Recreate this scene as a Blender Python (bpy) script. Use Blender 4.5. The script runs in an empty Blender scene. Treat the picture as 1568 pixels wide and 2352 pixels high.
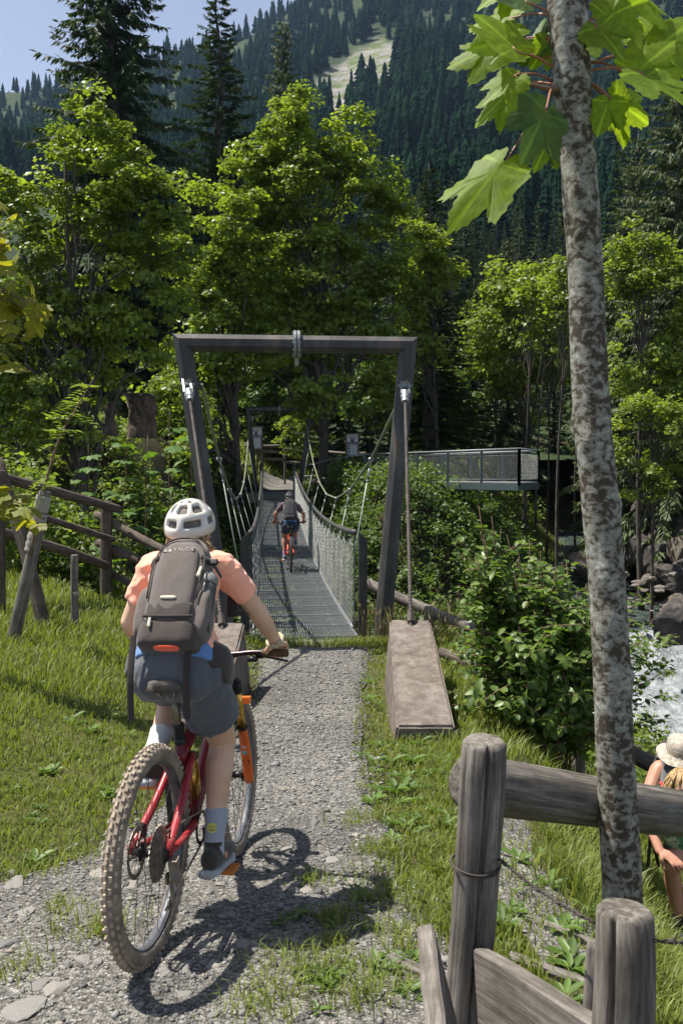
import bpy, bmesh, math, random
import numpy as np
from mathutils import Vector, Matrix

# ------------------------------------------------------------------ camera
SC = bpy.context.scene
COL = SC.collection
FPX, CXP, CYP, HOR = 2010.0, 784.0, 1176.0, 1090.0
PITCH = math.atan((CYP - HOR) / FPX)
CAM = np.array([0.0, 0.0, 1.68])
cam = bpy.data.cameras.new('camera')
cam.sensor_fit = 'VERTICAL'; cam.sensor_height = 36.0; cam.sensor_width = 24.0
cam.lens = FPX / 2352.0 * 36.0
cam.clip_start = 0.05; cam.clip_end = 6000
camo = bpy.data.objects.new('camera', cam); COL.objects.link(camo)
camo.location = CAM; camo.rotation_euler = (math.pi / 2 - PITCH, 0, 0)
cam.dof.use_dof = True; cam.dof.focus_distance = 7.0; cam.dof.aperture_fstop = 9.0
SC.camera = camo

# ------------------------------------------------------------------ sky, sun, exposure
SUN_TO = np.array([-0.46, 0.13, 1.0]); SUN_TO /= np.linalg.norm(SUN_TO)
elev = math.asin(SUN_TO[2]); azim = math.atan2(SUN_TO[0], SUN_TO[1])
w = bpy.data.worlds.new('World'); SC.world = w; w.use_nodes = True
wn = w.node_tree.nodes; wl = w.node_tree.links
sky = wn.new('ShaderNodeTexSky'); sky.sky_type = 'NISHITA'; sky.sun_disc = False
sky.sun_elevation = elev; sky.sun_rotation = azim
sky.altitude = 1200; sky.air_density = 0.5; sky.dust_density = 1.0; sky.ozone_density = 1.0
bg = wn['Background']; bg.inputs['Strength'].default_value = 0.13
hs = wn.new('ShaderNodeHueSaturation'); hs.inputs['Saturation'].default_value = 0.62; hs.inputs['Value'].default_value = 0.8
wl.new(sky.outputs[0], hs.inputs['Color']); wl.new(hs.outputs[0], bg.inputs[0])
sl = bpy.data.lights.new('sun', 'SUN'); sl.energy = 3.8; sl.angle = math.radians(0.53); sl.color = (1.0, 0.95, 0.87)
slo = bpy.data.objects.new('sun', sl); COL.objects.link(slo)
slo.rotation_euler = Vector(SUN_TO).to_track_quat('Z', 'Y').to_euler()
SC.view_settings.view_transform = 'Standard'; SC.view_settings.look = 'None'
SC.view_settings.exposure = 1.36; SC.view_settings.gamma = 1.0
SC.view_settings.use_curve_mapping = False
SC.cycles.max_bounces = 6; SC.cycles.diffuse_bounces = 3; SC.cycles.glossy_bounces = 2
SC.cycles.transmission_bounces = 4; SC.cycles.volume_bounces = 0; SC.cycles.transparent_max_bounces = 6
SC.cycles.use_denoising = True

# ------------------------------------------------------------------ helpers
def at(x, y, d):
    """point at forward distance d that lies in the direction of picture position (x, y)"""
    u = (x - CXP) / FPX; v = (CYP - y) / FPX; c, s = math.cos(PITCH), math.sin(PITCH)
    r = np.array([u, c + v * s, -s + v * c])
    return CAM + r * (d / r[1])
def atz(x, y, z):
    u = (x - CXP) / FPX; v = (CYP - y) / FPX; c, s = math.cos(PITCH), math.sin(PITCH)
    r = np.array([u, c + v * s, -s + v * c])
    return CAM + r * ((z - CAM[2]) / r[2])
def nrm(v):
    v = np.asarray(v, float); return v / max(np.linalg.norm(v), 1e-9)
def lerp(a, b, t): return np.asarray(a, float) * (1 - t) + np.asarray(b, float) * t
def smooth(a, b, x):
    t = np.clip((x - a) / (b - a), 0, 1); return t * t * (3 - 2 * t)

ORIG = {}
def thing(name, label, cat, loc=(0, 0, 0), group=None):
    o = bpy.data.objects.new(name, None); COL.objects.link(o)
    o.empty_display_size = 0.1
    o.location = [float(c) for c in loc]; ORIG[o.name] = np.array(loc, float)
    o['label'] = label; o['category'] = cat
    if group: o['group'] = group
    return o
def tag(o, label=None, cat=None, group=None, kind=None):
    if label: o['label'] = label
    if cat: o['category'] = cat
    if group: o['group'] = group
    if kind: o['kind'] = kind
    return o
def mesh(name, V, F, smoothf=False, tint=None):
    me = bpy.data.meshes.new(name)
    V = np.asarray(V, np.float32).reshape(-1, 3)
    if isinstance(F, np.ndarray):
        m, k = F.shape
        me.vertices.add(len(V)); me.vertices.foreach_set('co', V.ravel())
        me.loops.add(m * k); me.loops.foreach_set('vertex_index', F.astype(np.int32).ravel())
        me.polygons.add(m)
        me.polygons.foreach_set('loop_start', np.arange(0, m * k, k, dtype=np.int32))
        if smoothf: me.polygons.foreach_set('use_smooth', np.ones(m, bool))
        me.update(calc_edges=True)
    else:
        me.from_pydata([tuple(map(float, v)) for v in V], [], [tuple(map(int, f)) for f in F])
        if smoothf: me.polygons.foreach_set('use_smooth', np.ones(len(me.polygons), bool))
        me.update()
    if tint is not None:
        a = me.attributes.new('tint', 'FLOAT', 'POINT'); a.data.foreach_set('value', np.asarray(tint, np.float32))
    return me
def put(name, me, mat=None, parent=None, loc=None):
    o = bpy.data.objects.new(name, me); COL.objects.link(o)
    if mat is not None and not me.materials: me.materials.append(mat)
    if parent is not None:
        o.parent = parent; ORIG[o.name] = ORIG[parent.name]
    if loc is not None: o.location = [float(c) for c in loc]
    if parent is None: ORIG[o.name] = np.zeros(3)
    return o
def mk(name, V, F, mat, parent=None, smoothf=False, tint=None):
    V = np.asarray(V, float).reshape(-1, 3)
    if parent is not None: V = V - ORIG[parent.name]
    return put(name, mesh(name, V, F, smoothf, tint), mat, parent)

class G:
    """collects vertices and faces of one piece"""
    def __init__(s): s.v = []; s.f = []; s.n = 0
    def add(s, V, F):
        V = np.asarray(V, float).reshape(-1, 3); s.v.append(V)
        s.f += [tuple(int(i) + s.n for i in f) for f in F]; s.n += len(V); return s
    def V(s): return np.concatenate(s.v) if s.v else np.zeros((0, 3))
    def obj(s, name, mat, parent=None, smoothf=False): return mk(name, s.V(), s.f, mat, parent, smoothf)
    def box(s, c, size, R=None, taper=1.0):
        hx, hy, hz = [q / 2 for q in size]
        V = np.array([[x * hx * (taper if z > 0 else 1), y * hy * (taper if z > 0 else 1), z * hz] for z in (-1, 1) for y in (-1, 1) for x in (-1, 1)])
        if R is not None: V = V @ np.asarray(R, float).T
        return s.add(V + np.asarray(c, float), [(0, 2, 3, 1), (4, 5, 7, 6), (0, 1, 5, 4), (2, 6, 7, 3), (0, 4, 6, 2), (1, 3, 7, 5)])
    def beam(s, a, b, w, h, up=(0, 0, 1)):
        a = np.asarray(a, float); b = np.asarray(b, float); t = nrm(b - a); L = np.linalg.norm(b - a)
        sx = np.cross(t, nrm(up));
        if np.linalg.norm(sx) < 1e-4: sx = np.cross(t, (1, 0, 0))
        sx = nrm(sx); uz = np.cross(sx, t)
        R = np.stack([t, sx, uz], 1)
        return s.box((a + b) / 2, (L, w, h), R)
    def tube(s, pts, r, n=8, cap=True, rb=None, axis=None, dome=False, phase=0.0):
        P = np.asarray(pts, float); m = len(P)
        r = np.broadcast_to(np.asarray(r, float), (m,)).copy()
        rb = r.copy() if rb is None else np.broadcast_to(np.asarray(rb, float), (m,)).copy()
        T = np.zeros_like(P); T[1:-1] = P[2:] - P[:-2]; T[0] = P[1] - P[0]; T[-1] = P[-1] - P[-2]
        T = T / np.maximum(np.linalg.norm(T, axis=1, keepdims=True), 1e-9)
        if dome:
            ks = [math.sin(math.radians(a)) for a in (25, 50, 72, 85)]
            cs = [math.cos(math.radians(a)) for a in (25, 50, 72, 85)]
            r0 = (r[0] + rb[0]) / 2; r1 = (r[-1] + rb[-1]) / 2
            pre = [(P[0] - T[0] * r0 * k, r[0] * c, rb[0] * c) for k, c in zip(ks[::-1], cs[::-1])]
            post = [(P[-1] + T[-1] * r1 * k, r[-1] * c, rb[-1] * c) for k, c in zip(ks, cs)]
            P = np.array([q[0] for q in pre] + list(P) + [q[0] for q in post])
            r = np.array([q[1] for q in pre] + list(r) + [q[1] for q in post])
            rb = np.array([q[2] for q in pre] + list(rb) + [q[2] for q in post])
            T = np.concatenate([np.repeat(T[:1], 4, 0), T, np.repeat(T[-1:], 4, 0)]); m = len(P)
        ax = np.asarray(axis, float) if axis is not None else (np.array([0, 0, 1.0]) if abs(T[0][2]) < 0.9 else np.array([1.0, 0, 0]))
        U = np.zeros_like(P); u = ax
        for i in range(m):
            if axis is not None: u = ax
            u = u - T[i] * np.dot(u, T[i])
            if np.linalg.norm(u) < 1e-5: u = np.cross(T[i], (0.3, 0.5, 0.8))
            u = nrm(u); U[i] = u
        W = np.cross(T, U); a = np.arange(n) / n * 2 * math.pi + phase
        V = (P[:, None] + U[:, None] * (r[:, None] * np.cos(a))[..., None] + W[:, None] * (rb[:, None] * np.sin(a))[..., None]).reshape(-1, 3)
        F = []
        for i in range(m - 1):
            for j in range(n):
                k = (j + 1) % n; F.append((i * n + j, i * n + k, (i + 1) * n + k, (i + 1) * n + j))
        if cap: F.append(tuple(range(n - 1, -1, -1))); F.append(tuple(range((m - 1) * n, m * n)))
        return s.add(V, F)
    def lathe(s, prof, n=16, M=None, o=(0, 0, 0)):
        """prof: (radius, height) pairs turned round z"""
        V = []; F = []; m = len(prof)
        for (r, h) in prof:
            for j in range(n):
                a = j / n * 2 * math.pi; V.append((r * math.cos(a), r * math.sin(a), h))
        for i in range(m - 1):
            for j in range(n):
                k = (j + 1) % n; F.append((i * n + j, i * n + k, (i + 1) * n + k, (i + 1) * n + j))
        F.append(tuple(range(n - 1, -1, -1))); F.append(tuple(range((m - 1) * n, m * n)))
        V = np.array(V)
        if M is not None: V = V @ np.asarray(M, float).T
        return s.add(V + np.asarray(o, float), F)
    def sphere(s, c, r, n=12, m=8, R=None):
        r = np.broadcast_to(np.asarray(r, float), (3,)); V = []; F = []
        for i in range(m + 1):
            p = math.pi * i / m
            for j in range(n):
                a = 2 * math.pi * j / n; V.append((math.sin(p) * math.cos(a) * r[0], math.sin(p) * math.sin(a) * r[1], -math.cos(p) * r[2]))
        for i in range(m):
            for j in range(n):
                k = (j + 1) % n; F.append((i * n + j, i * n + k, (i + 1) * n + k, (i + 1) * n + j))
        V = np.array(V)
        if R is not None: V = V @ np.asarray(R, float).T
        return s.add(V + np.asarray(c, float), F)
    def prism(s, poly, a, b):
        """poly: 2d outline; a, b: functions 2d -> 3d for the two faces"""
        n = len(poly)
        V = [a(p) for p in poly] + [b(p) for p in poly]
        F = [tuple(range(n - 1, -1, -1)), tuple(range(n, 2 * n))] + [(i, (i + 1) % n, n + (i + 1) % n, n + i) for i in range(n)]
        return s.add(V, F)

def rotz(a): c, s = math.cos(a), math.sin(a); return np.array([[c, -s, 0], [s, c, 0], [0, 0, 1.0]])
def roty(a): c, s = math.cos(a), math.sin(a); return np.array([[c, 0, s], [0, 1, 0], [-s, 0, c]])
def rotx(a): c, s = math.cos(a), math.sin(a); return np.array([[1, 0, 0], [0, c, -s], [0, s, c]])
def frame_from(t, up=(0, 0, 1)):
    t = nrm(t); x = np.cross(up, t)
    if np.linalg.norm(x) < 1e-4: x = np.array([1.0, 0, 0])
    x = nrm(x); y = np.cross(t, x); return np.stack([x, y, t], 1)
def spline(pts, n):
    """Catmull-Rom through pts (any dimension), n samples"""
    P = np.asarray(pts, float); m = len(P)
    Q = np.concatenate([[2 * P[0] - P[1]], P, [2 * P[-1] - P[-2]]])
    out = []
    for k in range(n):
        t = k / (n - 1) * (m - 1); i = min(int(t), m - 2); f = t - i
        a, b, c, d = Q[i], Q[i + 1], Q[i + 2], Q[i + 3]
        out.append(0.5 * (2 * b + (c - a) * f + (2 * a - 5 * b + 4 * c - d) * f * f + (3 * b - a - 3 * c + d) * f ** 3))
    return np.array(out)

def hash2(ix, iy, seed):
    h = (ix.astype(np.int64) * 374761393 + iy.astype(np.int64) * 668265263 + seed * 1442695041) & 0xffffffff
    h = ((h ^ (h >> 13)) * 1274126177) & 0xffffffff
    return ((h ^ (h >> 16)) & 0xffff) / 65535.0
def vnoise(x, y, seed=0):
    x = np.asarray(x, float); y = np.asarray(y, float)
    ix = np.floor(x).astype(np.int64); iy = np.floor(y).astype(np.int64); fx = x - ix; fy = y - iy
    fx = fx * fx * (3 - 2 * fx); fy = fy * fy * (3 - 2 * fy)
    a = hash2(ix, iy, seed); b = hash2(ix + 1, iy, seed); c = hash2(ix, iy + 1, seed); d = hash2(ix + 1, iy + 1, seed)
    return (a * (1 - fx) + b * fx) * (1 - fy) + (c * (1 - fx) + d * fx) * fy
def fbm(x, y, seed=0, o=4):
    s = 0; a = 0.5; t = 0
    for k in range(o):
        s = s + a * vnoise(np.asarray(x) * 2 ** k, np.asarray(y) * 2 ** k, seed + k * 17); t += a; a *= 0.5
    return s / t - 0.5

# ------------------------------------------------------------------ materials
MATS = {}
def newmat(name):
    m = bpy.data.materials.new(name); m.use_nodes = True; MATS[name] = m
    nt = m.node_tree; return m, nt, nt.nodes, nt.links, nt.nodes['Principled BSDF']
def coords(N, L, scale=(1, 1, 1), kind='Object'):
    tc = N.new('ShaderNodeTexCoord'); mp = N.new('ShaderNodeMapping'); mp.inputs['Scale'].default_value = scale
    L.new(tc.outputs[kind], mp.inputs[0]); return mp.outputs[0]
def ramp(N, L, src, stops):
    r = N.new('ShaderNodeValToRGB'); e = r.color_ramp.elements
    while len(e) < len(stops): e.new(0.5)
    for k, (p, c) in enumerate(stops): e[k].position = p; e[k].color = (*c, 1) if len(c) == 3 else c
    L.new(src, r.inputs[0]); return r.outputs[0]
def noise(N, L, co, scale, detail=4, rough=0.6, dist=0.0):
    t = N.new('ShaderNodeTexNoise'); t.inputs['Scale'].default_value = scale; t.inputs['Detail'].default_value = detail
    t.inputs['Roughness'].default_value = rough; t.inputs['Distortion'].default_value = dist
    L.new(co, t.inputs['Vector']); return t.outputs['Fac']
def mixc(N, L, f, a, b, mode='MIX'):
    m = N.new('ShaderNodeMix'); m.data_type = 'RGBA'; m.blend_type = mode
    if hasattr(f, 'is_linked'): L.new(f, m.inputs[0])
    else: m.inputs[0].default_value = f
    for k, v in ((6, a), (7, b)):
        if hasattr(v, 'is_linked'): L.new(v, m.inputs[k])
        else: m.inputs[k].default_value = (*v, 1)
    return m.outputs[2]
def bump(N, L, B, h, strength=0.4, dist=0.01):
    b = N.new('ShaderNodeBump'); b.inputs['Strength'].default_value = strength; b.inputs['Distance'].default_value = dist
    L.new(h, b.inputs['Height']); L.new(b.outputs[0], B.inputs['Normal'])
def mat_noise(name, stops, scale=8, rough=0.7, metal=0.0, stretch=(1, 1, 1), bumpv=0.3, bdist=0.005, spec=0.4, detail=5, kind='Object', dist=0.0):
    m, nt, N, L, B = newmat(name)
    co = coords(N, L, stretch, kind); f = noise(N, L, co, scale, detail, 0.65, dist)
    L.new(ramp(N, L, f, stops), B.inputs['Base Color'])
    B.inputs['Roughness'].default_value = rough; B.inputs['Metallic'].default_value = metal
    B.inputs['Specular IOR Level'].default_value = spec
    if bumpv: bump(N, L, B, f, bumpv, bdist)
    return m
def mat_plain(name, c, rough=0.5, metal=0.0, spec=0.5, var=0.12, scale=30, coat=0.0):
    a = tuple(max(0, q * (1 - var)) for q in c); b = tuple(min(1, q * (1 + var)) for q in c)
    m = mat_noise(name, [(0.3, a), (0.7, b)], scale, rough, metal, bumpv=0.05, bdist=0.002, spec=spec, detail=3)
    m.node_tree.nodes['Principled BSDF'].inputs['Coat Weight'].default_value = coat
    return m
def mat_leaf(name, lo, hi, trans=0.35, rough=0.5, spec=0.35, tcol=None):
    """leaf: colour runs with the per-leaf tint; light passes through it"""
    m, nt, N, L, B = newmat(name)
    a = N.new('ShaderNodeAttribute'); a.attribute_name = 'tint'
    c = ramp(N, L, a.outputs['Fac'], [(0.0, lo), (1.0, hi)])
    L.new(c, B.inputs['Base Color']); B.inputs['Roughness'].default_value = rough; B.inputs['Specular IOR Level'].default_value = spec
    t = N.new('ShaderNodeBsdfTranslucent')
    tc = mixc(N, L, 1.0, c, tcol or (1.3, 1.38, 0.5), 'MULTIPLY'); L.new(tc, t.inputs[0])
    mx = N.new('ShaderNodeMixShader'); mx.inputs[0].default_value = trans
    L.new(B.outputs[0], mx.inputs[1]); L.new(t.outputs[0], mx.inputs[2])
    L.new(mx.outputs[0], N['Material Output'].inputs[0])
    return m

M_LEAF = mat_leaf('maple_leaf', (0.055, 0.092, 0.017), (0.27, 0.335, 0.052), 0.52, 0.42, 0.45, (1.3, 1.36, 0.5))
M_LEAF_YEL = mat_leaf('young_leaf', (0.09, 0.13, 0.02), (0.22, 0.24, 0.035), 0.45)
M_LEAF_PALE = mat_leaf('pale_leaf', (0.07, 0.115, 0.022), (0.29, 0.35, 0.06), 0.52, 0.5, 0.35, (1.3, 1.36, 0.5))
M_SHRUB = mat_leaf('shrub_leaf', (0.05, 0.09, 0.022), (0.24, 0.30, 0.06), 0.5, 0.5, 0.35)
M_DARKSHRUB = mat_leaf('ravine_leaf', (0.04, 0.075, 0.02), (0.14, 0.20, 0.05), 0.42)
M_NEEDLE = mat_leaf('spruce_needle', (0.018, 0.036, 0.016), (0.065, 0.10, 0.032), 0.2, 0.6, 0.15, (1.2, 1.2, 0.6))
M_NEEDLE_PALE = mat_leaf('pale_spruce_needle', (0.035, 0.06, 0.02), (0.10, 0.135, 0.045), 0.22, 0.55, 0.3, (1.2, 1.2, 0.6))
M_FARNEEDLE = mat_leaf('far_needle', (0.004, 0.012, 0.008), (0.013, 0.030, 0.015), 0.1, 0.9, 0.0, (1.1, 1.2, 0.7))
M_GRASS = mat_leaf('grass_blade', (0.085, 0.115, 0.025), (0.26, 0.30, 0.065), 0.4, 0.5, 0.35)
M_WEED = mat_leaf('weed_leaf', (0.06, 0.11, 0.02), (0.13, 0.21, 0.04), 0.35, 0.45, 0.4)
M_DOG = mat_leaf('dogwood_leaf', (0.045, 0.09, 0.02), (0.17, 0.25, 0.045), 0.45, 0.42, 0.45)
M_DRY = mat_leaf('dry_grass', (0.22, 0.17, 0.07), (0.42, 0.36, 0.17), 0.4)
M_BARK = mat_noise('bark_dark', [(0.3, (0.025, 0.02, 0.016)), (0.55, (0.075, 0.065, 0.052)), (0.75, (0.17, 0.16, 0.135))], 6, 0.9, stretch=(1, 1, 0.35), bumpv=0.7, bdist=0.02)
M_TWIG = mat_noise('twig', [(0.3, (0.08, 0.045, 0.025)), (0.7, (0.2, 0.13, 0.08))], 20, 0.8)
M_STEEL = mat_noise('galvanised_steel', [(0.25, (0.03, 0.029, 0.028)), (0.5, (0.05, 0.048, 0.045)), (0.62, (0.085, 0.08, 0.075)), (0.72, (0.10, 0.07, 0.05)), (0.8, (0.09, 0.087, 0.083))], 5, 0.6, 0.2, stretch=(1, 1, 0.3), bumpv=0.1, spec=0.4)
M_STEEL_LT = mat_noise('bright_zinc', [(0.3, (0.16, 0.17, 0.175)), (0.7, (0.28, 0.295, 0.30))], 14, 0.5, 0.35, bumpv=0.05)
M_GRATE = mat_noise('zinc_grating', [(0.3, (0.20, 0.215, 0.22)), (0.7, (0.36, 0.375, 0.385))], 9, 0.45, 0.45, bumpv=0.05)
M_NET = mat_noise('net_wire', [(0.3, (0.17, 0.178, 0.165)), (0.7, (0.31, 0.32, 0.30))], 20, 0.4, 0.4, bumpv=0)
M_CABLE = mat_noise('cable_olive', [(0.3, (0.13, 0.14, 0.09)), (0.7, (0.26, 0.27, 0.18))], 30, 0.6, 0.3, bumpv=0.1)
M_HANGER = mat_noise('hanger_wire', [(0.3, (0.26, 0.31, 0.25)), (0.7, (0.40, 0.45, 0.38))], 30, 0.5, 0.3, bumpv=0)
M_ROD = mat_noise('rusty_rod', [(0.3, (0.035, 0.028, 0.025)), (0.55, (0.075, 0.062, 0.053)), (0.8, (0.13, 0.115, 0.10))], 12, 0.75, 0.3)
M_GREENPAINT = mat_plain('grey_green_paint', (0.06, 0.085, 0.085), 0.5, 0.2)
# ================================================================== TERRAIN
_zy = np.array([-30, -5, 0, 1.5, 2.93, 4.05, 5, 6.5, 9, 10.9, 13, 20.]); _zz = np.array([0.8, 0.3, 0.22, 0.14, 0.0, -0.125, -0.19, -0.27, -0.36, -0.40, -0.45, -0.5])
_ys = np.linspace(-30, 20, 501); _zs = np.interp(_ys, _zy, _zz)
_zs = np.convolve(np.pad(_zs, 6, mode='edge'), np.ones(13) / 13, 'valid')
def zpath(y): return np.interp(y, _ys, _zs)
def x_left(y): return np.interp(y, [-5, 2, 3.2, 3.75, 4.1, 5, 6, 7, 9.4, 11], [-4.2, -2.6, -1.9, -1.5, -1.2, -0.98, -0.86, -0.8, -0.88, -1.0])
def x_right(y): return np.interp(y, [-5, 2, 3.0, 3.8, 4.3, 4.9, 6.3, 8, 10, 11], [1.0, 0.7, 0.45, 0.2, 0.3, 0.2, 0.14, 0.2, 0.3, 0.32])
CREEK = np.array([  # x, y, bed z, half width
    [17, 60, -2.4, 2.0], [14.5, 50, -2.7, 2.0], [11.8, 41, -3.3, 1.9], [10.4, 33, -3.6, 2.0], [10.3, 29.6, -3.8, 2.1], [10.0, 27.8, -5.1, 2.3],
    [8.8, 24.6, -5.9, 2.3], [5, 22.0, -6.4, 2.2], [-1, 21.2, -6.7, 2.2], [-10, 19.8, -7.1, 2.2], [-24, 19, -7.8, 2.2], [-60, 20, -9, 2.2]])
def creek_dist(x, y):
    best = np.full(np.shape(x), 1e9); bz = np.zeros(np.shape(x)); bw = np.zeros(np.shape(x)); side = np.zeros(np.shape(x))
    for i in range(len(CREEK) - 1):
        a, b = CREEK[i], CREEK[i + 1]; dx, dy = b[0] - a[0], b[1] - a[1]
        t = np.clip(((x - a[0]) * dx + (y - a[1]) * dy) / (dx * dx + dy * dy), 0, 1)
        d = np.hypot(x - a[0] - t * dx, y - a[1] - t * dy); m = d < best
        best = np.where(m, d, best); bz = np.where(m, a[2] + t * (b[2] - a[2]), bz); bw = np.where(m, a[3] + t * (b[3] - a[3]), bw)
        side = np.where(m, dx * (y - a[1]) - dy * (x - a[0]), side)
    return best, bz, bw, side
def gz(x, y):
    x = np.asarray(x, float); y = np.asarray(y, float)
    zp = zpath(y)
    l = np.maximum(0, x_left(np.minimum(y, 11)) - x)
    left = 0.19 * np.minimum(l, 3.5) + 0.05 * np.maximum(0, l - 3.5) + 0.05 * fbm(x * 1.3, y * 1.3, 3) * np.minimum(l, 1)
    xr = np.interp(y, [-5, 0, 3, 5, 6.5, 8, 11, 14, 30], [0.7, 0.6, 0.62, 0.75, 0.98, 1.1, 1.35, 1.5, 2.0])
    r = np.maximum(0, x - xr)
    drop = np.interp(r, [0, .4, .9, 1.5, 3, 6, 12, 30], [0, .12, .65, 1.5, 2.6, 4.2, 5.4, 6.5])
    zn = zp + left - drop + 0.10 * fbm(x * 0.9, y * 0.9, 9) * np.minimum(r, 1)
    zf = np.interp(y, [20, 36, 39, 46, 55, 66, 75, 100], [0.6, 0.86, 0.93, 1.1, 1.9, 3.4, 5, 9])
    zf = zf + smooth(-3.2, -6.4, x) * 2.3 + smooth(3, 6, x) * 0.3
    zf = zf + smooth(11.5, 17, x) * 5.0 * smooth(70, 46, y) + 0.5 * fbm(x * 0.25, y * 0.25, 5) * smooth(1.5, 4, np.abs(x + 3))
    t = smooth(14, 30, y)
    base = zn * (1 - t) + zf * t
    d, bz, bw, side = creek_dist(x, y)
    slope = np.where((x > 9) & (side > 0), 1.5, 0.82 + smooth(-2.5, -4.5, x) * np.where(y > 20.2, 1.6, 0.3))
    carve = bz + np.maximum(0, d - bw) * slope * (1 + 0.5 * fbm(x * .5, y * .5, 21))
    carve = np.where(d < bw, bz - 0.3 * (1 - (d / bw) ** 2), carve)
    carve = np.where(y < 11.2, np.maximum(carve, base), carve)      # the near ledge stays
    k = smooth(11.2, 13.5, y)
    carve = np.where(y < 13.5, carve * k + np.maximum(carve, base) * (1 - k), carve)
    out = np.minimum(base, carve)
    qx, qy = x - (-0.455), y - 10.9; s_ = qx * -0.08422 + qy * 0.99645; of = np.abs(qx * 0.99645 + qy * 0.08422); t_ = np.clip(s_ / 28.2, 0, 1)   # clear of the bridge deck
    dz = -0.35 + 1.29 * t_ - 2.16 * t_ * (1 - t_); lim = dz - 0.45 - 4.5 * np.sin(np.pi * t_) ** 0.7 + np.maximum(0, of - 1.5) * 2.0
    return np.where((s_ > 0.25) & (s_ < 28.0), np.minimum(out, lim), out)
def gzs(x, y): return float(gz(np.array([x]), np.array([y]))[0])

def mat_ground():
    m, nt, N, L, B = newmat('meadow_soil')
    co = coords(N, L); f = noise(N, L, co, 2.2, 6, 0.7); g = noise(N, L, co, 40, 4, 0.7)
    c = ramp(N, L, f, [(0.3, (0.055, 0.06, 0.02)), (0.5, (0.085, 0.095, 0.03)), (0.7, (0.13, 0.12, 0.05))])
    c = mixc(N, L, 0.5, c, ramp(N, L, g, [(0.35, (0.45, 0.42, 0.4)), (0.7, (1.3, 1.25, 1.2))]), 'MULTIPLY')
    sx = N.new('ShaderNodeSeparateXYZ'); L.new(co, sx.inputs[0]); mr = N.new('ShaderNodeMapRange'); mr.inputs[1].default_value = 11.6; mr.inputs[2].default_value = 13.0; L.new(sx.outputs[1], mr.inputs[0])
    c = mixc(N, L, mr.outputs[0], c, ramp(N, L, f, [(0.3, (0.022, 0.02, 0.012)), (0.5, (0.04, 0.038, 0.02)), (0.7, (0.06, 0.06, 0.025))]))      # leaf litter of the wood and ravine
    L.new(c, B.inputs['Base Color']); B.inputs['Roughness'].default_value = 0.95; B.inputs['Specular IOR Level'].default_value = 0.1
    bump(N, L, B, g, 0.8, 0.03); return m
M_GROUND = mat_ground()
def axis_vals(lo, hi, flo, fhi, fine, coarse):
    a = list(np.arange(flo, fhi + 1e-6, fine)); s = fine; v = flo
    while v > lo: s = min(s * 1.15, coarse); v -= s; a.insert(0, v)
    s = fine; v = a[-1]
    while v < hi: s = min(s * 1.15, coarse); v += s; a.append(v)
    return np.array(a)
def grid_mesh(X, Y, Z):
    n, m = X.shape; V = np.stack([X, Y, Z], -1).reshape(-1, 3)
    i = np.arange(n * m).reshape(n, m)
    F = np.stack([i[:-1, :-1], i[:-1, 1:], i[1:, 1:], i[1:, :-1]], -1).reshape(-1, 4)
    return V, F
gx = axis_vals(-60, 60, -3.5, 3.0, 0.11, 1.2); gy = axis_vals(-25, 70, 1.5, 12.5, 0.11, 1.0)
GX, GY = np.meshgrid(gx, gy); GZ = gz(GX, GY)
onp = (GX > x_left(GY) - 0.1) & (GX < x_right(GY) + 0.2) & (GY < 11.6)
GZ = np.where(onp, GZ - 0.05, GZ)
V, F = grid_mesh(GX, GY, GZ)
ground = mk('ground', V, F, M_GROUND, smoothf=True); tag(ground, kind='structure')

# ---- gravel path, near bank
def mat_path():
    m, nt, N, L, B = newmat('gravel')
    co = coords(N, L)
    v = N.new('ShaderNodeTexVoronoi'); v.inputs['Scale'].default_value = 85; L.new(co, v.inputs['Vector'])
    v2 = N.new('ShaderNodeTexVoronoi'); v2.inputs['Scale'].default_value = 34; L.new(co, v2.inputs['Vector'])
    sep = N.new('ShaderNodeSeparateColor'); L.new(v.outputs['Color'], sep.inputs[0])
    c = ramp(N, L, sep.outputs[0], [(0.1, (0.08, 0.078, 0.073)), (0.5, (0.16, 0.155, 0.145)), (0.85, (0.24, 0.235, 0.22)), (1.0, (0.36, 0.355, 0.34))])
    big = noise(N, L, co, 1.3, 5, 0.6)
    c = mixc(N, L, 0.8, c, ramp(N, L, big, [(0.35, (0.62, 0.60, 0.56)), (0.6, (1.05, 1.02, 0.95)), (0.8, (1.35, 1.26, 1.1))]), 'MULTIPLY')
    L.new(c, B.inputs['Base Color']); B.inputs['Roughness'].default_value = 0.9; B.inputs['Specular IOR Level'].default_value = 0.2
    ad = N.new('ShaderNodeMath'); ad.operation = 'ADD'; L.new(v.outputs['Distance'], ad.inputs[0]); L.new(v2.outputs['Distance'], ad.inputs[1])
    bump(N, L, B, ad.outputs[0], 0.9, 0.012); return m
M_PATH = mat_path()
py = np.linspace(-4, 11.05, 190); pu = np.linspace(0, 1, 50)
PU, PY = np.meshgrid(pu, py)
PX = x_left(PY) * (1 - PU) + x_right(PY) * PU + 0.14 * fbm(PY * 1.2 + PU * 0.4, PU * 2, 31) * (np.abs(PU - 0.5) * 2)
PZ = gz(PX, PY) + 0.006 + 0.03 * fbm(PX * 2.2, PY * 2.2, 41) - 0.03 * smooth(0.86, 1.0, np.abs(PU - 0.5) * 2)
V, F = grid_mesh(PX, PY, PZ)
path = mk('path', V, F, M_PATH, smoothf=True); tag(path, kind='structure')
ORIG['path'] = np.zeros(3)
def path_z(x, y): return gz(x, y) + 0.006

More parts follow.
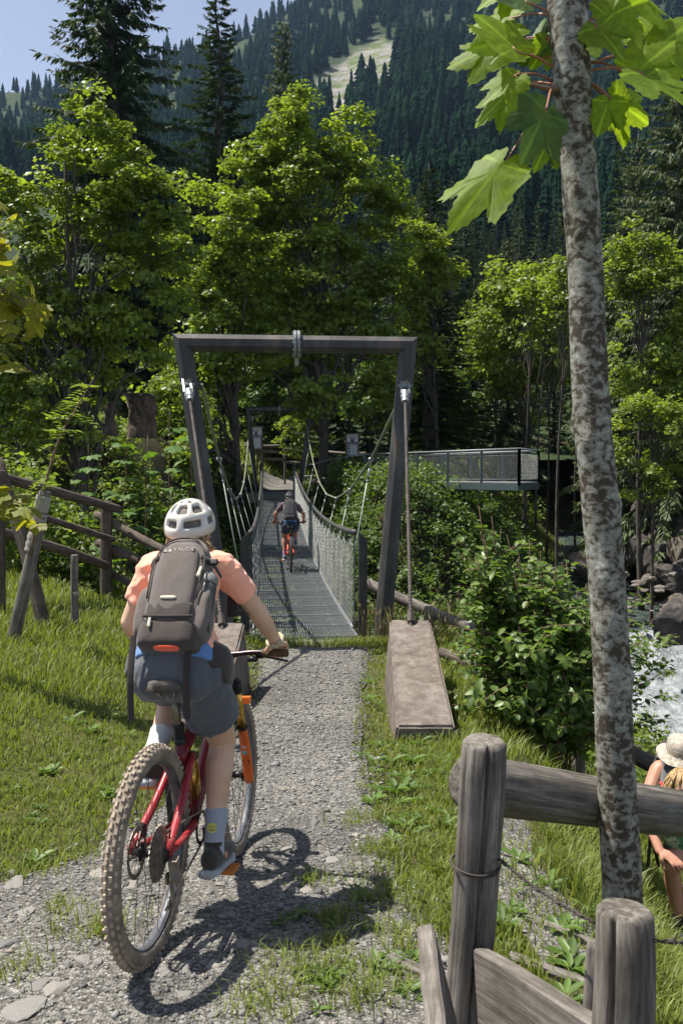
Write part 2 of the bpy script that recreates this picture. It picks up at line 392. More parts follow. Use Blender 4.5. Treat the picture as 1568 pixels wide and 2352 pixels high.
# ---- path beyond the bridge
py = np.linspace(38.9, 52, 40); PU, PY = np.meshgrid(np.linspace(0, 1, 10), py)
fc = np.interp(PY, [38.9, 42, 45, 48, 52], [-2.85, -3.05, -3.3, -2.6, 0.5]); fw = np.interp(PY, [38.9, 44, 48, 52], [0.72, 0.9, 1.6, 2.4])
PX = fc + (PU - 0.5) * 2 * fw * (1 + 0.25 * fbm(PY, PU, 7)); PZ = gz(PX, PY) + 0.05
V, F = grid_mesh(PX, PY, PZ); farp = mk('path', V, F, M_PATH, smoothf=True); tag(farp, kind='structure')
# small worn gravel branch below the log rail
PU, PY = np.meshgrid(np.linspace(0, 1, 14), np.linspace(3.0, 6.2, 30))
PX = np.interp(PY, [3.0, 4.2, 5.2, 6.2], [0.9, 0.78, 0.95, 1.5]) + (PU - 0.5) * (0.5 + 0.2 * fbm(PY, PU, 17)); PZ = gz(PX, PY) + 0.012 - 0.05 * (np.abs(PU - .5) * 2) ** 4
V, F = grid_mesh(PX, PY, PZ); brp = mk('path', V, F, M_PATH, smoothf=True); tag(brp, kind='structure')

# ---- creek water
def mat_water():
    m, nt, N, L, B = newmat('white_water')
    co = coords(N, L, (1, 0.6, 1)); a = N.new('ShaderNodeAttribute'); a.attribute_name = 'tint'
    f = noise(N, L, co, 3.5, 6, 0.7, 0.6)
    s = N.new('ShaderNodeMath'); s.operation = 'ADD'; L.new(f, s.inputs[0]); L.new(a.outputs['Fac'], s.inputs[1])
    c = ramp(N, L, s.outputs[0], [(0.5, (0.035, 0.05, 0.045)), (0.72, (0.12, 0.14, 0.145)), (0.90, (0.20, 0.22, 0.23)), (1.1, (0.32, 0.34, 0.35))])
    L.new(c, B.inputs['Base Color']); B.inputs['Roughness'].default_value = 0.25
    bump(N, L, B, f, 1.0, 0.12); return m
M_WATER = mat_water()
ct = np.linspace(0, 9.4, 330); cu = np.linspace(-1, 1, 34)
ci = np.arange(len(CREEK)); cp = np.stack([np.interp(ct, ci, CREEK[:, k]) for k in range(4)], 1)
tx = np.gradient(cp[:, 0]); ty = np.gradient(cp[:, 1]); tl = np.hypot(tx, ty); nx, ny = -ty / tl, tx / tl
WX = cp[:, 0][:, None] + nx[:, None] * cu * (cp[:, 3] + 0.15)[:, None]; WY = cp[:, 1][:, None] + ny[:, None] * cu * (cp[:, 3] + 0.15)[:, None]
grad = np.abs(np.gradient(cp[:, 2])) / np.maximum(tl, 1e-3)
foam = np.clip(smooth(0.05, 0.3, grad) + np.exp(-((cp[:, 1] - 26.5) / 3.0) ** 2) * 0.8, 0, 1)[:, None] * np.ones_like(WX)
WZ = cp[:, 2][:, None] + 0.14 + (0.10 + 0.5 * foam) * fbm(WX * 1.6, WY * 1.6, 55, 5)
V, F = grid_mesh(WX, WY, WZ)
water = mk('creek_water', V, F, M_WATER, smoothf=True, tint=(foam * 0.42).ravel()); tag(water, kind='structure')

# ---- mountainside
HD = np.array([60, 75, 100, 150, 300, 500, 750, 1000, 1250, 1500, 1700.]); HZ = np.array([2.4, 4.8, 9, 22, 79, 172, 313, 470, 640, 800, 900.])
RX = np.array([-900, 0, 100, 420, 585, 660, 740, 900, 1568, 2600.]); RY = np.array([260, 225, 215, 160, 100, 60, 25, -60, -140, -160.])
def hill_z(u, d):
    e = np.interp(CXP + u * FPX, RX, (HOR - RY) / FPX)
    R = np.interp(u, [-0.4, -0.1, 0.0, 0.25], [1150, 1250, 1320, 1500])
    g = e * R / np.interp(R, HD, HZ)
    z = np.interp(d, HD, HZ) * (1 + (g - 1) * smooth(120, 900, d))
    ridge = np.interp(R, HD, HZ) * g
    z = np.where(d > R, ridge - (d - R) * 0.5, z)
    return z + 1.68 * 0 + (fbm(u * 9, np.log(d) * 4, 61) * 0.16) * z * smooth(60, 200, d) * smooth(0, 150, np.abs(d - R) + 30)
def project(p):
    p = np.asarray(p, float); q = p - CAM; c, s = math.cos(PITCH), math.sin(PITCH)
    zc = q[..., 1] * c - q[..., 2] * s; yc = q[..., 1] * s + q[..., 2] * c
    return CXP + FPX * q[..., 0] / zc, CYP - FPX * yc / zc
def clearing(px, py, wob=True):
    """bare slide on the mountainside"""
    k = (fbm(px / 30, py / 30, 77) * 26) if wob else 0
    ax, ay, bx, by = 760., 215., 880., 130.
    t = np.clip(((px - ax) * (bx - ax) + (py - ay) * (by - ay)) / ((bx - ax) ** 2 + (by - ay) ** 2), 0, 1)
    d = np.hypot(px - ax - t * (bx - ax), py - ay - t * (by - ay))
    return smooth(50, 34, d + k) 
hu = np.concatenate([np.linspace(-0.8, -0.42, 10)[:-1], np.linspace(-0.42, 0.42, 150), np.linspace(0.42, 0.9, 12)[1:]])
hd = np.exp(np.linspace(math.log(62), math.log(1700), 170))
HU, HDD = np.meshgrid(hu, hd); HZZ = hill_z(HU, HDD)
V, F = grid_mesh(HU * HDD, HDD, HZZ)
ppx, ppy = project(V)
clr = clearing(ppx, ppy) * (V[:, 1] > 400)
def mat_hill():
    m, nt, N, L, B = newmat('mountain_ground')
    co = coords(N, L); a = N.new('ShaderNodeAttribute'); a.attribute_name = 'tint'
    f = noise(N, L, co, 0.05, 6, 0.75); h = noise(N, L, co, 0.012, 4, 0.6)
    forest = ramp(N, L, h, [(0.35, (0.018, 0.03, 0.014)), (0.7, (0.045, 0.065, 0.024))])
    bare = ramp(N, L, f, [(0.40, (0.09, 0.12, 0.045)), (0.47, (0.15, 0.165, 0.085)), (0.51, (0.20, 0.19, 0.17)), (0.66, (0.29, 0.28, 0.265))])
    L.new(mixc(N, L, a.outputs['Fac'], forest, bare), B.inputs['Base Color'])
    B.inputs['Roughness'].default_value = 0.95; B.inputs['Specular IOR Level'].default_value = 0.1
    bump(N, L, B, f, 0.8, 4.0); return m
hill = mk('mountain', V, F, mat_hill(), smoothf=True, tint=clr); tag(hill, kind='structure')

# ---- spruce forest that reads as one mass
def far_tree(n, tiers, rng):
    V = []; F = []
    for k in range(tiers):
        t0 = 0.10 + 0.86 * k / tiers; t1 = min(1.0, t0 + 1.75 / tiers)
        R = 0.20 * (1 - t0) ** 0.8 * rng.uniform(0.8, 1.15) + 0.008; b = len(V)
        V.append((0, 0, t1))
        for j in range(n):
            a = (j + rng.uniform(-.3, .3)) / n * 2 * math.pi; rr = R * (1.0 if j % 2 == 0 else rng.uniform(0.42, 0.62)) * rng.uniform(0.8, 1.15)
            V.append((rr * math.cos(a), rr * math.sin(a), t0 - (0.022 if j % 2 == 0 else -0.01)))
        for j in range(n): F.append((b, b + 1 + j, b + 1 + (j + 1) % n))
    return np.array(V), np.array(F)
def forest(name, N, dlo, dhi, n, tiers, seed, kind, hmin=16, hmax=29, ulo=-0.40, uhi=0.40, skip=None):
    rng = np.random.default_rng(seed)
    base = [far_tree(n, tiers, rng) for _ in range(6)]
    u = rng.uniform(ulo, uhi, N); d = np.exp(rng.uniform(math.log(dlo), math.log(dhi), N))
    z = hill_z(u, d); P = np.stack([u * d, d, z], 1); px, py = project(P)
    c = clearing(px, py, True) * (d > 400)
    ok = (c < 0.3) & (fbm(u * 14, np.log(d) * 9, 91) > -0.30)
    ok &= py < 1050
    if skip is not None: ok &= ~skip(px, py, d)
    P = P[ok]; Vs = []; Fs = []; Ts = []; o = 0
    for i, p in enumerate(P):
        bv, bf = base[i % 6]; h = rng.uniform(hmin, hmax); a = rng.uniform(0, 6.28)
        R = rotz(a); v = (bv * np.array([h * rng.uniform(.75, 1.55)] * 2 + [h])) @ R.T + p; v[:, 2] -= 0.6
        Vs.append(v); Fs.append(bf + o); o += len(v); Ts.append(np.full(len(v), rng.beta(2, 2.5)) + rng.uniform(-.12, .12, len(v)))
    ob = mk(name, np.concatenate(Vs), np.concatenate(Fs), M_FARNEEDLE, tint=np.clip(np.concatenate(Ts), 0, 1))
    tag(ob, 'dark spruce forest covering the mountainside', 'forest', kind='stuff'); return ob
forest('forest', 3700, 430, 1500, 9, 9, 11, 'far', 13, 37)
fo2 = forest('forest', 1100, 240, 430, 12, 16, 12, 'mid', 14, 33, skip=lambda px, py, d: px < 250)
tag(fo2, 'spruce forest on the lower slope beneath the bare slide')
# ================================================================== PLANT BUILDERS
def quads_leaf(P, Nn, size, rng, asp=0.62, fold=0.12, tint=None, droop=None, six=False):
    """one folded leaf per point: base, two side points, tip"""
    n = len(P); Nn = Nn / np.maximum(np.linalg.norm(Nn, axis=1, keepdims=True), 1e-6)
    R = rng.normal(size=(n, 3)) if droop is None else droop
    T = R - Nn * np.sum(R * Nn, 1, keepdims=True); T /= np.maximum(np.linalg.norm(T, axis=1, keepdims=True), 1e-6)
    S = np.cross(Nn, T); s = np.broadcast_to(np.asarray(size, float), (n,))[:, None]
    a = P - T * s * 0.5; b = P + T * s * 0.5
    if six:
        l0 = P - T * s * 0.22 + S * s * asp * 0.46 + Nn * s * fold; r0 = P - T * s * 0.22 - S * s * asp * 0.46 + Nn * s * fold
        l1 = P + T * s * 0.16 + S * s * asp * 0.40 + Nn * s * fold; r1 = P + T * s * 0.16 - S * s * asp * 0.40 + Nn * s * fold
        V = np.stack([a, l0, l1, b - Nn * s * 0.08, r1, r0], 1).reshape(-1, 3); i = np.arange(n)[:, None] * 6
        F = np.concatenate([i + np.array([[0, 5, 4, 3]]), i + np.array([[0, 3, 2, 1]])]); k = 6
    else:
        l = P - T * s * 0.08 + S * s * asp * 0.5 + Nn * s * fold; r = P - T * s * 0.08 - S * s * asp * 0.5 + Nn * s * fold
        V = np.stack([a, r, b, l], 1).reshape(-1, 3); i = np.arange(n)[:, None] * 4
        F = np.concatenate([i + np.array([[0, 1, 2]]), i + np.array([[0, 2, 3]])]); k = 4
    if tint is None: tint = rng.beta(2, 2, n)
    return V, F, np.repeat(tint, k)

def clumps(C, per, rad, flat, rng, size, crown_c=None, up=0.8, out=0.6, rnd=0.55, asp=0.75, lower_dark=False, six=False):
    """leaf layers round clump centres C"""
    n = len(C); idx = np.repeat(np.arange(n), per); m = len(idx)
    r = np.broadcast_to(np.asarray(rad, float), (n,))[idx]
    d = rng.normal(size=(m, 3)); d /= np.linalg.norm(d, axis=1, keepdims=True); q = rng.uniform(0, 1, m) ** 0.45
    off = d * (q * r)[:, None]; off[:, 2] *= flat
    P = C[idx] + off
    P[:, 2] -= 0.35 * (off[:, 0] ** 2 + off[:, 1] ** 2) / np.maximum(r, 1e-3)
    o = off / np.maximum(r[:, None], 1e-3)
    if crown_c is not None: 
        e = P - crown_c; o = o + 0.7 * e / np.maximum(np.linalg.norm(e, axis=1, keepdims=True), 1e-3)
    Nn = np.array([0, 0, up]) + o * out + rng.normal(size=(m, 3)) * rnd
    tint = np.clip(rng.beta(2.2, 2.2, n)[idx] * 0.6 + rng.uniform(0, 0.45, m), 0, 1)
    return quads_leaf(P, Nn, size * rng.uniform(0.65, 1.25, m), rng, asp, 0.1, tint, six=six)

def limb(g, a, b, r0, r1, rng, bend=0.12, n=6, seg=7):
    a = np.asarray(a, float); b = np.asarray(b, float); L = np.linalg.norm(b - a)
    pts = [lerp(a, b, t) + (rng.normal(size=3) * bend * L * 0.35 * math.sin(math.pi * t)) + np.array([0, 0, 0.10 * L * math.sin(math.pi * t)]) for t in np.linspace(0, 1, seg)]
    g.tube(pts, np.linspace(r0, r1, seg), n); return pts

def broadleaf(name, label, cat, base, trunk_top, r0, blobs, nclump, per, crad, lsize, mat, seed, lean=None, group=None, nlimb=26, inner=0.55, flat=0.55, up=0.8, bark=None, six=False, gaps=1.0):
    """a leafy tree: tapered trunk with limbs, and a crown of leaf layers with gaps"""
    rng = np.random.default_rng(seed); base = np.asarray(base, float); trunk_top = np.asarray(trunk_top, float)
    t = thing(name, label, cat, base, group)
    B = np.array(blobs, float); wgt = B[:, 3] * B[:, 4] + B[:, 3] * B[:, 5]; wgt = wgt / wgt.sum()
    bi = rng.choice(len(B), nclump, p=wgt)
    d = rng.normal(size=(nclump, 3)); d[:, 2] += 0.25; d /= np.linalg.norm(d, axis=1, keepdims=True)
    q = rng.uniform(inner, 1.0, nclump) ** 0.7
    C = B[bi, :3] + d * B[bi, 3:6] * q[:, None]
    C += rng.normal(size=C.shape) * crad * 0.45
    if gaps:
        hole = np.array([fbm(np.array(c[0] * 0.9 / crad * .35 + 3), np.array(c[2] * 0.9 / crad * .35 + c[1] * .2 / crad), seed + 5, 2) for c in C]); C = C[hole > np.quantile(hole, 0.26 * gaps)]; nclump = len(C)
    cc = B[:, :3].mean(0); cc[2] -= 0.3 * B[:, 5].mean()
    rad = crad * rng.uniform(0.6, 1.35, nclump)
    V, F, T = clumps(C, per, rad, flat, rng, lsize, cc, up=up, six=six)
    g = G(); seg = 12
    bend = rng.normal(size=3) * 0.15; bend[2] = 0
    tp = [lerp(base - [0, 0, .25], trunk_top, s) + bend * math.sin(s * 5) * np.linalg.norm(trunk_top - base) * 0.06 for s in np.linspace(0, 1, seg)]
    g.tube(tp, [r0 * (1.35 if i == 0 else 1.0) * (1 - 0.82 * i / (seg - 1)) for i in range(seg)], 9)
    for i in rng.choice(nclump, min(nlimb, nclump), replace=False):
        c = C[i]; h = np.clip((c[2] - base[2]) / (trunk_top[2] - base[2]) - rng.uniform(0.18, 0.35), 0.15, 0.95)
        s = h * (seg - 1); k = min(int(s), seg - 2); st = lerp(tp[k], tp[k + 1], s - k); rr = r0 * (1 - 0.82 * h) * 0.55
        pts = limb(g, st, c, rr, 0.015, rng)
        for j in range(3):
            k2 = rng.integers(2, 6); near = C[np.argsort(np.linalg.norm(C - pts[k2], axis=1))[rng.integers(0, 5)]]
            limb(g, pts[k2], near, rr * 0.4, 0.008, rng, 0.1, 5, 5)
    g.obj('trunk', bark or M_BARK, t, True)
    mk('crown', V, F, mat, t, tint=T)
    return t

def spruce_geo(h, R, seed, spacing=0.36, per=6, droop=0.32, twigs=24, ragged=0.25, start=0.08, hang=0.5, width=0.075, tlen=0.30):
    """trunk and needle sprays of one spruce, root at the origin"""
    rng = np.random.default_rng(seed); g = G()
    pts = [(0.10 * math.sin(k * 1.3 + seed), 0.10 * math.cos(k * 1.7), h * k / 12) for k in range(13)]
    pts[0] = (0, 0, -0.4)
    r0 = 0.017 * h; g.tube(pts, [r0 * (1.25 if k == 0 else 1) * (1 - k / 12.3) for k in range(13)], 8)
    Vs = []; Ts = []
    z = start * h
    while z < h * 0.985:
        t = z / h; L0 = R * (1 - t) ** 0.82 + 0.15
        if t < 0.18: L0 *= 0.55 + 2.5 * t
        nb = max(3, int(per * (0.6 + 0.6 * (1 - t))))
        a0 = rng.uniform(0, 6.28)
        for j in range(nb):
            a = a0 + j / nb * 6.283 + rng.normal() * 0.25; L = L0 * rng.uniform(1 - ragged * 1.6, 1 + ragged)
            if rng.uniform() < 0.06: continue
            dr = droop * (1 - 0.9 * t) * rng.uniform(0.6, 1.5); rise = 0.30 * t + rng.normal() * 0.05
            dirx, diry = math.cos(a), math.sin(a); zz = z + rng.normal() * 0.08
            s = np.linspace(0, 1, 7)
            bx = np.stack([dirx * L * s, diry * L * s, zz + L * (rise * s - dr * s ** 1.5 + 0.20 * dr * s ** 4)], 1)
            g.tube(bx[::2], [0.012 * L + 0.004, 0.008 * L, 0.005 * L, 0.003], 3, cap=False)
            m = max(6, int(twigs * (0.35 + 0.65 * L / R))); q = np.sort(rng.uniform(0.12, 1.0, m)) 
            P = np.stack([np.interp(q, s, bx[:, k]) for k in range(3)], 1)
            side = np.where(np.arange(m) % 2 == 0, 1.0, -1.0) * rng.uniform(0.4, 1.0, m)
            tl = (tlen * L * (1.05 - 0.7 * q) + 0.10) * rng.uniform(0.6, 1.2, m)
            D = np.stack([dirx * 0.75 - diry * side, diry * 0.75 + dirx * side, -hang * rng.uniform(0.4, 1.6, m) + 0.1], 1)
            D[-1] = (dirx, diry, 0.05)
            D /= np.linalg.norm(D, axis=1, keepdims=True)
            Nn = np.array([0, 0, 1.0]) + rng.normal(size=(m, 3)) * 0.5; S = np.cross(D, Nn); S /= np.linalg.norm(S, axis=1, keepdims=True)
            w = (width * rng.uniform(0.7, 1.4, m) * (0.5 + 0.5 * L / R))[:, None]; tl = tl[:, None]
            mid = P + D * tl * 0.4; mid[:, 2] += 0.02
            Vs.append(np.stack([P, mid + S * w, P + D * tl, mid - S * w], 1).reshape(-1, 3))
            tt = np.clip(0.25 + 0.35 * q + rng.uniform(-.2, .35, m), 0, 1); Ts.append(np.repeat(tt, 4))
        z += spacing * rng.uniform(0.7, 1.3) * (1.0 - 0.35 * t)
    # leader tip
    V = np.concatenate(Vs); n = len(V) // 4; i = np.arange(n)[:, None] * 4
    F = np.concatenate([i + np.array([[0, 1, 2]]), i + np.array([[0, 2, 3]])])
    return g, V, F, np.concatenate(Ts)
SPR = {}
def spruce_kind(key, mat=None, **kw):
    g, V, F, T = spruce_geo(**kw)
    a = mesh('spruce_trunk', g.V(), g.f, True); a.materials.append(M_BARK)
    b = mesh('spruce_crown', V, F, False, T); b.materials.append(mat or M_NEEDLE)
    SPR[key] = (a, b, kw['h'])
def spruce(key, base, h, label, rz=0.0, wide=1.0, group=None, name='spruce_tree'):
    a, b, h0 = SPR[key]; t = thing(name, label, 'tree', base, group)
    s = h / h0; t.scale = (s * wide, s * wide, s); t.rotation_euler = (0, 0, rz)
    put('trunk', a, None, t); put('crown', b, None, t); return t
# ================================================================== SUSPENSION BRIDGE
def segs(A, B, r, n=3):
    """thin prisms from A[i] to B[i]"""
    A = np.asarray(A, float); B = np.asarray(B, float); m = len(A); T = B - A; T /= np.maximum(np.linalg.norm(T, axis=1, keepdims=True), 1e-9)
    ref = np.where(np.abs(T[:, 2:3]) > 0.9, np.array([[1.0, 0, 0]]), np.array([[0, 0, 1.0]]))
    U = np.cross(T, ref); U /= np.linalg.norm(U, axis=1, keepdims=True); W = np.cross(T, U)
    r = np.broadcast_to(np.asarray(r, float), (m,))[:, None]; ring = []
    for k in range(n):
        a = 2 * math.pi * k / n; ring.append((U * math.cos(a) + W * math.sin(a)) * r)
    V = np.stack([A + q for q in ring] + [B + q for q in ring], 1).reshape(-1, 3); i = np.arange(m)[:, None] * 2 * n
    F = np.concatenate([i + np.array([[k, (k + 1) % n, n + (k + 1) % n, n + k]]) for k in range(n)])
    return V, F
BA, BB = np.array([-0.455, 10.9]), np.array([-2.83, 39.0]); BL = float(np.linalg.norm(BB - BA))
BE = (BB - BA) / BL; BR = np.array([BE[1], -BE[0]])
def deckz(t): return -0.35 + 1.29 * t - 4 * 0.54 * t * (1 - t)
def bp(t, off=0.0, dz=0.0, absz=None, along=0.0):
    q = BA + (BB - BA) * t + BR * off + BE * along
    return np.array([q[0], q[1], deckz(t) + dz if absz is None else absz])
bridge = thing('suspension_bridge', 'narrow steel suspension footbridge with grated deck and net sides over the ravine', 'bridge', bp(0))
NP = 28
# deck gratings
g = G(); PL = BL / NP
for k in range(41):
    y = -0.64 + 1.28 * k / 40; g.box((0, y, -0.015), (PL - 0.03, 0.005, 0.03))
for k in range(1, 5): g.box((PL * (k / 5 - 0.5), 0, -0.006), (0.006, 1.28, 0.009))
gm = mesh('grating', g.V(), g.f); gm.materials.append(M_GRATE)
g = G()
for s in (-1, 1): g.box((s * (PL / 2 - 0.013), 0, -0.014), (0.016, 1.31, 0.034))
for s in (-1, 1): g.box((0, s * 0.652, -0.013), (PL - 0.01, 0.014, 0.038))
for sx in (-1, 1):
    for sy in (-0.42, 0.42): g.box((sx * (PL / 2 - 0.07), sy, 0.004), (0.05, 0.035, 0.008))
fm = mesh('grating_frame', g.V(), g.f); fm.materials.append(M_STEEL_LT)
ang = math.atan2(BE[1], BE[0])
for k in range(NP):
    c = bp((k + 0.5) / NP); sl_ = (deckz((k + 1) / NP) - deckz(k / NP)) / PL
    for nm, me in (('grating_panel', gm),):
        o = put(nm, me, None, bridge); o.matrix_local = Matrix.Translation(Vector(c - ORIG[bridge.name])) @ Matrix.Rotation(ang, 4, 'Z') @ Matrix.Rotation(-math.atan(sl_), 4, 'Y')
        f = put('panel_frame', fm, None, o)
# side stringers, cross beams
tt = np.linspace(0, 1, 57)
for s in (-1, 1):
    G().tube([bp(t, s * 0.69, -0.09) for t in tt], 0.045, 8).obj('stringer', M_STEEL, bridge, True)
for k in range(1, 16):
    t = k / 16; g = G(); g.beam(bp(t, -0.86, -0.10), bp(t, 0.86, -0.10), 0.06, 0.10)
    g.obj('cross_beam', M_STEEL, bridge)
# handrails, posts, nets
RH = 1.22
def railz(t): return RH + 0.08 * (2 * t - 1) ** 4
for s in (-1, 1):
    G().tube([bp(t, s * 0.69, railz(t)) for t in np.linspace(0.022, 0.985, 60)], 0.036, 8).obj('handrail', M_STEEL, bridge, True)
    for k in range(1, NP):
        t = k / NP; g = G(); a = bp(t, s * 0.72, -0.12); b = bp(t, s * 0.72, railz(t) - 0.02)
        g.beam(a, b, 0.012, 0.075, up=(BE[0], BE[1], 0)); g.obj('rail_post', M_GREENPAINT, bridge)
    cols = 400; rows = 15; hh = np.linspace(0.02, 1.0, rows + 1); tc = np.linspace(0.02, 0.982, cols + 1)
    P = np.zeros((rows + 1, cols + 1, 3))
    sc_ = np.abs(np.sin(np.pi * tc * NP))                       # top wire hangs in scallops between the posts
    for j in range(rows + 1):
        q = BA[None] + (BB - BA)[None] * tc[:, None] + BR[None] * (s * 0.655)
        q = q + (fbm(tc * 40, np.full_like(tc, j * 0.7), 5) * 0.02 * s)[:, None] * BR
        P[j, :, :2] = q; P[j, :, 2] = deckz(tc) + hh[j] * (railz(tc) - 0.10 - 0.075 * sc_)
    A = []; B = []
    for j in range(rows):
        i0 = np.arange(cols); up = (i0 + j) % 2 == 0
        A.append(np.where(up[:, None], P[j, :-1], P[j + 1, :-1])); B.append(np.where(up[:, None], P[j + 1, 1:], P[j, 1:]))
    V, F = segs(np.concatenate(A), np.concatenate(B), 0.0025)
    o = mk('safety_net', V, F, M_NET, bridge); tag(o, kind='stuff')
    G().tube(P[-1, ::2], 0.008, 5).obj('net_top_wire', M_NET, bridge, True)
    G().tube([bp(t, s * 0.655, 0.03) for t in tc[::8]], 0.012, 6).obj('net_bottom_rail', M_STEEL_LT, bridge, True)
    # wire ties of the scallops
    for k in range(1, NP): V, F = segs([bp(k / NP, s * 0.67, railz(k / NP) - 0.12)], [bp(k / NP, s * 0.69, railz(k / NP) - 0.0)], 0.006, 4); mk('net_tie', V, F, M_STEEL_LT, bridge)
    # end posts: flat galvanised plates with a slanted top
    for t_, al in ((0.0, 0.28), (1.0, -0.3)):
        c = bp(t_, s * 0.76, 0, along=al); e3 = np.array([BE[0], BE[1], 0]); r3 = np.array([BR[0], BR[1], 0]); g = G()
        poly = [(-0.06 * s, -0.12), (0.05 * s, -0.12), (0.05 * s, 1.20), (-0.06 * s, 1.30)]
        if s < 0: poly = poly[::-1]
        g.prism(poly, lambda p: c + r3 * p[0] + e3 * -0.03 + np.array([0, 0, p[1]]), lambda p: c + r3 * p[0] + e3 * 0.03 + np.array([0, 0, p[1]]))
        g.obj('end_post', M_STEEL, bridge)
# portals
def seg_tube(g, a, b, r, n, na, nb, ref, phase=0.0):
    a = np.asarray(a, float); b = np.asarray(b, float); t = nrm(b - a); u = nrm(np.cross(t, ref)); w = np.cross(t, u); V = []
    for p, nn in ((a, na), (b, nb)):
        for k in range(n):
            an = 2 * math.pi * (k + 0.5) / n + phase; q = p + (u * math.cos(an) + w * math.sin(an)) * r
            q = q - t * (np.dot(q - p, nn) / np.dot(t, nn)); V.append(q)
    F = [(k, (k + 1) % n, n + (k + 1) % n, n + k) for k in range(n)] + [tuple(range(n - 1, -1, -1)), tuple(range(n, 2 * n))]
    g.add(V, F)
def portal(t, face):
    e3 = np.array([BE[0], BE[1], 0.0]); z0 = deckz(t) - 0.05; z1 = deckz(t) + 3.63; al = -0.05 * face
    bl = bp(t, -0.96, absz=z0, along=al); br = bp(t, 0.96, absz=z0, along=al); sk = -0.09 * face; tl = bp(t, -1.39 + sk, absz=z1, along=al); tr = bp(t, 1.37 + sk, absz=z1, along=al)
    up = np.array([0, 0, 1.0]); r3 = np.array([BR[0], BR[1], 0]); r = 0.112
    cl = nrm(nrm(tl - bl) + r3); cr = nrm(r3 - nrm(tr - br) )
    for a, b, nb in ((bl, tl, nrm(nrm(tl - bl) + r3)), (br, tr, nrm(nrm(tr - br) - r3))):
        g = G(); seg_tube(g, a, b, r, 8, up, nb, e3); leg = g.obj('portal_leg', M_STEEL, bridge)
        g = G(); g.lathe([(0.17, 0), (0.17, 0.025), (0.12, 0.03)], 10, None, a - [0, 0, 0.01]); g.obj('base_plate', M_STEEL, leg)
    g = G(); seg_tube(g, tl, tr, r, 8, nrm(nrm(tl - bl) + r3), nrm(r3 - nrm(tr - br)), e3); beam = g.obj('portal_beam', M_STEEL, bridge)
    m = (tl + tr) / 2; R = np.stack([e3, up, r3], 1); g = G()
    for s in (-1, 1): g.lathe([(0.165, -0.017), (0.17, -0.012), (0.17, 0.012), (0.165, 0.017)], 20, R, m + r3 * s * 0.022)
    for k in range(10):
        a = k / 10 * 6.283; g.lathe([(0.012, -0.055), (0.012, 0.055)], 6, R, m + (e3 * math.cos(a) + up * math.sin(a)) * 0.14)
    g.obj('beam_flange', M_STEEL_LT, beam)
    g = G(); g.box(m - up * 0.19, (0.05, 0.012, 0.15), np.stack([r3, e3, up], 1)); g.obj('hanging_plate', M_CABLE, beam)
    return bl, br, tl, tr
P0 = portal(0.0, 1); P1 = portal(1.0, -1)
# concrete abutments
M_CONC = mat_noise('concrete', [(0.25, (0.14, 0.13, 0.115)), (0.5, (0.25, 0.235, 0.21)), (0.75, (0.34, 0.32, 0.29))], 6, 0.9, bumpv=0.4, detail=8)
for t, al in ((0, -0.12), (1, 0.18)):
    c = bp(t, 0, -0.30, along=al); R = np.stack([[BR[0], BR[1], 0], [BE[0], BE[1], 0], [0, 0, 1]], 1); g = G(); g.box(c, (2.6, 0.42, 0.46), R); g.obj('abutment', M_CONC, bridge)
# main cables, clamps, hangers
NH = 8
def cabz(t):  return 2.78 + 1.33 * t - 4 * 2.33 * t * (1 - t)
def caboff(t): return 1.26 - 0.04 * math.sin(math.pi * t)
HN = [0.0] + [k / NH for k in range(1, NH)] + [1.0]
def zigzag(a, b, r=0.022): return [a, b]
for s in (-1, 1):
    nodes = [bp(t, s * caboff(t), absz=cabz(t)) for t in HN]
    cab = G().tube(nodes, 0.021, 8).obj('main_cable', M_CABLE, bridge, True)
    for i, t in enumerate(HN[1:-1]):
        n = nodes[i + 1]; bt = bp(t, s * 0.82, -0.06); d = nrm(bt - n); g = G()
        g.box(n, (0.09, 0.05, 0.07)); R = frame_from(d)
        for q in (-0.018, 0.018): g.tube([n + R[:, 0] * q, n + d * 0.16 + R[:, 0] * q], 0.009, 6)
        g.tube([n + d * 0.15, n + d * 0.34], [0.02, 0.014], 6); g.tube([n + d * 0.34, n + d * 0.38], 0.02, 6)
        g.obj('cable_clamp', M_STEEL_LT, bridge, True)
        G().tube([n + d * 0.36, bt], 0.010, 6).obj('hanger', M_HANGER, bridge, True)
    # cables between the clamps carry a thin hand line
for t0, P_ in ((0.0, P0), (1.0, P1)):
    for s, top, bot in ((-1, P_[2], P_[0]), (1, P_[3], P_[1])):
        a = lerp(bot, top, 0.865); e3 = np.array([BE[0], BE[1], 0.0]) * (1 if t0 == 0 else -1)
        n0 = bp(t0, s * caboff(t0), absz=cabz(t0))
        g = G(); g.beam(a + e3 * 0.06, n0 + e3 * 0.02, 0.02, 0.10); g.obj('cable_lug', M_STEEL, bridge)
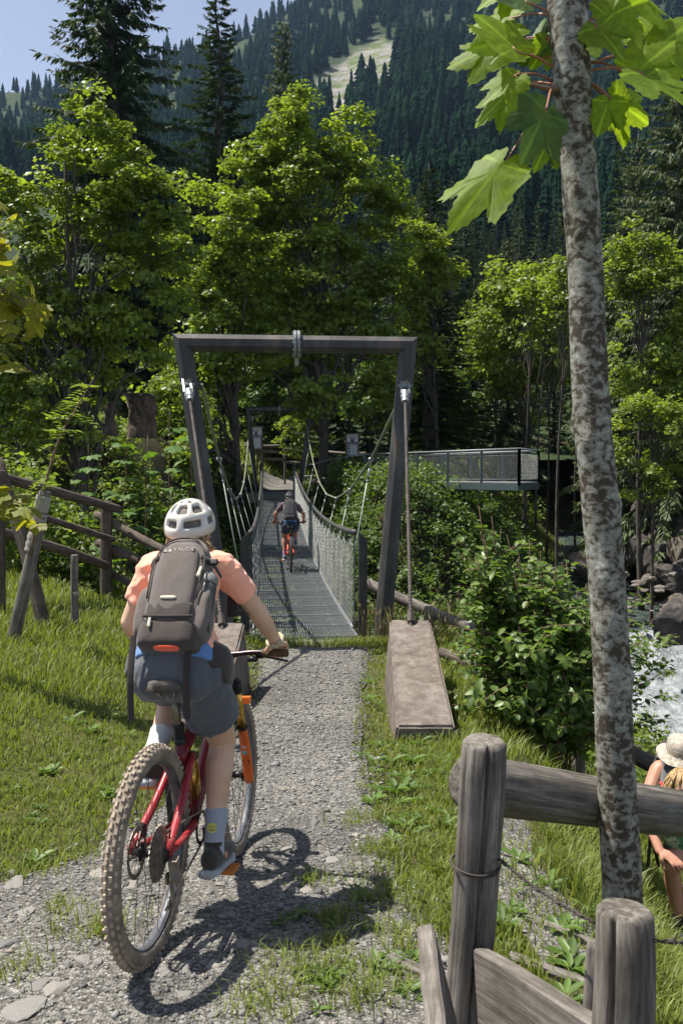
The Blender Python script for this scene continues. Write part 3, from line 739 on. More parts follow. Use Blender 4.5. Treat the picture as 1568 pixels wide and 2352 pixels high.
# back-stay rods with clevis, anchor blocks
STAYS = {}
def ribbed(a, b, r, step=0.02):
    n = int(np.linalg.norm(b - a) / step); pts = [lerp(a, b, i / n) for i in range(n + 1)]; rr = [r * (1.0 if i % 2 else 0.80) for i in range(n + 1)]
    return pts, rr
for s, top, bot in ((-1, P0[2], P0[0]), (1, P0[3], P0[1])):
    a = lerp(bot, top, 0.86) + np.array([0, -0.11, 0]); foot = np.array([0.0, 0.0, 0.0])
    q = np.array([-0.227, 8.2]) + BR * (0.89 * s) ; foot = np.array([q[0], q[1], 0.26]); d = nrm(foot - a)
    STAYS[s] = foot; g = G(); up = np.array([0, 0, 1.0]); r3 = np.array([BR[0], BR[1], 0])
    g.beam(a + np.array([0, 0.07, 0.22]), a + np.array([0, 0.0, 0.0]), 0.07, 0.03, up=(0, 1, 0)); g.obj('stay_lug', M_CABLE, bridge)
    g = G()
    for k in (-1, 1): g.beam(a + r3 * 0.045 * k - d * 0.08, a + r3 * 0.045 * k + d * 0.17, 0.025, 0.07, up=(0, 1, 0))
    g.tube([a - r3 * 0.085, a + r3 * 0.085], 0.024, 8); g.tube([a + d * 0.13, a + d * 0.30], [0.062, 0.042], 10); g.tube([a + d * 0.15, a + d * 0.24], 0.055, 10)
    g.obj('clevis', M_STEEL_LT, bridge, False)
    pts, rr = ribbed(a + d * 0.28, foot + d * 0.12, 0.022); G().tube(pts, rr, 8).obj('stay_rod', M_ROD, bridge)
    g = G(); g.tube([foot - d * 0.13, foot - d * 0.02], 0.038, 6); g.obj('stay_nut', M_ROD, bridge)
def mat_block():
    m, nt, N, L, B = newmat('weathered_concrete')
    co = coords(N, L); f = noise(N, L, co, 9, 9, 0.75); big = noise(N, L, co, 2.2, 5, 0.65, 0.4)
    c = ramp(N, L, f, [(0.3, (0.075, 0.06, 0.05)), (0.5, (0.15, 0.125, 0.105)), (0.72, (0.25, 0.22, 0.19))])
    c = mixc(N, L, ramp(N, L, big, [(0.55, (0, 0, 0)), (0.75, (0.6, 0.6, 0.6))]), c, (0.27, 0.25, 0.225))
    v = N.new('ShaderNodeTexVoronoi'); v.inputs['Scale'].default_value = 26; L.new(co, v.inputs['Vector'])
    pit = ramp(N, L, v.outputs['Distance'], [(0.08, (0, 0, 0)), (0.16, (1, 1, 1))]); msk = noise(N, L, co, 7, 2)
    pm = mixc(N, L, ramp(N, L, msk, [(0.52, (1, 1, 1)), (0.58, (0, 0, 0))]), pit, (1, 1, 1))
    c = mixc(N, L, 1.0, c, pm, 'MULTIPLY'); L.new(c, B.inputs['Base Color']); B.inputs['Roughness'].default_value = 0.95; B.inputs['Specular IOR Level'].default_value = 0.15
    h = N.new('ShaderNodeMath'); h.operation = 'MULTIPLY'; bw = N.new('ShaderNodeRGBToBW'); L.new(pm, bw.inputs[0]); L.new(bw.outputs[0], h.inputs[0]); h.inputs[1].default_value = 1.0
    ad = N.new('ShaderNodeMath'); ad.operation = 'ADD'; L.new(h.outputs[0], ad.inputs[0]); L.new(f, ad.inputs[1]); bump(N, L, B, ad.outputs[0], 0.8, 0.012); return m
M_BLOCK = mat_block()
for s, lab in ((1, 'sloping weathered concrete anchor block beside the young bush, holding a ribbed stay rod'), (-1, 'sloping concrete anchor block half hidden behind the rider in the orange shirt')):
    f = STAYS[s]; wd = 0.40; far = f + np.array([0, 0.12, 0.02]); near = np.array([f[0] + (0.03 if s > 0 else -0.0), 6.32, -0.155])
    if s > 0: near[0] = 0.615
    prof = []
    for c, zt, w2 in ((far, far[2], wd * 0.98), (near, near[2], wd * 1.06)):
        gzv = gzs(c[0], c[1]) - 0.35
        for k in (-1, 1): prof.append(((c[0] + k * w2 / 2), c[1], zt)); prof.append((c[0] + k * (w2 / 2 + 0.07), c[1] + (0.10 if c is far else 0), gzv))
    bm = bmesh.new(); vs = [bm.verts.new(p) for p in prof]   # far-l top, far-l bot, far-r top, far-r bot, near-l top, ...
    for fc in ((0, 2, 6, 4), (4, 6, 7, 5), (0, 1, 3, 2), (0, 4, 5, 1), (2, 3, 7, 6), (1, 5, 7, 3)): bm.faces.new([vs[i] for i in fc])
    bmesh.ops.recalc_face_normals(bm, faces=bm.faces)
    bmesh.ops.bevel(bm, geom=list(bm.edges), offset=0.018, segments=2, affect='EDGES')
    bmesh.ops.subdivide_edges(bm, edges=[e for e in bm.edges if e.calc_length() > 0.3], cuts=6, use_grid_fill=True)
    rng = np.random.default_rng(5 + s)
    for v in bm.verts: v.co += Vector(rng.normal(size=3) * 0.0016)
    c0 = np.array([f[0], 7.3, -0.4])
    for v in bm.verts: v.co -= Vector(c0)
    me = bpy.data.meshes.new('anchor_block'); bm.to_mesh(me); bm.free(); o = put('anchor_block', me, M_BLOCK, None, c0); tag(o, lab, 'concrete block')
# ================================================================== TREES AND UNDERGROWTH
def pxb(lst, d, sx=1.0, depth=0.8):
    """crown lobes given by where their middle is seen, at distance d"""
    k = d / FPX; out = []
    for q in lst:
        x, y, rx, rz = q[:4]; dd = d + (q[4] if len(q) > 4 else 0); c = at(x, y, dd); out.append((c[0], c[1], c[2], rx * k * sx, rx * k * depth, rz * k))
    return out
def base_at(x, d): 
    p = at(x, 1000, d); return np.array([p[0], p[1], gzs(p[0], p[1])])
# big sycamore maples
b = base_at(176, 24)
broadleaf('maple_tree', 'tall sunlit maple with rounded crown standing above the thicket and the carved stumps', 'tree', b, at(165, 330, 24), 0.17,
          pxb([(170, 270, 110, 100), (60, 380, 110, 110), (230, 400, 120, 120), (20, 560, 100, 150), (170, 560, 150, 130), (320, 480, 95, 110), (300, 640, 120, 120), (110, 760, 150, 130), (280, 800, 110, 90), (20, 780, 90, 130), (380, 560, 60, 70), (160, 910, 170, 90), (40, 920, 100, 80), (90, 985, 90, 60), (60, 680, 120, 100)], 24),
          520, 85, 0.44, 0.15, M_LEAF, 3, flat=0.42, nlimb=40)
b = base_at(742, 41.5)
broadleaf('maple_tree', 'tallest broad maple behind the bridge portal, its crown rising to a rounded peak', 'tree', b, at(735, 300, 41.5), 0.26,
          pxb([(725, 270, 85, 75), (790, 330, 85, 80), (655, 345, 85, 80), (850, 410, 60, 70), (580, 420, 90, 80), (700, 450, 150, 110), (820, 520, 100, 110), (880, 470, 50, 60), (620, 560, 130, 110), (750, 640, 150, 120), (880, 620, 60, 100), (640, 740, 120, 100), (800, 800, 120, 90), (715, 925, 48, 60, -2.5), (880, 930, 50, 70, -1), (690, 985, 26, 38, 2.5)], 41.5),
          700, 80, 0.68, 0.235, M_LEAF, 4, flat=0.42, nlimb=46)
b = base_at(547, 38.5)
broadleaf('maple_tree', 'darker slender-trunked maple leaning beside the far end of the bridge', 'tree', b, at(530, 470, 38.5), 0.19,
          pxb([(500, 480, 80, 75), (440, 590, 70, 80), (560, 620, 80, 80), (480, 720, 100, 90), (600, 790, 60, 60), (470, 850, 90, 80), (400, 960, 70, 80, -3), (410, 1060, 50, 60, -5)], 38.5),
          400, 70, 0.66, 0.235, M_LEAF, 5, flat=0.42, nlimb=36)
b = base_at(1205, 47)
broadleaf('young_broadleaf', 'bright green broadleaf tree rising behind the viewing platform', 'tree', b, at(1215, 620, 47), 0.13,
          pxb([(1215, 620, 85, 50), (1150, 700, 70, 70), (1260, 690, 75, 80), (1200, 790, 120, 80), (1130, 830, 60, 70), (1290, 800, 50, 80), (1180, 880, 80, 50)], 47), 240, 70, 0.75, 0.24, M_LEAF_PALE, 6)
b = base_at(1480, 33)
broadleaf('young_broadleaf', 'leafy light green tree at the gorge edge in front of the drooping spruce', 'tree', b, at(1470, 560, 33), 0.12,
          pxb([(1470, 590, 70, 70), (1430, 690, 50, 80), (1530, 680, 70, 90), (1480, 790, 80, 70), (1440, 870, 50, 60), (1560, 860, 60, 90)], 33), 190, 70, 0.5, 0.17, M_LEAF_PALE, 7)
b = base_at(1010, 43)
broadleaf('young_broadleaf', 'slim yellow-green broadleaf tree touching the tallest maple beside the dark spruce', 'tree', b, at(985, 560, 43), 0.1,
          pxb([(965, 560, 45, 55), (930, 680, 55, 70), (1000, 640, 40, 50), (950, 800, 60, 70)], 43.0), 110, 70, 0.65, 0.24, M_LEAF_PALE, 8)
# spruces
spruce_kind('dense', h=24, R=4.0, seed=1, spacing=0.30, per=9, droop=0.62, twigs=100, hang=1.2, width=0.055, ragged=0.3, tlen=0.2)
spruce_kind('open', h=22, R=2.9, seed=2, spacing=0.42, per=7, droop=0.34, twigs=85, hang=0.55, width=0.05, tlen=0.22)
spruce_kind('pale', mat=M_NEEDLE_PALE, h=20, R=3.4, seed=3, spacing=0.34, per=9, droop=0.6, twigs=100, hang=1.3, width=0.045, ragged=0.3, tlen=0.2)
spruce_kind('mid', h=22, R=3.0, seed=4, spacing=0.55, per=7, droop=0.42, twigs=30, hang=0.7, width=0.11)
spruce_kind('mid_narrow', h=24, R=2.3, seed=5, spacing=0.55, per=7, droop=0.36, twigs=28, hang=0.6, width=0.11)
def sp(key, x, ytop, d, label, wide=1.0, rz=0.0, group=None):
    b = base_at(x, d); top = at(x, ytop, d)[2]
    return spruce(key, b, top - b[2], label, rz, wide, group)
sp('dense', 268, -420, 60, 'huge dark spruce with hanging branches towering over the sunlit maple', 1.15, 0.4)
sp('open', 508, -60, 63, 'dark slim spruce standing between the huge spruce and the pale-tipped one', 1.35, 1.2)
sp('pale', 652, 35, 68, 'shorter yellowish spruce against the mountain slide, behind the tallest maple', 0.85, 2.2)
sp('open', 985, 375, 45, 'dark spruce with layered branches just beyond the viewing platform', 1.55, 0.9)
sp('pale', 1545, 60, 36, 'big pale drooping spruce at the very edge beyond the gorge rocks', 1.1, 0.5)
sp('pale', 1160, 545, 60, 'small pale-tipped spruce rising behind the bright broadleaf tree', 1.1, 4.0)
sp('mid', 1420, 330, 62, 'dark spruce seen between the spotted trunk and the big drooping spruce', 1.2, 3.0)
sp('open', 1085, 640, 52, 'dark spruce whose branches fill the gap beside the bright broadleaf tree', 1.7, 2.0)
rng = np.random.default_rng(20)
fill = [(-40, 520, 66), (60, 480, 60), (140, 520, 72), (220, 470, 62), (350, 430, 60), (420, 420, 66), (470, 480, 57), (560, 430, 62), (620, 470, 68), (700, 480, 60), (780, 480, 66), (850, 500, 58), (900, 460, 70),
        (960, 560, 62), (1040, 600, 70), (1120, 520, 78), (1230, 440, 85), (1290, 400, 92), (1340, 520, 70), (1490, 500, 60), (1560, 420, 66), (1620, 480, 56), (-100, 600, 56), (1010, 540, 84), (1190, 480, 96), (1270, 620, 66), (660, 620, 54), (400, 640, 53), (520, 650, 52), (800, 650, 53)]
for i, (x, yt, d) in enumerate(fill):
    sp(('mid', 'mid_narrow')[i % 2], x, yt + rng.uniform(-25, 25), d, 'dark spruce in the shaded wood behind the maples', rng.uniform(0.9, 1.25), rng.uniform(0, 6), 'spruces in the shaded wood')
for i in range(120):
    u = rng.uniform(0.02, 0.40) if i % 3 else rng.uniform(-0.1, 0.15); d = math.exp(rng.uniform(math.log(95), math.log(260))); z = float(hill_z(np.array([u]), np.array([d]))[0])
    spruce(('mid', 'mid_narrow', 'open')[i % 3], (u * d, d, z - 0.4), rng.uniform(17, 28), 'tall spruce at the foot of the wooded mountainside', rng.uniform(0, 6), rng.uniform(0.9, 1.2), 'spruces at the mountain foot')
sp('pale', 1455, 300, 41, 'pale drooping spruce rising just beside the spotted trunk beyond the gorge', 1.0, 1.5)
b = base_at(1500, 31)
broadleaf('young_broadleaf', 'low spreading broadleaf overhanging the gorge rocks at the edge', 'tree', b, at(1500, 960, 31), 0.08, pxb([(1500, 960, 70, 55), (1440, 1040, 50, 50), (1560, 1030, 60, 60), (1490, 1100, 60, 40)], 31), 120, 60, 0.45, 0.15, M_LEAF_PALE, 17)
for x, y, r, d, sd, lab in ((470, 900, 95, 53, 21, 'dark-leaved understory tree filling the gap beside the first portal leg'), (650, 850, 85, 50, 22, 'dark-leaved understory tree above the far notice boards'), (870, 880, 85, 47, 23, 'dark-leaved understory tree behind the notice board nearest the platform'), (1010, 930, 80, 49, 24, 'dark-leaved understory tree behind the platform railing'), (30, 930, 110, 34, 25, 'dark-leaved understory tree at the very edge beneath the sunlit maple')):
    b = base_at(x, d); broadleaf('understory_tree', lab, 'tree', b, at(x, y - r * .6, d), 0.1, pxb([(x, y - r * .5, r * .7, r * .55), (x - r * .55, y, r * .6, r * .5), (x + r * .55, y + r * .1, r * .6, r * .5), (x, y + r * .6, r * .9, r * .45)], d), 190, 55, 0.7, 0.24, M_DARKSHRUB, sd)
b = base_at(690, 44)
broadleaf('maple_shoot', 'small sunlit maple shoot half hiding the middle notice board', 'sapling', b, at(690, 985, 44), 0.04, pxb([(690, 985, 30, 30), (668, 1000, 28, 20), (715, 1005, 28, 22), (690, 1035, 26, 20)], 44), 46, 40, 0.4, 0.16, M_LEAF_PALE, 27, gaps=0.3, nlimb=8)
# thin bare trunks in the gorge wood
for i, (x, yt, yb, d, r) in enumerate([(1213, 640, 1130, 40, 0.075), (1238, 660, 1100, 43, 0.07), (1287, 600, 1180, 37, 0.085), (1262, 640, 1080, 45, 0.06), (1330, 620, 1120, 42, 0.07), (1145, 700, 1040, 48, 0.07), (1100, 720, 1040, 50, 0.06)]):
    a = at(x - 6, yb, d); b = at(x + rng.uniform(-14, 14), yt, d); a[2] = min(a[2], gzs(a[0], a[1]) + 0.2) - 0.3
    tops = pxb([(x, yt + 30, 34, 40), (x + rng.uniform(-20, 20), yt + 110, 38, 45)], d)
    broadleaf('thin_tree', 'thin bare-stemmed tree in the gorge wood, ' + ('third trunk from the platform side', 'fourth trunk from the platform side', 'sixth trunk from the platform side', 'fifth trunk from the platform side', 'seventh trunk, just before the spotted sapling', 'second trunk, behind the platform railing', 'first trunk, behind the platform railing')[i], 'tree', a + [0, 0, .3], b, r, tops, 30, 40, 0.6, 0.22, M_LEAF_PALE if i % 2 else M_LEAF, 50 + i, group='thin trees in the gorge wood', nlimb=10)

# undergrowth -------------------------------------------------------
def thicket(name, label, N, xr, yr, hfun, per, crad, lsize, mat, seed, keep=None, up=0.8, logy=False):
    rng = np.random.default_rng(seed)
    y = np.exp(rng.uniform(math.log(yr[0]), math.log(yr[1]), N)) if logy else rng.uniform(yr[0], yr[1], N)
    x = rng.uniform(xr[0], xr[1], N)
    z0 = gz(x, y); h = hfun(x, y) * (0.55 + 0.9 * (fbm(x * 0.6, y * 0.6, seed) + 0.5)); z = z0 + h * rng.uniform(0.05, 1.0, N) ** 0.7
    C = np.stack([x, y, z], 1)
    # keep the bridge corridor free
    q = (C[:, :2] - BA); s = q @ BE; off = q @ BR
    hit = (s > -0.6) & (s < BL + 2) & (np.abs(off) < 1.5) & (z > deckz(np.clip(s / BL, 0, 1)) - 0.7 - crad)
    ok = ~hit
    if keep is not None: ok &= keep(x, y, z)
    C = C[ok]
    V, F, T = clumps(C, per, crad * rng.uniform(0.6, 1.3, len(C)), 0.6, rng, lsize, None, up=up)
    o = mk(name, V, F, mat, None, tint=T); tag(o, label, 'undergrowth', kind='stuff')
    # stems
    S = rng.choice(len(C), min(len(C), 220), replace=False); A = C[S].copy(); A[:, 2] = gz(A[:, 0], A[:, 1]) - 0.1; A[:, :2] += rng.normal(size=(len(S), 2)) * 0.15
    V, F = segs(A, C[S], 0.008 * lsize / 0.12, 4); mk('stems', V, F, M_TWIG, o)
    return o
thicket('undergrowth', 'leafy thicket on the bank behind the rustic rail fence', 1350, (-10, -1.9), (12.4, 19), lambda x, y: np.interp(x, [-10, -6, -4.6, -3.6, -3.0, -1.9], [4.3, 3.8, 2.7, 1.9, 1.6, 0.8]) * np.interp(y, [12.4, 13.5, 15], [0.55, 0.85, 1.05]), 56, 0.40, 0.105, M_SHRUB, 101, logy=True)
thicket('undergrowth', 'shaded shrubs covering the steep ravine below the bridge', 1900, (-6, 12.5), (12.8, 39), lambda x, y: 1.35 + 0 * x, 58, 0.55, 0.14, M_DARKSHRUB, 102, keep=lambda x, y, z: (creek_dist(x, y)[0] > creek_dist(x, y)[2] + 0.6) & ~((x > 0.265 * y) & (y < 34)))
thicket('undergrowth', 'low leafy growth cloaking the bank under the carved stumps', 1500, (-13, -2.2), (19.8, 29), lambda x, y: 0.75 + 0 * x, 46, 0.42, 0.13, M_SHRUB, 105)
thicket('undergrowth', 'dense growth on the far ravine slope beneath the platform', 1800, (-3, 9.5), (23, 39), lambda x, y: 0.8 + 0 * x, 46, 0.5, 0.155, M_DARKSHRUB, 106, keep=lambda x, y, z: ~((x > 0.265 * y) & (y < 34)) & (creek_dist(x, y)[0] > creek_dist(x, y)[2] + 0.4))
thicket('undergrowth', 'rank low growth on the slope between the hikers and the rapids', 520, (2.2, 9.5), (8.6, 22), lambda x, y: 0.5 + 0 * x, 50, 0.3, 0.09, M_SHRUB, 107, keep=lambda x, y, z: (x > 0.19 * y) & (creek_dist(x, y)[0] > creek_dist(x, y)[2] + 0.3))
thicket('undergrowth', 'low shrubs and ferns around the far landing and the platform', 620, (-16, 16), (36, 58), lambda x, y: 0.9 + 0.5 * (y > 48), 52, 0.6, 0.19, M_SHRUB, 103,
        keep=lambda x, y, z: (np.abs(x - np.interp(y, [38, 42, 45, 48, 52], [-2.8, -3.05, -3.3, -2.6, 0.5])) > np.interp(y, [38, 44, 46, 52], [1.3, 1.5, 2.8, 4.0])) & ~((y < 50) & (x > -1) & (x < 6.5) & (z > 1.6)) & (creek_dist(x, y)[0] > creek_dist(x, y)[2] + 1))
thicket('undergrowth', 'ferny shrubs hanging over the rocky gorge wall', 330, (9.5, 22), (24, 48), lambda x, y: 1.0 + 0 * x, 55, 0.5, 0.15, M_SHRUB, 104, keep=lambda x, y, z: (creek_dist(x, y)[0] > creek_dist(x, y)[2] + 2.2) & (creek_dist(x, y)[3] > 0) & (fbm(x * .5, y * .5, 8) > -0.06))
# ================================================================== FENCES, BOARDS, PLATFORM, ROCKS
def hit(x, y, lo=1.2, hi=60):
    """where the sight line through (x, y) meets the ground"""
    ds = np.arange(lo, hi, 0.02); p0 = at(x, y, 1.0); r = p0 - CAM
    P = CAM[None] + r[None] * ds[:, None]; below = P[:, 2] < gz(P[:, 0], P[:, 1]); i = int(np.argmax(below)) if below.any() else len(ds) - 1
    q = P[i].copy(); q[2] = gzs(q[0], q[1]); return q
def mat_wood(name, dark, mid, light, ring=None, moss=None):
    m, nt, N, L, B = newmat(name)
    a = N.new('ShaderNodeAttribute'); a.attribute_name = 'wood'; mp = N.new('ShaderNodeMapping'); mp.inputs['Scale'].default_value = (1, 1, 0.06)
    L.new(a.outputs['Vector'], mp.inputs[0]); f = noise(N, L, mp.outputs[0], 55, 6, 0.7, 0.5)
    mp2 = N.new('ShaderNodeMapping'); L.new(a.outputs['Vector'], mp2.inputs[0]); g = noise(N, L, mp2.outputs[0], 7, 5, 0.65)
    c = ramp(N, L, f, [(0.3, dark), (0.5, mid), (0.72, light)])
    c = mixc(N, L, 0.75, c, ramp(N, L, g, [(0.3, (0.5, 0.47, 0.45)), (0.6, (1.1, 1.08, 1.05))]), 'MULTIPLY')
    if moss:
        ge = N.new('ShaderNodeNewGeometry'); sp_ = N.new('ShaderNodeSeparateXYZ'); L.new(a.outputs['Vector'], sp_.inputs[0])
        mm = N.new('ShaderNodeMath'); mm.operation = 'MULTIPLY_ADD'; mm.inputs[1].default_value = 9.0; mm.inputs[2].default_value = -0.25; L.new(sp_.outputs[1], mm.inputs[0])
        ad = N.new('ShaderNodeMath'); ad.operation = 'MULTIPLY'; ad.use_clamp = True; L.new(mm.outputs[0], ad.inputs[0]); L.new(ramp(N, L, g, [(0.3, (0, 0, 0)), (0.55, (1, 1, 1))]), ad.inputs[1])
        c = mixc(N, L, ad.outputs[0], c, moss)
    L.new(c, B.inputs['Base Color']); B.inputs['Roughness'].default_value = 0.85; B.inputs['Specular IOR Level'].default_value = 0.25
    bump(N, L, B, f, 0.55, 0.004); return m
M_WOODGREY = mat_wood('grey_wood', (0.05, 0.045, 0.04), (0.145, 0.13, 0.113), (0.29, 0.272, 0.245))
M_WOODBROWN = mat_wood('brown_wood', (0.035, 0.028, 0.023), (0.095, 0.074, 0.06), (0.20, 0.165, 0.135))
M_WOODMOSS = mat_wood('mossy_wood', (0.04, 0.035, 0.03), (0.125, 0.112, 0.095), (0.27, 0.25, 0.222), moss=(0.11, 0.105, 0.03))
M_WOODEND = mat_noise('cut_wood', [(0.3, (0.08, 0.07, 0.06)), (0.7, (0.27, 0.24, 0.20))], 30, 0.9)
def log(a, b, r0, r1=None, mat=None, parent=None, name='rail', n=14, seed=0, crack=False, rag=0.05, seg=None, dome=False):
    """a round timber with an uneven surface; wood coordinates run along it"""
    rng = np.random.default_rng(seed + 900); a = np.asarray(a, float); b = np.asarray(b, float); r1 = r0 if r1 is None else r1
    L = np.linalg.norm(b - a); seg = seg or max(5, int(L / 0.09)); t = nrm(b - a)
    ref = np.array([0, 0, 1.0]) if abs(t[2]) < 0.85 else np.array([0, -1.0, 0]); u = nrm(np.cross(t, ref)); w = np.cross(u, t)
    V = []; Wd = []; ph = rng.uniform(0, 100); ss = np.linspace(0, 1, seg + 1)
    ss = list(ss)
    prof = [(s, 1.0) for s in ss]
    prof = [(0.0, 0.80 if not dome else 0.55), (0.012 / L, 0.97)] + prof[1:-1] + [(1 - 0.012 / L, 0.97), (1.0, 0.80)]
    if dome: prof = [(0, 0.45), (0.02 / L, 0.85), (0.05 / L, 0.97)] + prof[2:]
    sway = rng.normal(size=2) * 0.012 * L
    for s, k in prof:
        c = lerp(a, b, s) + (u * sway[0] + w * sway[1]) * math.sin(math.pi * s)
        for j in range(n):
            an = 2 * math.pi * j / n; rr = lerp(r0, r1, s) * k * (1 + rag * (float(fbm(np.array(math.cos(an) * 1.5 + ph), np.array(math.sin(an) * 1.5 + s * L * 2.5), 3)) * 2))
            if crack and j in crack: rr *= crack[j] if s > 0.02 else 1
            p = c + u * rr * math.cos(an) + w * rr * math.sin(an); V.append(p); Wd.append((rr * math.cos(an) + ph, -rr * math.sin(an), s * L + ph))
    m = len(prof); F = []
    for i in range(m - 1):
        for j in range(n): k = (j + 1) % n; F.append((i * n + j, (i + 1) * n + j, (i + 1) * n + k, i * n + k))
    F.append(tuple(range(n))); F.append(tuple(range(m * n - 1, (m - 1) * n - 1, -1)))
    o = mk(name, V, F, mat or M_WOODGREY, parent, True)
    Wd = np.array(Wd); at_ = o.data.attributes.new('wood', 'FLOAT_VECTOR', 'POINT'); at_.data.foreach_set('vector', Wd.astype(np.float32).ravel())
    for p in o.data.polygons[-2:]: p.use_smooth = False
    return o
def plank(a, b, w, h, mat=None, parent=None, name='plank', up=(0, 0, 1), seed=0):
    a = np.asarray(a, float); b = np.asarray(b, float); t = nrm(b - a); L = np.linalg.norm(b - a); sx = nrm(np.cross(t, up)); uz = np.cross(sx, t)
    rng = np.random.default_rng(seed); seg = max(2, int(L / 0.12)); V = []; Wd = []
    c = 0.006 if min(w, h) > 0.02 else min(w, h) * 0.2
    ring = [(-w / 2 + c, -h / 2), (w / 2 - c, -h / 2), (w / 2, -h / 2 + c), (w / 2, h / 2 - c), (w / 2 - c, h / 2), (-w / 2 + c, h / 2), (-w / 2, h / 2 - c), (-w / 2, -h / 2 + c)]
    for i in range(seg + 1):
        p = lerp(a, b, i / seg) + rng.normal(size=3) * 0.0015
        for x, z in ring: V.append(p + sx * x + uz * z); Wd.append((x * 1.0 + seed, z, i / seg * L + seed))
    n = 8; F = [(i * n + j, (i + 1) * n + j, (i + 1) * n + (j + 1) % n, i * n + (j + 1) % n) for i in range(seg) for j in range(n)]
    F.append(tuple(range(n))); F.append(tuple(range((seg + 1) * n - 1, seg * n - 1, -1)))
    o = mk(name, V, F, mat or M_WOODGREY, parent)
    q = o.data.attributes.new('wood', 'FLOAT_VECTOR', 'POINT'); q.data.foreach_set('vector', np.array(Wd, np.float32).ravel()); return o

# rustic fence on the bank
pb = at(246, 1350, 12.0); pb[2] = gzs(pb[0], pb[1]) - 0.2
fence = thing('rail_fence', 'rustic brown rail fence of round logs running down to the bridge', 'fence', pb)
log(pb, at(246, 1150, 12.0), 0.085, 0.08, M_WOODBROWN, fence, 'post', seed=1)
e = at(2, 1375, 9.4); e[2] = gzs(e[0], e[1]) - 0.2; log(e, at(4, 1080, 9.4), 0.05, 0.045, M_WOODBROWN, fence, 'post', seed=2)
e = at(488, 1460, 11.0); e[2] = gzs(e[0], e[1]) - 0.2; log(e, at(488, 1300, 11.0), 0.06, 0.06, M_WOODBROWN, fence, 'post', seed=3)
for i, (x0, y0, d0, x1, y1, d1, r) in enumerate([(-40, 1085, 9.8, 274, 1170, 11.85, 0.062), (20, 1163, 10.0, 262, 1240, 11.9, 0.045), (-30, 1215, 9.8, 246, 1300, 11.85, 0.062),
                                                 (222, 1182, 12.2, 500, 1322, 11.1, 0.06), (224, 1246, 12.2, 500, 1394, 11.1, 0.06), (236, 1306, 12.2, 500, 1455, 11.1, 0.05)]):
    log(at(x0, y0, d0), at(x1, y1, d1), r, r * 0.92, M_WOODBROWN, fence, 'rail', seed=10 + i)
a = at(112, 1410, 9.0); a[2] = gzs(a[0], a[1]) - 0.15
br_ = thing('leaning_pole', 'brown bark-covered pole leaning against the rustic fence rails', 'pole', a)
log(a, at(-6, 1055, 9.5), 0.07, 0.06, M_WOODBROWN, br_, 'pole_shaft', seed=20)
a = hit(24, 1472); a[2] -= 0.1
st = thing('tree_stake', 'grey leaning wooden stake bound with pale cloth strips', 'stake', a)
top = at(104, 1128, a[1]); log(a, top, 0.062, 0.058, M_WOODGREY, st, 'stake_shaft', seed=21)
M_CLOTH = mat_noise('jute_strip', [(0.3, (0.22, 0.20, 0.17)), (0.7, (0.38, 0.355, 0.31))], 60, 0.95, stretch=(1, 1, 4), bumpv=0.6)
for lo_, hi_ in ((0.62, 0.74), (0.76, 0.86), (0.87, 0.97)):
    g = G(); pts = []; rr = []
    for k in range(10): s = lerp(lo_, hi_, k / 9); pts.append(lerp(a, top, s)); rr.append(0.069 + 0.004 * math.sin(k * 2.1 + lo_ * 20))
    g.tube(pts, rr, 14); g.obj('cloth_wrap', M_CLOTH, st, True)
# sapling tied to the stake
q0 = lerp(a, top, 0.6) + np.array([0.02, -0.09, 0]); d_ = a[1]
sap = thing('staked_sapling', 'thin ash sapling tied to the leaning stake, feathery leaves', 'sapling', q0)
stem = [q0, at(108, 1100, d_), at(140, 1000, d_ + .1), at(180, 930, d_ + .2), at(215, 870, d_ + .3)]
G().tube(spline(stem, 24), np.linspace(0.016, 0.005, 24), 6).obj('stem', M_TWIG, sap, True)
rng = np.random.default_rng(33); Vs = []; Fs = []; Ts = []; o_ = 0
sp_ = spline(stem, 40)
for k in range(26):
    s0 = sp_[rng.integers(6, 40)]; dr = nrm(np.array([rng.normal(), rng.normal() * 0.6, rng.uniform(-0.3, 0.5)])); Lf = rng.uniform(0.18, 0.34)
    for j in range(11):
        q = s0 + dr * Lf * (j // 2 * 2 + 2) / 12 - np.array([0, 0, 0.08 * (j / 11) ** 2]); sd = nrm(np.cross(dr, (0, 0, 1))) * (1 if j % 2 else -1)
        V, F, T = quads_leaf(np.array([q + sd * 0.035]), np.array([[0.2 * rng.normal(), 0.2 * rng.normal(), 1.0]]), 0.085, rng, 0.36, 0.05, np.array([rng.uniform(.4, 1)]), droop=np.array([sd + dr * 0.4]))
        Vs.append(V); Fs.append(F + o_); Ts.append(T); o_ += 4
mk('foliage', np.concatenate(Vs), np.concatenate(Fs), M_SHRUB, sap, tint=np.concatenate(Ts))
a = hit(174, 1450); a[2] -= 0.1
st2 = thing('short_stake', 'short pale round stake standing alone in the meadow grass', 'stake', a)
log(a, at(172, 1274, a[1]), 0.042, 0.04, M_WOODGREY, st2, 'stake_shaft', seed=22, dome=False)
g = G(); m = lerp(a, at(172, 1274, a[1]), 0.55); g.tube([m - [0, 0, .02], m + [0, 0, .02]], 0.046, 12); g.obj('tie', M_CLOTH, st2, True)

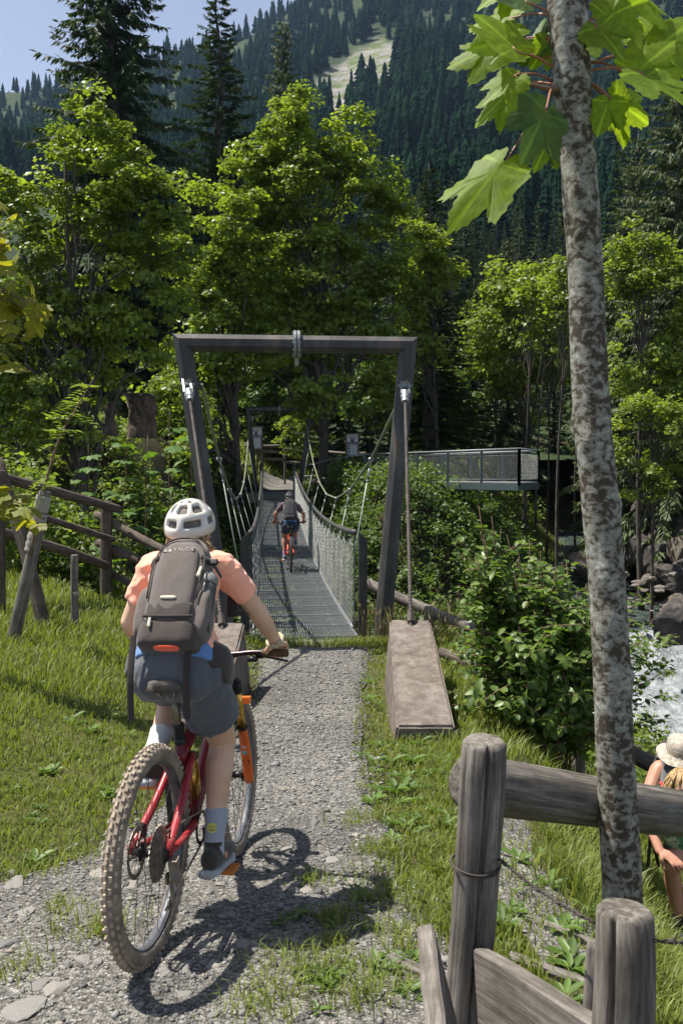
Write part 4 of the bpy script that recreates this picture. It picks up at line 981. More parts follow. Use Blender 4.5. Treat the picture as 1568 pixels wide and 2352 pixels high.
# rail fence along the ravine edge
pb = at(986, 1442, 10.9); pb[2] = gzs(pb[0], pb[1]) - 0.25
rf = thing('ravine_rail', 'weathered log rail along the ravine edge, from the portal leg down into the bush', 'fence', pb)
log(pb, at(985, 1392, 10.9), 0.065, 0.06, M_WOODGREY, rf, 'post', seed=30)
log(at(838, 1338, 11.6), at(1175, 1478, 10.2), 0.075, 0.068, M_WOODGREY, rf, 'rail', seed=31)
log(at(1010, 1497, 9.4), at(1330, 1640, 8.0), 0.055, 0.055, M_WOODBROWN, rf, 'rail', seed=32)
p2 = at(1330, 1700, 8.0); p2[2] = gzs(p2[0], p2[1]) - 0.2; log(p2, at(1330, 1560, 8.0), 0.06, 0.06, M_WOODGREY, rf, 'post', seed=34)
log(at(1330, 1660, 8.0), at(1530, 1772, 7.2), 0.075, 0.075, M_WOODGREY, rf, 'rail', seed=33)

# foreground fence of posts, one thick log, barbed wire and boards
fp = at(1060, 2352, 2.35); fp[2] = gzs(fp[0], fp[1])
ff = thing('log_fence', 'close weathered fence with split posts, one thick mossy log and barbed wire', 'fence', fp)
A0 = at(1054, 2430, 2.40); A0[2] -= 0.1; A1 = at(1112, 1700, 2.30)
o = log(A0, A1, 0.060, 0.061, M_WOODGREY, ff, 'post', n=72, seed=40, crack={17: 0.55, 18: 0.72, 30: 0.9, 8: 0.88, 44: 0.85}, rag=0.05); 
B0 = at(1412, 2560, 1.72); B1 = at(1434, 2085, 1.74); o = log(B0, B1, 0.062, 0.058, M_WOODMOSS, ff, 'post', n=72, seed=41, rag=0.05, crack={26: 0.7, 27: 0.85, 12: 0.9, 38: 0.88})
C0 = at(1345, 2600, 1.95); C1 = at(1366, 2165, 1.98); log(C0, C1, 0.022, 0.02, M_WOODGREY, ff, 'brace', n=12, seed=45)
log(at(1072, 1796, 2.47), at(1720, 1893, 3.45), 0.083, 0.08, M_WOODMOSS, ff, 'rail', n=64, seed=42, rag=0.07, crack={40: 0.85, 52: 0.88, 14: 0.9})
g = G()
def twisted(a, b, sag, parent, name='barbed_wire', r=0.0022, barb=0.11):
    L = np.linalg.norm(b - a); n = int(L / 0.004); g = G(); t = nrm(b - a); u = nrm(np.cross(t, (0, 0, 1))); w = np.cross(u, t)
    for ph in (0, math.pi):
        pts = [lerp(a, b, i / n) + u * 0.0028 * math.cos(i * 0.55 + ph) + w * 0.0028 * math.sin(i * 0.55 + ph) - np.array([0, 0, sag * 4 * (i / n) * (1 - i / n)]) for i in range(n + 1)]
        g.tube(pts[::2], r, 4)
    k = barb * 0.5
    while k < L:
        c = lerp(a, b, k / L) - np.array([0, 0, sag * 4 * (k / L) * (1 - k / L)])
        for q in range(4): g.tube([c + t * 0.003 * q - (u * math.cos(q * 1.3) + w * math.sin(q * 1.3)) * 0.004, c + t * 0.003 * q + (u * math.cos(q * 1.3) + w * math.sin(q * 1.3)) * 0.016], [0.002, 0.0008], 4)
        g.tube([c - t * 0.006, c + t * 0.008], 0.0055, 6); k += barb
    return g.obj(name, M_ROD, parent, True)
wa = at(1140, 1968, 2.33); wb = at(1362, 2118, 1.79); twisted(wa, wb, 0.012, ff)
twisted(at(1490, 2160, 1.70), at(1640, 2168, 1.75), 0.0, ff)
g = G(); ax = nrm(A1 - A0); cc = A0 + ax * np.dot(at(1100, 1975, 2.36) - A0, ax); Rr = frame_from(ax)
for k in range(2): g.tube([cc + ax * (0.006 * k) + (Rr[:, 0] * math.cos(q) + Rr[:, 1] * math.sin(q)) * 0.0655 for q in np.linspace(0, 6.28, 40)], 0.0028, 5)
g.obj('wire_wrap', M_ROD, ff, True)
plank(at(1003, 2150, 2.24) - [0, 0, 0.10], at(1052, 2560, 1.55) - [0, 0, 0.10], 0.045, 0.26, M_WOODGREY, ff, 'plank', seed=5, up=(-0.25, 0, 1))
plank(at(1108, 2262, 2.28), at(1420, 2480, 1.75), 0.045, 0.19, M_WOODGREY, ff, 'plank', seed=6, up=(0.1, -0.2, 1))
for (x0, y0, x1, y1, lab) in ((1222, 2125, 1372, 2185, 'upper half-buried timber edging a gravel step below the log fence'), (1165, 2204, 1352, 2272, 'middle half-buried timber of the gravel steps behind the split post'), (893, 2214, 985, 2250, 'short half-buried timber at the path side next to the leaning plank')):
    a = hit(x0, y0); b = hit(x1, y1); c0 = (a + b) / 2; t = thing('step_timber', lab, 'timber', c0); plank(a - [0, 0, .02], b - [0, 0, .02], 0.05, 0.09, M_WOODGREY, t, 'timber_edge', seed=int(x0))

# ---- carved stumps
def carved(x, yb, yt, wpx, d, label, seed, cap, face):
    base = at(x, yb, d); h = at(x, yt, d)[2] - base[2]; r = wpx / 2 * d / FPX; t = thing('carved_stump', label, 'wood carving', base)
    rng = np.random.default_rng(seed); V = []; n = 22; m = 26; zlo = -0.2
    for i in range(m):
        s = i / (m - 1); z = s * h; tw = 0.9 * s
        for j in range(n):
            an = 2 * math.pi * j / n; f = float(fbm(np.array(math.cos(an + tw) * 2 + seed), np.array(math.sin(an + tw) * 2 + s * 3.4), seed, 3))
            rr = r * (0.86 + 0.14 * abs(2 * s - 1)) * (1 + 1.35 * f)
            V.append(base + [rr * math.cos(an), rr * math.sin(an), z if i else min(zlo, 0)])
    F = [(i * n + j, i * n + (j + 1) % n, (i + 1) * n + (j + 1) % n, (i + 1) * n + j) for i in range(m - 1) for j in range(n)] + [tuple(range((m - 1) * n, m * n))]
    mk('carved_trunk', V, F, M_CARVE, t, True)
    g = G(); g.box(base + [0, 0, h + 0.03], (r * 2 * cap, r * 2.0, 0.05)); g.obj('cap_board', M_WOODGREY, t)
    for k in range(face):
        an = -1.57 + rng.uniform(-0.9, 0.9); p = base + [r * 0.95 * math.cos(an), r * 0.95 * math.sin(an), h * rng.uniform(0.25, 0.85)]; g = G()
        g.tube([p + np.array([math.cos(q), 0, math.sin(q)]) * r * 0.2 for q in np.linspace(0, 6.28, 14)], r * 0.08, 6); g.obj('carved_knot', M_CARVE, t, True)
M_CARVE = mat_noise('carved_wood', [(0.3, (0.035, 0.026, 0.02)), (0.5, (0.09, 0.066, 0.048)), (0.75, (0.20, 0.15, 0.105))], 7, 0.85, stretch=(1, 1, 0.5), bumpv=0.8, bdist=0.03)
carved(318, 990, 908, 46, 27, 'widest carved stump with swirling holes and a flat cap board', 1, 1.25, 3)
carved(343, 992, 914, 30, 27.6, 'narrower carved stump pressed against the widest one', 2, 1.1, 2)
carved(252, 985, 927, 26, 26, 'small carved stump apart from the other two, with a long face', 3, 1.35, 2)

# ---- info boards beyond the bridge
M_BOARD = mat_plain('board_white', (0.62, 0.63, 0.64), 0.6); M_BAND = mat_plain('board_violet', (0.20, 0.19, 0.25), 0.6); M_INK = mat_plain('board_ink', (0.05, 0.05, 0.055), 0.7); M_PHOTO = mat_noise('board_photo', [(0.35, (0.03, 0.06, 0.10)), (0.6, (0.15, 0.22, 0.30)), (0.75, (0.45, 0.5, 0.55))], 9, 0.5, bumpv=0)
M_TXT = mat_plain('board_text_grey', (0.36, 0.36, 0.37), 0.7)
def info_board(x, yt, d, rz, label):
    p = at(x, yt, d); gzv = gzs(p[0], p[1]); c = np.array([p[0], p[1], gzv]); H = p[2] - gzv; t = thing('info_board', label, 'sign', c); R = rotz(rz); W, Hb = 0.60, 1.05
    def bx(name, mat, lx, lz, w, h, y, th, par=None):
        g = G(); g.box(c + R @ np.array([lx, y, H - 0.06 + lz]), (w, th, h), R); return g.obj(name, mat, par or t)
    for s in (-1, 1): bx('board_post', M_WOODBROWN_P, s * 0.315, -Hb / 2 - 0.35 * 0, 0.06, Hb + 0.08, 0.01, 0.07)
    bx('stand_post', M_WOODBROWN_P, 0.05, -(H - 0.06) / 2, 0.08, H - 0.06, 0.06, 0.07)
    pn = bx('panel', M_BOARD, 0, -Hb / 2, 0.57, Hb, -0.012, 0.02)
    bx('band', M_BAND, 0, -0.43, 0.56, 0.12, -0.026, 0.004, pn); bx('lower_band', M_BAND, 0, -0.78, 0.56, 0.56, -0.0245, 0.004, pn); bx('text_sheet', M_BOARD, 0.0, -0.765, 0.45, 0.50, -0.0275, 0.004, pn)
    for k in range(4): bx('photo', M_PHOTO, -0.165, -0.57 - 0.125 * k, 0.10, 0.095, -0.031, 0.003, pn)
    for k in range(4):
        for j in range(5): bx('text_line', M_TXT, 0.055 - (0.02 if j == 4 else 0), -0.535 - 0.125 * k - j * 0.018, 0.29 - (0.04 if j == 4 else 0), 0.006, -0.031, 0.003, pn)
    for s in (-1, 1):                                            # two horned goats
        g = G(); q = lambda a, b: c + R @ np.array([s * a, -0.03, H - 0.06 + b]); rd = lambda L: [q(*v) for v in L]
        g.tube(rd([(0.03, -0.38), (0.035, -0.30), (0.045, -0.24), (0.06, -0.205)]), [0.034, 0.03, 0.026, 0.012], 8); g.tube(rd([(0.05, -0.215), (0.10, -0.19), (0.14, -0.14), (0.15, -0.09)]), [0.014, 0.012, 0.009, 0.004], 6)
        g.tube(rd([(0.04, -0.215), (0.06, -0.16), (0.05, -0.11), (0.03, -0.075)]), [0.013, 0.011, 0.008, 0.004], 6); g.obj('goat_drawing', M_INK, pn, True)
    bx('roof_board', M_WOODGREY_P, 0, 0.03, 0.78, 0.03, -0.02, 0.16)
M_WOODBROWN_P = mat_noise('board_wood', [(0.3, (0.05, 0.035, 0.028)), (0.7, (0.14, 0.10, 0.075))], 14, 0.8, stretch=(1, 1, .2)); M_WOODGREY_P = mat_noise('roof_wood', [(0.3, (0.18, 0.13, 0.10)), (0.7, (0.33, 0.26, 0.21))], 14, 0.8)
info_board(588, 979, 43, -0.12, 'white notice board with goat drawing beside the far portal leg, nearest the path')
info_board(690, 988, 46, 0.05, 'notice board mostly hidden behind maple leaves above the far fence')
info_board(809, 995, 43.5, 0.08, 'white notice board with goat drawing standing apart, on the platform side')

# ---- far rail fences
def far_fence(lines, posts, label, rad=0.07):
    x, y, d = posts[0][0], posts[0][2], posts[0][3]; b = at(x, y, d); t = thing('rail_fence', label, 'fence', b)
    for (x0, y0, d0, x1, y1, d1) in lines: log(at(x0, y0, d0), at(x1, y1, d1), rad, rad, M_WOODGREY, t, 'rail', n=8, seed=int(x0 + y0), seg=6)
    for (x, y0, y1, d) in posts: p = at(x, y1, d); p[2] = min(p[2], gzs(p[0], p[1])) - 0.2; log(p, at(x, y0, d), rad * 0.9, rad * 0.9, M_WOODGREY, t, 'post', n=8, seed=int(x), seg=5)
far_fence([(560, 1024, 46, 656, 1023, 46), (595, 1037, 46, 656, 1039, 46), (596, 1053, 46, 656, 1055, 46), (650, 1031, 47, 760, 1038, 47), (648, 1045, 47, 760, 1052, 47), (648, 1060, 46, 700, 1064, 46), (740, 1036, 47, 840, 1041, 45)],
          [(602, 1020, 1060, 46), (653, 1026, 1062, 46.4), (694, 1030, 1060, 47), (752, 1032, 1065, 47)], 'pale log fence closing off the wood at the end of the far path')
far_fence([(850, 1047, 43, 1000, 1052, 41), (850, 1058, 43, 1010, 1071, 41), (860, 1075, 42, 1010, 1086, 41)], [(873, 1042, 1085, 43), (994, 1046, 1085, 41), (935, 1044, 1085, 42)], 'pale log fence seen through the railing of the viewing platform')

# ---- viewing platform
zp_ = 1.42
def on_z(x, d, z=zp_): p = at(x, 1000, d); p[2] = z; return p
Q = [on_z(838, 37.5), on_z(1192, 29.0), on_z(1236, 31.6), on_z(900, 40.0)]
plat = thing('viewing_platform', 'steel viewing platform with railing jutting out over the gorge', 'platform', (Q[0] + Q[1]) / 2)
g = G(); V = [q + [0, 0, 0] for q in Q] + [q - [0, 0, 0.10] for q in Q]; g.add(V, [(0, 1, 2, 3), (7, 6, 5, 4), (0, 4, 5, 1), (1, 5, 6, 2), (2, 6, 7, 3), (3, 7, 4, 0)]); g.obj('floor_grating', M_GRATE, plat)
for a, b in ((Q[0], Q[1]), (Q[1], Q[2]), (Q[3], Q[2])):
    g = G(); g.beam(a - [0, 0, 0.15], b - [0, 0, 0.15], 0.10, 0.24); g.obj('edge_beam', M_GREENPAINT, plat)
    n = max(1, int(round(np.linalg.norm(b - a) / 2.1)))
    for k in range(n + 1):
        p = lerp(a, b, k / n); g = G(); g.box(p + [0, 0, 0.50], (0.09, 0.09, 1.22)); g.obj('railing_post', M_GREENPAINT, plat)
    for z, r in ((1.12, 0.030), (0.98, 0.012), (0.08, 0.012)): G().tube([a + [0, 0, z], b + [0, 0, z]], r, 8).obj('railing_bar', M_STEEL_LT if z > 1 else M_GREENPAINT, plat, True)
    L = np.linalg.norm(b - a); cols = int(L / 0.075); rows = 12; A_, B_ = [], []
    for j in range(rows):
        for i in range(cols):
            u0, u1 = i / cols, (i + 1) / cols; h0, h1 = 0.1 + 0.86 * j / rows, 0.1 + 0.86 * (j + 1) / rows
            if (i + j) % 2: h0, h1 = h1, h0
            A_.append(lerp(a, b, u0) + [0, 0, h0]); B_.append(lerp(a, b, u1) + [0, 0, h1])
    V, F = segs(A_, B_, 0.004); tag(mk('railing_net', V, F, M_NET, plat), kind='stuff')
G().tube([on_z(697, 39.6, 2.05), on_z(760, 39.2, 2.35), on_z(838, 37.5, zp_ + 1.12)], 0.03, 8).obj('railing_bar', M_STEEL_LT, plat, True)
for x, d in ((1022, 34.0),):
    p = on_z(x, d); zb = gzs(p[0], p[1]) - 0.5; g = G(); g.box((p[0], p[1], (zb + zp_ - 0.28) / 2), (0.4, 0.4, zp_ - 0.28 - zb)); g.obj('support_pier', M_CONC, plat)

# ---- rocks
def rock_mesh(seed, flat=0.7, ang=0.35, sub=3):
    bm = bmesh.new(); bmesh.ops.create_icosphere(bm, subdivisions=sub, radius=1.0); rng = np.random.default_rng(seed); planes = [(nrm(rng.normal(size=3)), rng.uniform(0.55, 0.95)) for _ in range(11)]
    for v in bm.verts:
        p = np.array(v.co)
        for n_, h in planes:
            k = p @ n_
            if k > h: p = p - n_ * (k - h) * 0.93
        p = p * (1 + 0.16 * float(fbm(np.array(p[0] * 5 + seed), np.array(p[1] * 5 + p[2] * 6), seed + 3, 3)) * (sub > 3)) * (1 + 0.10 * float(fbm(np.array(p[0] * 2 + seed), np.array(p[1] * 2 + p[2] * 1.7), seed, 3))); v.co = Vector(p * np.array([1, 1, flat]))
    me = bpy.data.meshes.new('rock'); bm.to_mesh(me); bm.free(); return me
def mat_rock(name, tints, sc=3.0):
    m, nt, N, L, B = newmat(name); co = coords(N, L); f = noise(N, L, co, sc, 8, 0.7); g_ = noise(N, L, co, sc * 0.35, 3, 0.5)
    oi = N.new('ShaderNodeObjectInfo'); c = ramp(N, L, f, [(0.3, tints[0]), (0.5, tints[1]), (0.72, tints[2])])
    c = mixc(N, L, 0.9, c, ramp(N, L, oi.outputs['Random'], [(0.0, (0.65, 0.65, 0.66)), (0.5, (1.0, 0.97, 0.92)), (1.0, (1.3, 1.2, 1.05))]), 'MULTIPLY')
    L.new(c, B.inputs['Base Color']); B.inputs['Roughness'].default_value = 0.9; B.inputs['Specular IOR Level'].default_value = 0.25; bump(N, L, B, f, 0.6, 0.06 / sc); return m
M_ROCK = mat_rock('creek_rock', ((0.07, 0.066, 0.06), (0.15, 0.14, 0.125), (0.27, 0.255, 0.235)))
M_CLIFF = mat_rock('gorge_rock', ((0.035, 0.032, 0.03), (0.09, 0.08, 0.072), (0.19, 0.18, 0.17)), 1.6)
RM = [rock_mesh(s, f, sub=3) for s, f in ((1, 0.6), (2, 0.75), (3, 0.5), (4, 0.85))]
for m in RM: m.materials.append(M_ROCK)
CM = [rock_mesh(s, f, sub=4) for s, f in ((11, 1.0), (12, 0.8), (13, 1.3))]
for m in CM: m.materials.append(M_CLIFF)
def rock(name, me, c, s, label, rz=0, group=None, rot=(0, 0)):
    o = put(name, me, None, None, c); o.scale = s; o.rotation_euler = (rot[0], rot[1], rz); tag(o, label, 'rock', group); return o
rng = np.random.default_rng(70)
p = at(1392, 1312, 31); rock('boulder', RM[1], p, (0.62, 0.5, 0.45), 'large rounded grey boulder at the foot of the gorge wall above the rapids', 0.4)
p = at(1548, 1428, 26.8); rock('boulder', CM[1], p, (0.7, 0.8, 0.9), 'dark jutting rock at the lip of the white rapids', 1.0)
p = at(1330, 1290, 38); rock('boulder', CM[0], p, (0.75, 0.6, 0.6), 'dark angular boulder beside the pebble bank upstream', 2.0)
p = at(985, 1062, 41.5); p[2] = gzs(p[0], p[1]) + .2; 
p = at(768, 1075, 40.5); p[2] = gzs(p[0], p[1]) + 0.25; rock('boulder', RM[2], p, (1.2, 0.8, 0.75), 'pale boulder between the far portal leg and the platform', 0.3)
for i, (x, y, d, s) in enumerate([(1500, 1190, 37, 1.3), (1545, 1230, 35, 1.2), (1470, 1260, 35, 0.8), (1565, 1320, 31.5, 0.8), (1585, 1150, 37, 1.5), (1490, 1335, 32, 0.4), (1440, 1225, 38, 1.0), (1600, 1410, 28.5, 0.8), (1520, 1285, 33.5, 0.9), (1420, 1270, 37, 0.6), (1555, 1175, 38, 1.2), (1460, 1170, 40, 1.1), (1590, 1270, 32, 1.0), (1500, 1245, 35.5, 0.7), (1525, 1320, 32, 0.5), (1550, 1380, 29.5, 0.5)]):
    rock('gorge_rock', CM[i % 3], at(x, y, d), (s * rng.uniform(.8, 1.2), s, s * rng.uniform(.6, .9)), 'slanting slab of dark rock in the gorge wall above the creek', rng.uniform(0, 6), 'rock slabs of the gorge wall', (rng.uniform(-.5, .5), rng.uniform(-.6, -.1)))
for i in range(60):
    if i < 34: x, y, d = rng.uniform(1430, 1545), rng.uniform(1310, 1400), rng.uniform(29.5, 32)
    else: x, y, d = rng.uniform(1255, 1345), rng.uniform(1298, 1330), rng.uniform(36, 41)
    q = at(x, y, d); s = rng.uniform(0.08, 0.22); q[2] = max(q[2], gzs(q[0], q[1])) if i >= 34 else q[2] - 0.05
    rock('creek_stone', RM[i % 4], q, (s * 1.3, s, s * 0.8), 'rounded stone on the pebble bank of the creek' if i >= 34 else 'rounded stone below the gorge wall at the rapids', rng.uniform(0, 6), 'stones on the pebble bank' if i >= 34 else 'stones beside the rapids')
# ================================================================== BICYCLES
def local_thing(name, label, cat, M, group=None):
    t = thing(name, label, cat, (0, 0, 0), group); t.matrix_world = M; ORIG[t.name] = np.zeros(3); return t
def revolve_y(prof, n, closed=True, tooth=None):
    """profile (radius, y) turned round the y axis"""
    V = []; m = len(prof)
    for j in range(n):
        a = 2 * math.pi * j / n
        for i, (r, y) in enumerate(prof):
            rr = r * (tooth(j) if tooth and i in tooth.idx else 1.0) if tooth else r
            V.append((rr * math.cos(a), y, rr * math.sin(a)))
    F = []
    for j in range(n):
        k = (j + 1) % n
        for i in range(m if closed else m - 1): F.append((j * m + i, j * m + (i + 1) % m, k * m + (i + 1) % m, k * m + i))
    return np.array(V), F
def wheel(bike, name, axle, cols, rear, detail):
    R = 0.365; mt = 0.031; nt = 96 if detail else 40
    prof = [(R - mt + mt * math.cos(a), mt * 0.98 * math.sin(a)) for a in np.linspace(-2.45, 2.45, 13 if detail else 7)]
    V, F = revolve_y(prof, nt, False); o = put(name, mesh(name, V, F, True), cols['tyre'], bike); o.location = axle
    # knobs
    g = G(); nk = 66 if detail else 44
    for k in range(nk):
        for (yy, w, tl, ph) in ((-0.0085, 0.012, 0.020, 0.0), (0.0085, 0.012, 0.020, 0.5), (-0.023, 0.010, 0.016, 0.5), (0.023, 0.010, 0.016, 0.0)):
            a = 2 * math.pi * (k + ph) / nk; th = math.asin(min(0.95, abs(yy) / mt)) * (1 if yy > 0 else -1)
            rr = R - mt + (mt + 0.002) * math.cos(th); rad = np.array([math.cos(a), 0, math.sin(a)]); tan = np.array([-math.sin(a), 0, math.cos(a)])
            nn = rad * math.cos(th) + np.array([0, 1, 0]) * math.sin(th); sd = np.cross(nn, tan)
            g.box(rad * rr + np.array([0, yy, 0]), (tl, w, 0.010), np.stack([tan, sd, nn], 1), 0.8)
    tag(put('tread', mesh('tread', g.V(), g.f), cols['tread'], o), kind='stuff')
    prof = [(0.303, -0.0165), (0.326, -0.0175), (0.331, -0.015), (0.331, 0.015), (0.326, 0.0175), (0.303, 0.0165), (0.297, 0.006), (0.297, -0.006)]
    V, F = revolve_y(prof, 64); put('rim', mesh('rim', V, F), M_RIM, o)
    g = G(); hub = [(0.0, -0.062), (0.014, -0.062), (0.016, -0.036), (0.030, -0.033), (0.030, -0.028), (0.015, -0.024), (0.015, 0.024), (0.030, 0.028), (0.030, 0.033), (0.016, 0.036), (0.014, 0.062), (0, 0.062)]
    V, F = revolve_y(hub, 14, False); put('hub', mesh('hub', V, F, True), M_BLACKMETAL, o)
    ns = 28 if detail else 14; sm = {}
    for s in (-1, 1):
        for cr in (-1, 1):
            a0 = cr * 0.95; A = [(0.029 * math.cos(a0), s * 0.030, 0.029 * math.sin(a0))]; B = [(0.30, s * 0.004, 0.0)]
            V, F = segs(A, B, 0.0011 if detail else 0.0016, 4); sm[(s, cr)] = mesh('spoke', V, F); sm[(s, cr)].materials.append(M_BLACKMETAL)
    for k in range(ns):
        s = 1 if k % 2 else -1; cr = 1 if (k // 2) % 2 else -1; q = put('spoke', sm[(s, cr)], None, o); q.rotation_euler = (0, 2 * math.pi * k / ns, 0)
    # brake rotor
    g = G(); V, F = revolve_y([(0.072, 0.047), (0.09, 0.047), (0.09, 0.049), (0.072, 0.049)], 40); g.add(V, F)
    for k in range(6):
        a = k * math.pi / 3; g.beam((0.02 * math.cos(a + .5), 0.048, 0.02 * math.sin(a + .5)), (0.075 * math.cos(a), 0.048, 0.075 * math.sin(a)), 0.008, 0.002, up=(0, 1, 0))
    put('brake_disc', mesh('brake_disc', g.V(), g.f), M_MUDSTEEL, o)
    if rear:
        for i in range(8 if detail else 3):
            r = 0.098 - 0.0105 * i * (1 if detail else 2.2); y = -0.030 - 0.0042 * i * (1 if detail else 2.2); nn = 2 * int(r * 330)
            V = []; 
            for yy in (y - 0.0012, y + 0.0012):
                for k in range(nn): rr = r * (1.0 if k % 2 else 0.93); a = 2 * math.pi * k / nn; V.append((rr * math.cos(a), yy, rr * math.sin(a)))
                for k in range(nn): a = 2 * math.pi * k / nn; V.append((r * 0.72 * math.cos(a), yy, r * 0.72 * math.sin(a)))
            F = []
            for k in range(nn):
                q = (k + 1) % nn; F += [(k, q, nn + q, nn + k), (2 * nn + k, 3 * nn + k, 3 * nn + q, 2 * nn + q), (k, 2 * nn + k, 2 * nn + q, q)]
            put('sprocket', mesh('sprocket', V, F), M_MUDSTEEL, o)
        g = G(); V, F = revolve_y([(0.0, -0.07), (0.022, -0.068), (0.05, -0.034), (0.0, -0.03)], 16, False); g.add(V, F); put('freehub', mesh('freehub', g.V(), g.f), M_BLACKMETAL, o)
    return o
M_TYRE = mat_noise('muddy_tyre', [(0.3, (0.11, 0.09, 0.07)), (0.55, (0.24, 0.195, 0.145)), (0.75, (0.40, 0.33, 0.25))], 14, 0.9, bumpv=0.2)
M_TREAD = mat_noise('dusty_tread', [(0.3, (0.21, 0.17, 0.13)), (0.6, (0.40, 0.33, 0.25)), (0.8, (0.52, 0.44, 0.34))], 20, 0.95, bumpv=0.2)
M_TYRE_DARK = mat_noise('black_tyre', [(0.3, (0.012, 0.012, 0.012)), (0.75, (0.05, 0.047, 0.043))], 14, 0.8)
M_TREAD_DARK = mat_noise('dusty_black_tread', [(0.3, (0.04, 0.04, 0.035)), (0.75, (0.22, 0.21, 0.18))], 30, 0.8)
M_RIM = mat_noise('rim_grey', [(0.3, (0.06, 0.063, 0.07)), (0.7, (0.16, 0.165, 0.18))], 6, 0.5, 0.3, bumpv=0.1)
M_BLACKMETAL = mat_plain('black_metal', (0.02, 0.02, 0.022), 0.4, 0.5)
M_MUDSTEEL = mat_noise('muddy_steel', [(0.3, (0.14, 0.115, 0.085)), (0.6, (0.33, 0.29, 0.24)), (0.8, (0.6, 0.58, 0.55))], 25, 0.5, 0.6)
M_RED = mat_noise('dusty_red_paint', [(0.35, (0.20, 0.014, 0.02)), (0.55, (0.34, 0.028, 0.035)), (0.75, (0.40, 0.17, 0.13))], 6, 0.35, bumpv=0.05)
M_DARKRED = mat_noise('dark_red_paint', [(0.35, (0.09, 0.008, 0.012)), (0.65, (0.22, 0.015, 0.025)), (0.85, (0.34, 0.13, 0.10))], 6, 0.4, bumpv=0.05)
M_ORANGE = mat_noise('orange_fork', [(0.35, (0.62, 0.10, 0.015)), (0.7, (0.80, 0.17, 0.03))], 5, 0.35, bumpv=0.03)
M_GOLD = mat_plain('gold_stanchion', (0.62, 0.36, 0.08), 0.25, 0.8)
M_ORANGERED = mat_plain('orange_red_paint', (0.75, 0.075, 0.02), 0.35)
M_CREAM = mat_plain('cream_print', (0.62, 0.57, 0.45), 0.7); M_WHITEPRINT = mat_plain('white_print', (0.75, 0.75, 0.74), 0.6)
M_GRIP = mat_noise('grip_rubber', [(0.3, (0.06, 0.035, 0.02)), (0.7, (0.16, 0.10, 0.06))], 40, 0.9)
def text_mesh(s, size, depth=0.0008, spacing=1.0):
    cu = bpy.data.curves.new('lettering', 'FONT'); cu.body = s; cu.size = size; cu.extrude = depth; cu.align_x = 'CENTER'; cu.align_y = 'CENTER'; cu.resolution_u = 3; cu.space_character = spacing
    ob = bpy.data.objects.new('lettering', cu); COL.objects.link(ob); bpy.context.view_layer.update()
    me = bpy.data.meshes.new_from_object(ob.evaluated_get(bpy.context.evaluated_depsgraph_get())); bpy.data.objects.remove(ob); bpy.data.curves.remove(cu); return me
def place_text(name, s, size, mat, parent, origin, ex, ey, depth=0.0008, spacing=1.0):
    me = text_mesh(s, size, depth, spacing); ez = np.cross(ex, ey); o = put(name, me, mat, parent)
    M = Matrix(((ex[0], ey[0], ez[0], origin[0]), (ex[1], ey[1], ez[1], origin[1]), (ex[2], ey[2], ez[2], origin[2]), (0, 0, 0, 1))); o.matrix_local = M; return o
def arc_text(s, r, a0, da, size, mat, parent, yoff, side, name='lettering'):
    """letters set round the wheel on its side face"""
    for k, ch in enumerate(s):
        a = a0 + da * k; rad = np.array([math.cos(a), 0, math.sin(a)]); tan = np.array([-math.sin(a), 0, math.cos(a)]) * (1 if da > 0 else -1)
        tilt = nrm(rad + np.array([0, -side * 0.75, 0])); place_text(name, ch, size, mat, parent, rad * r + np.array([0, yoff, 0]), tan, tilt)
BBX, BBZ = 0.43, 0.33
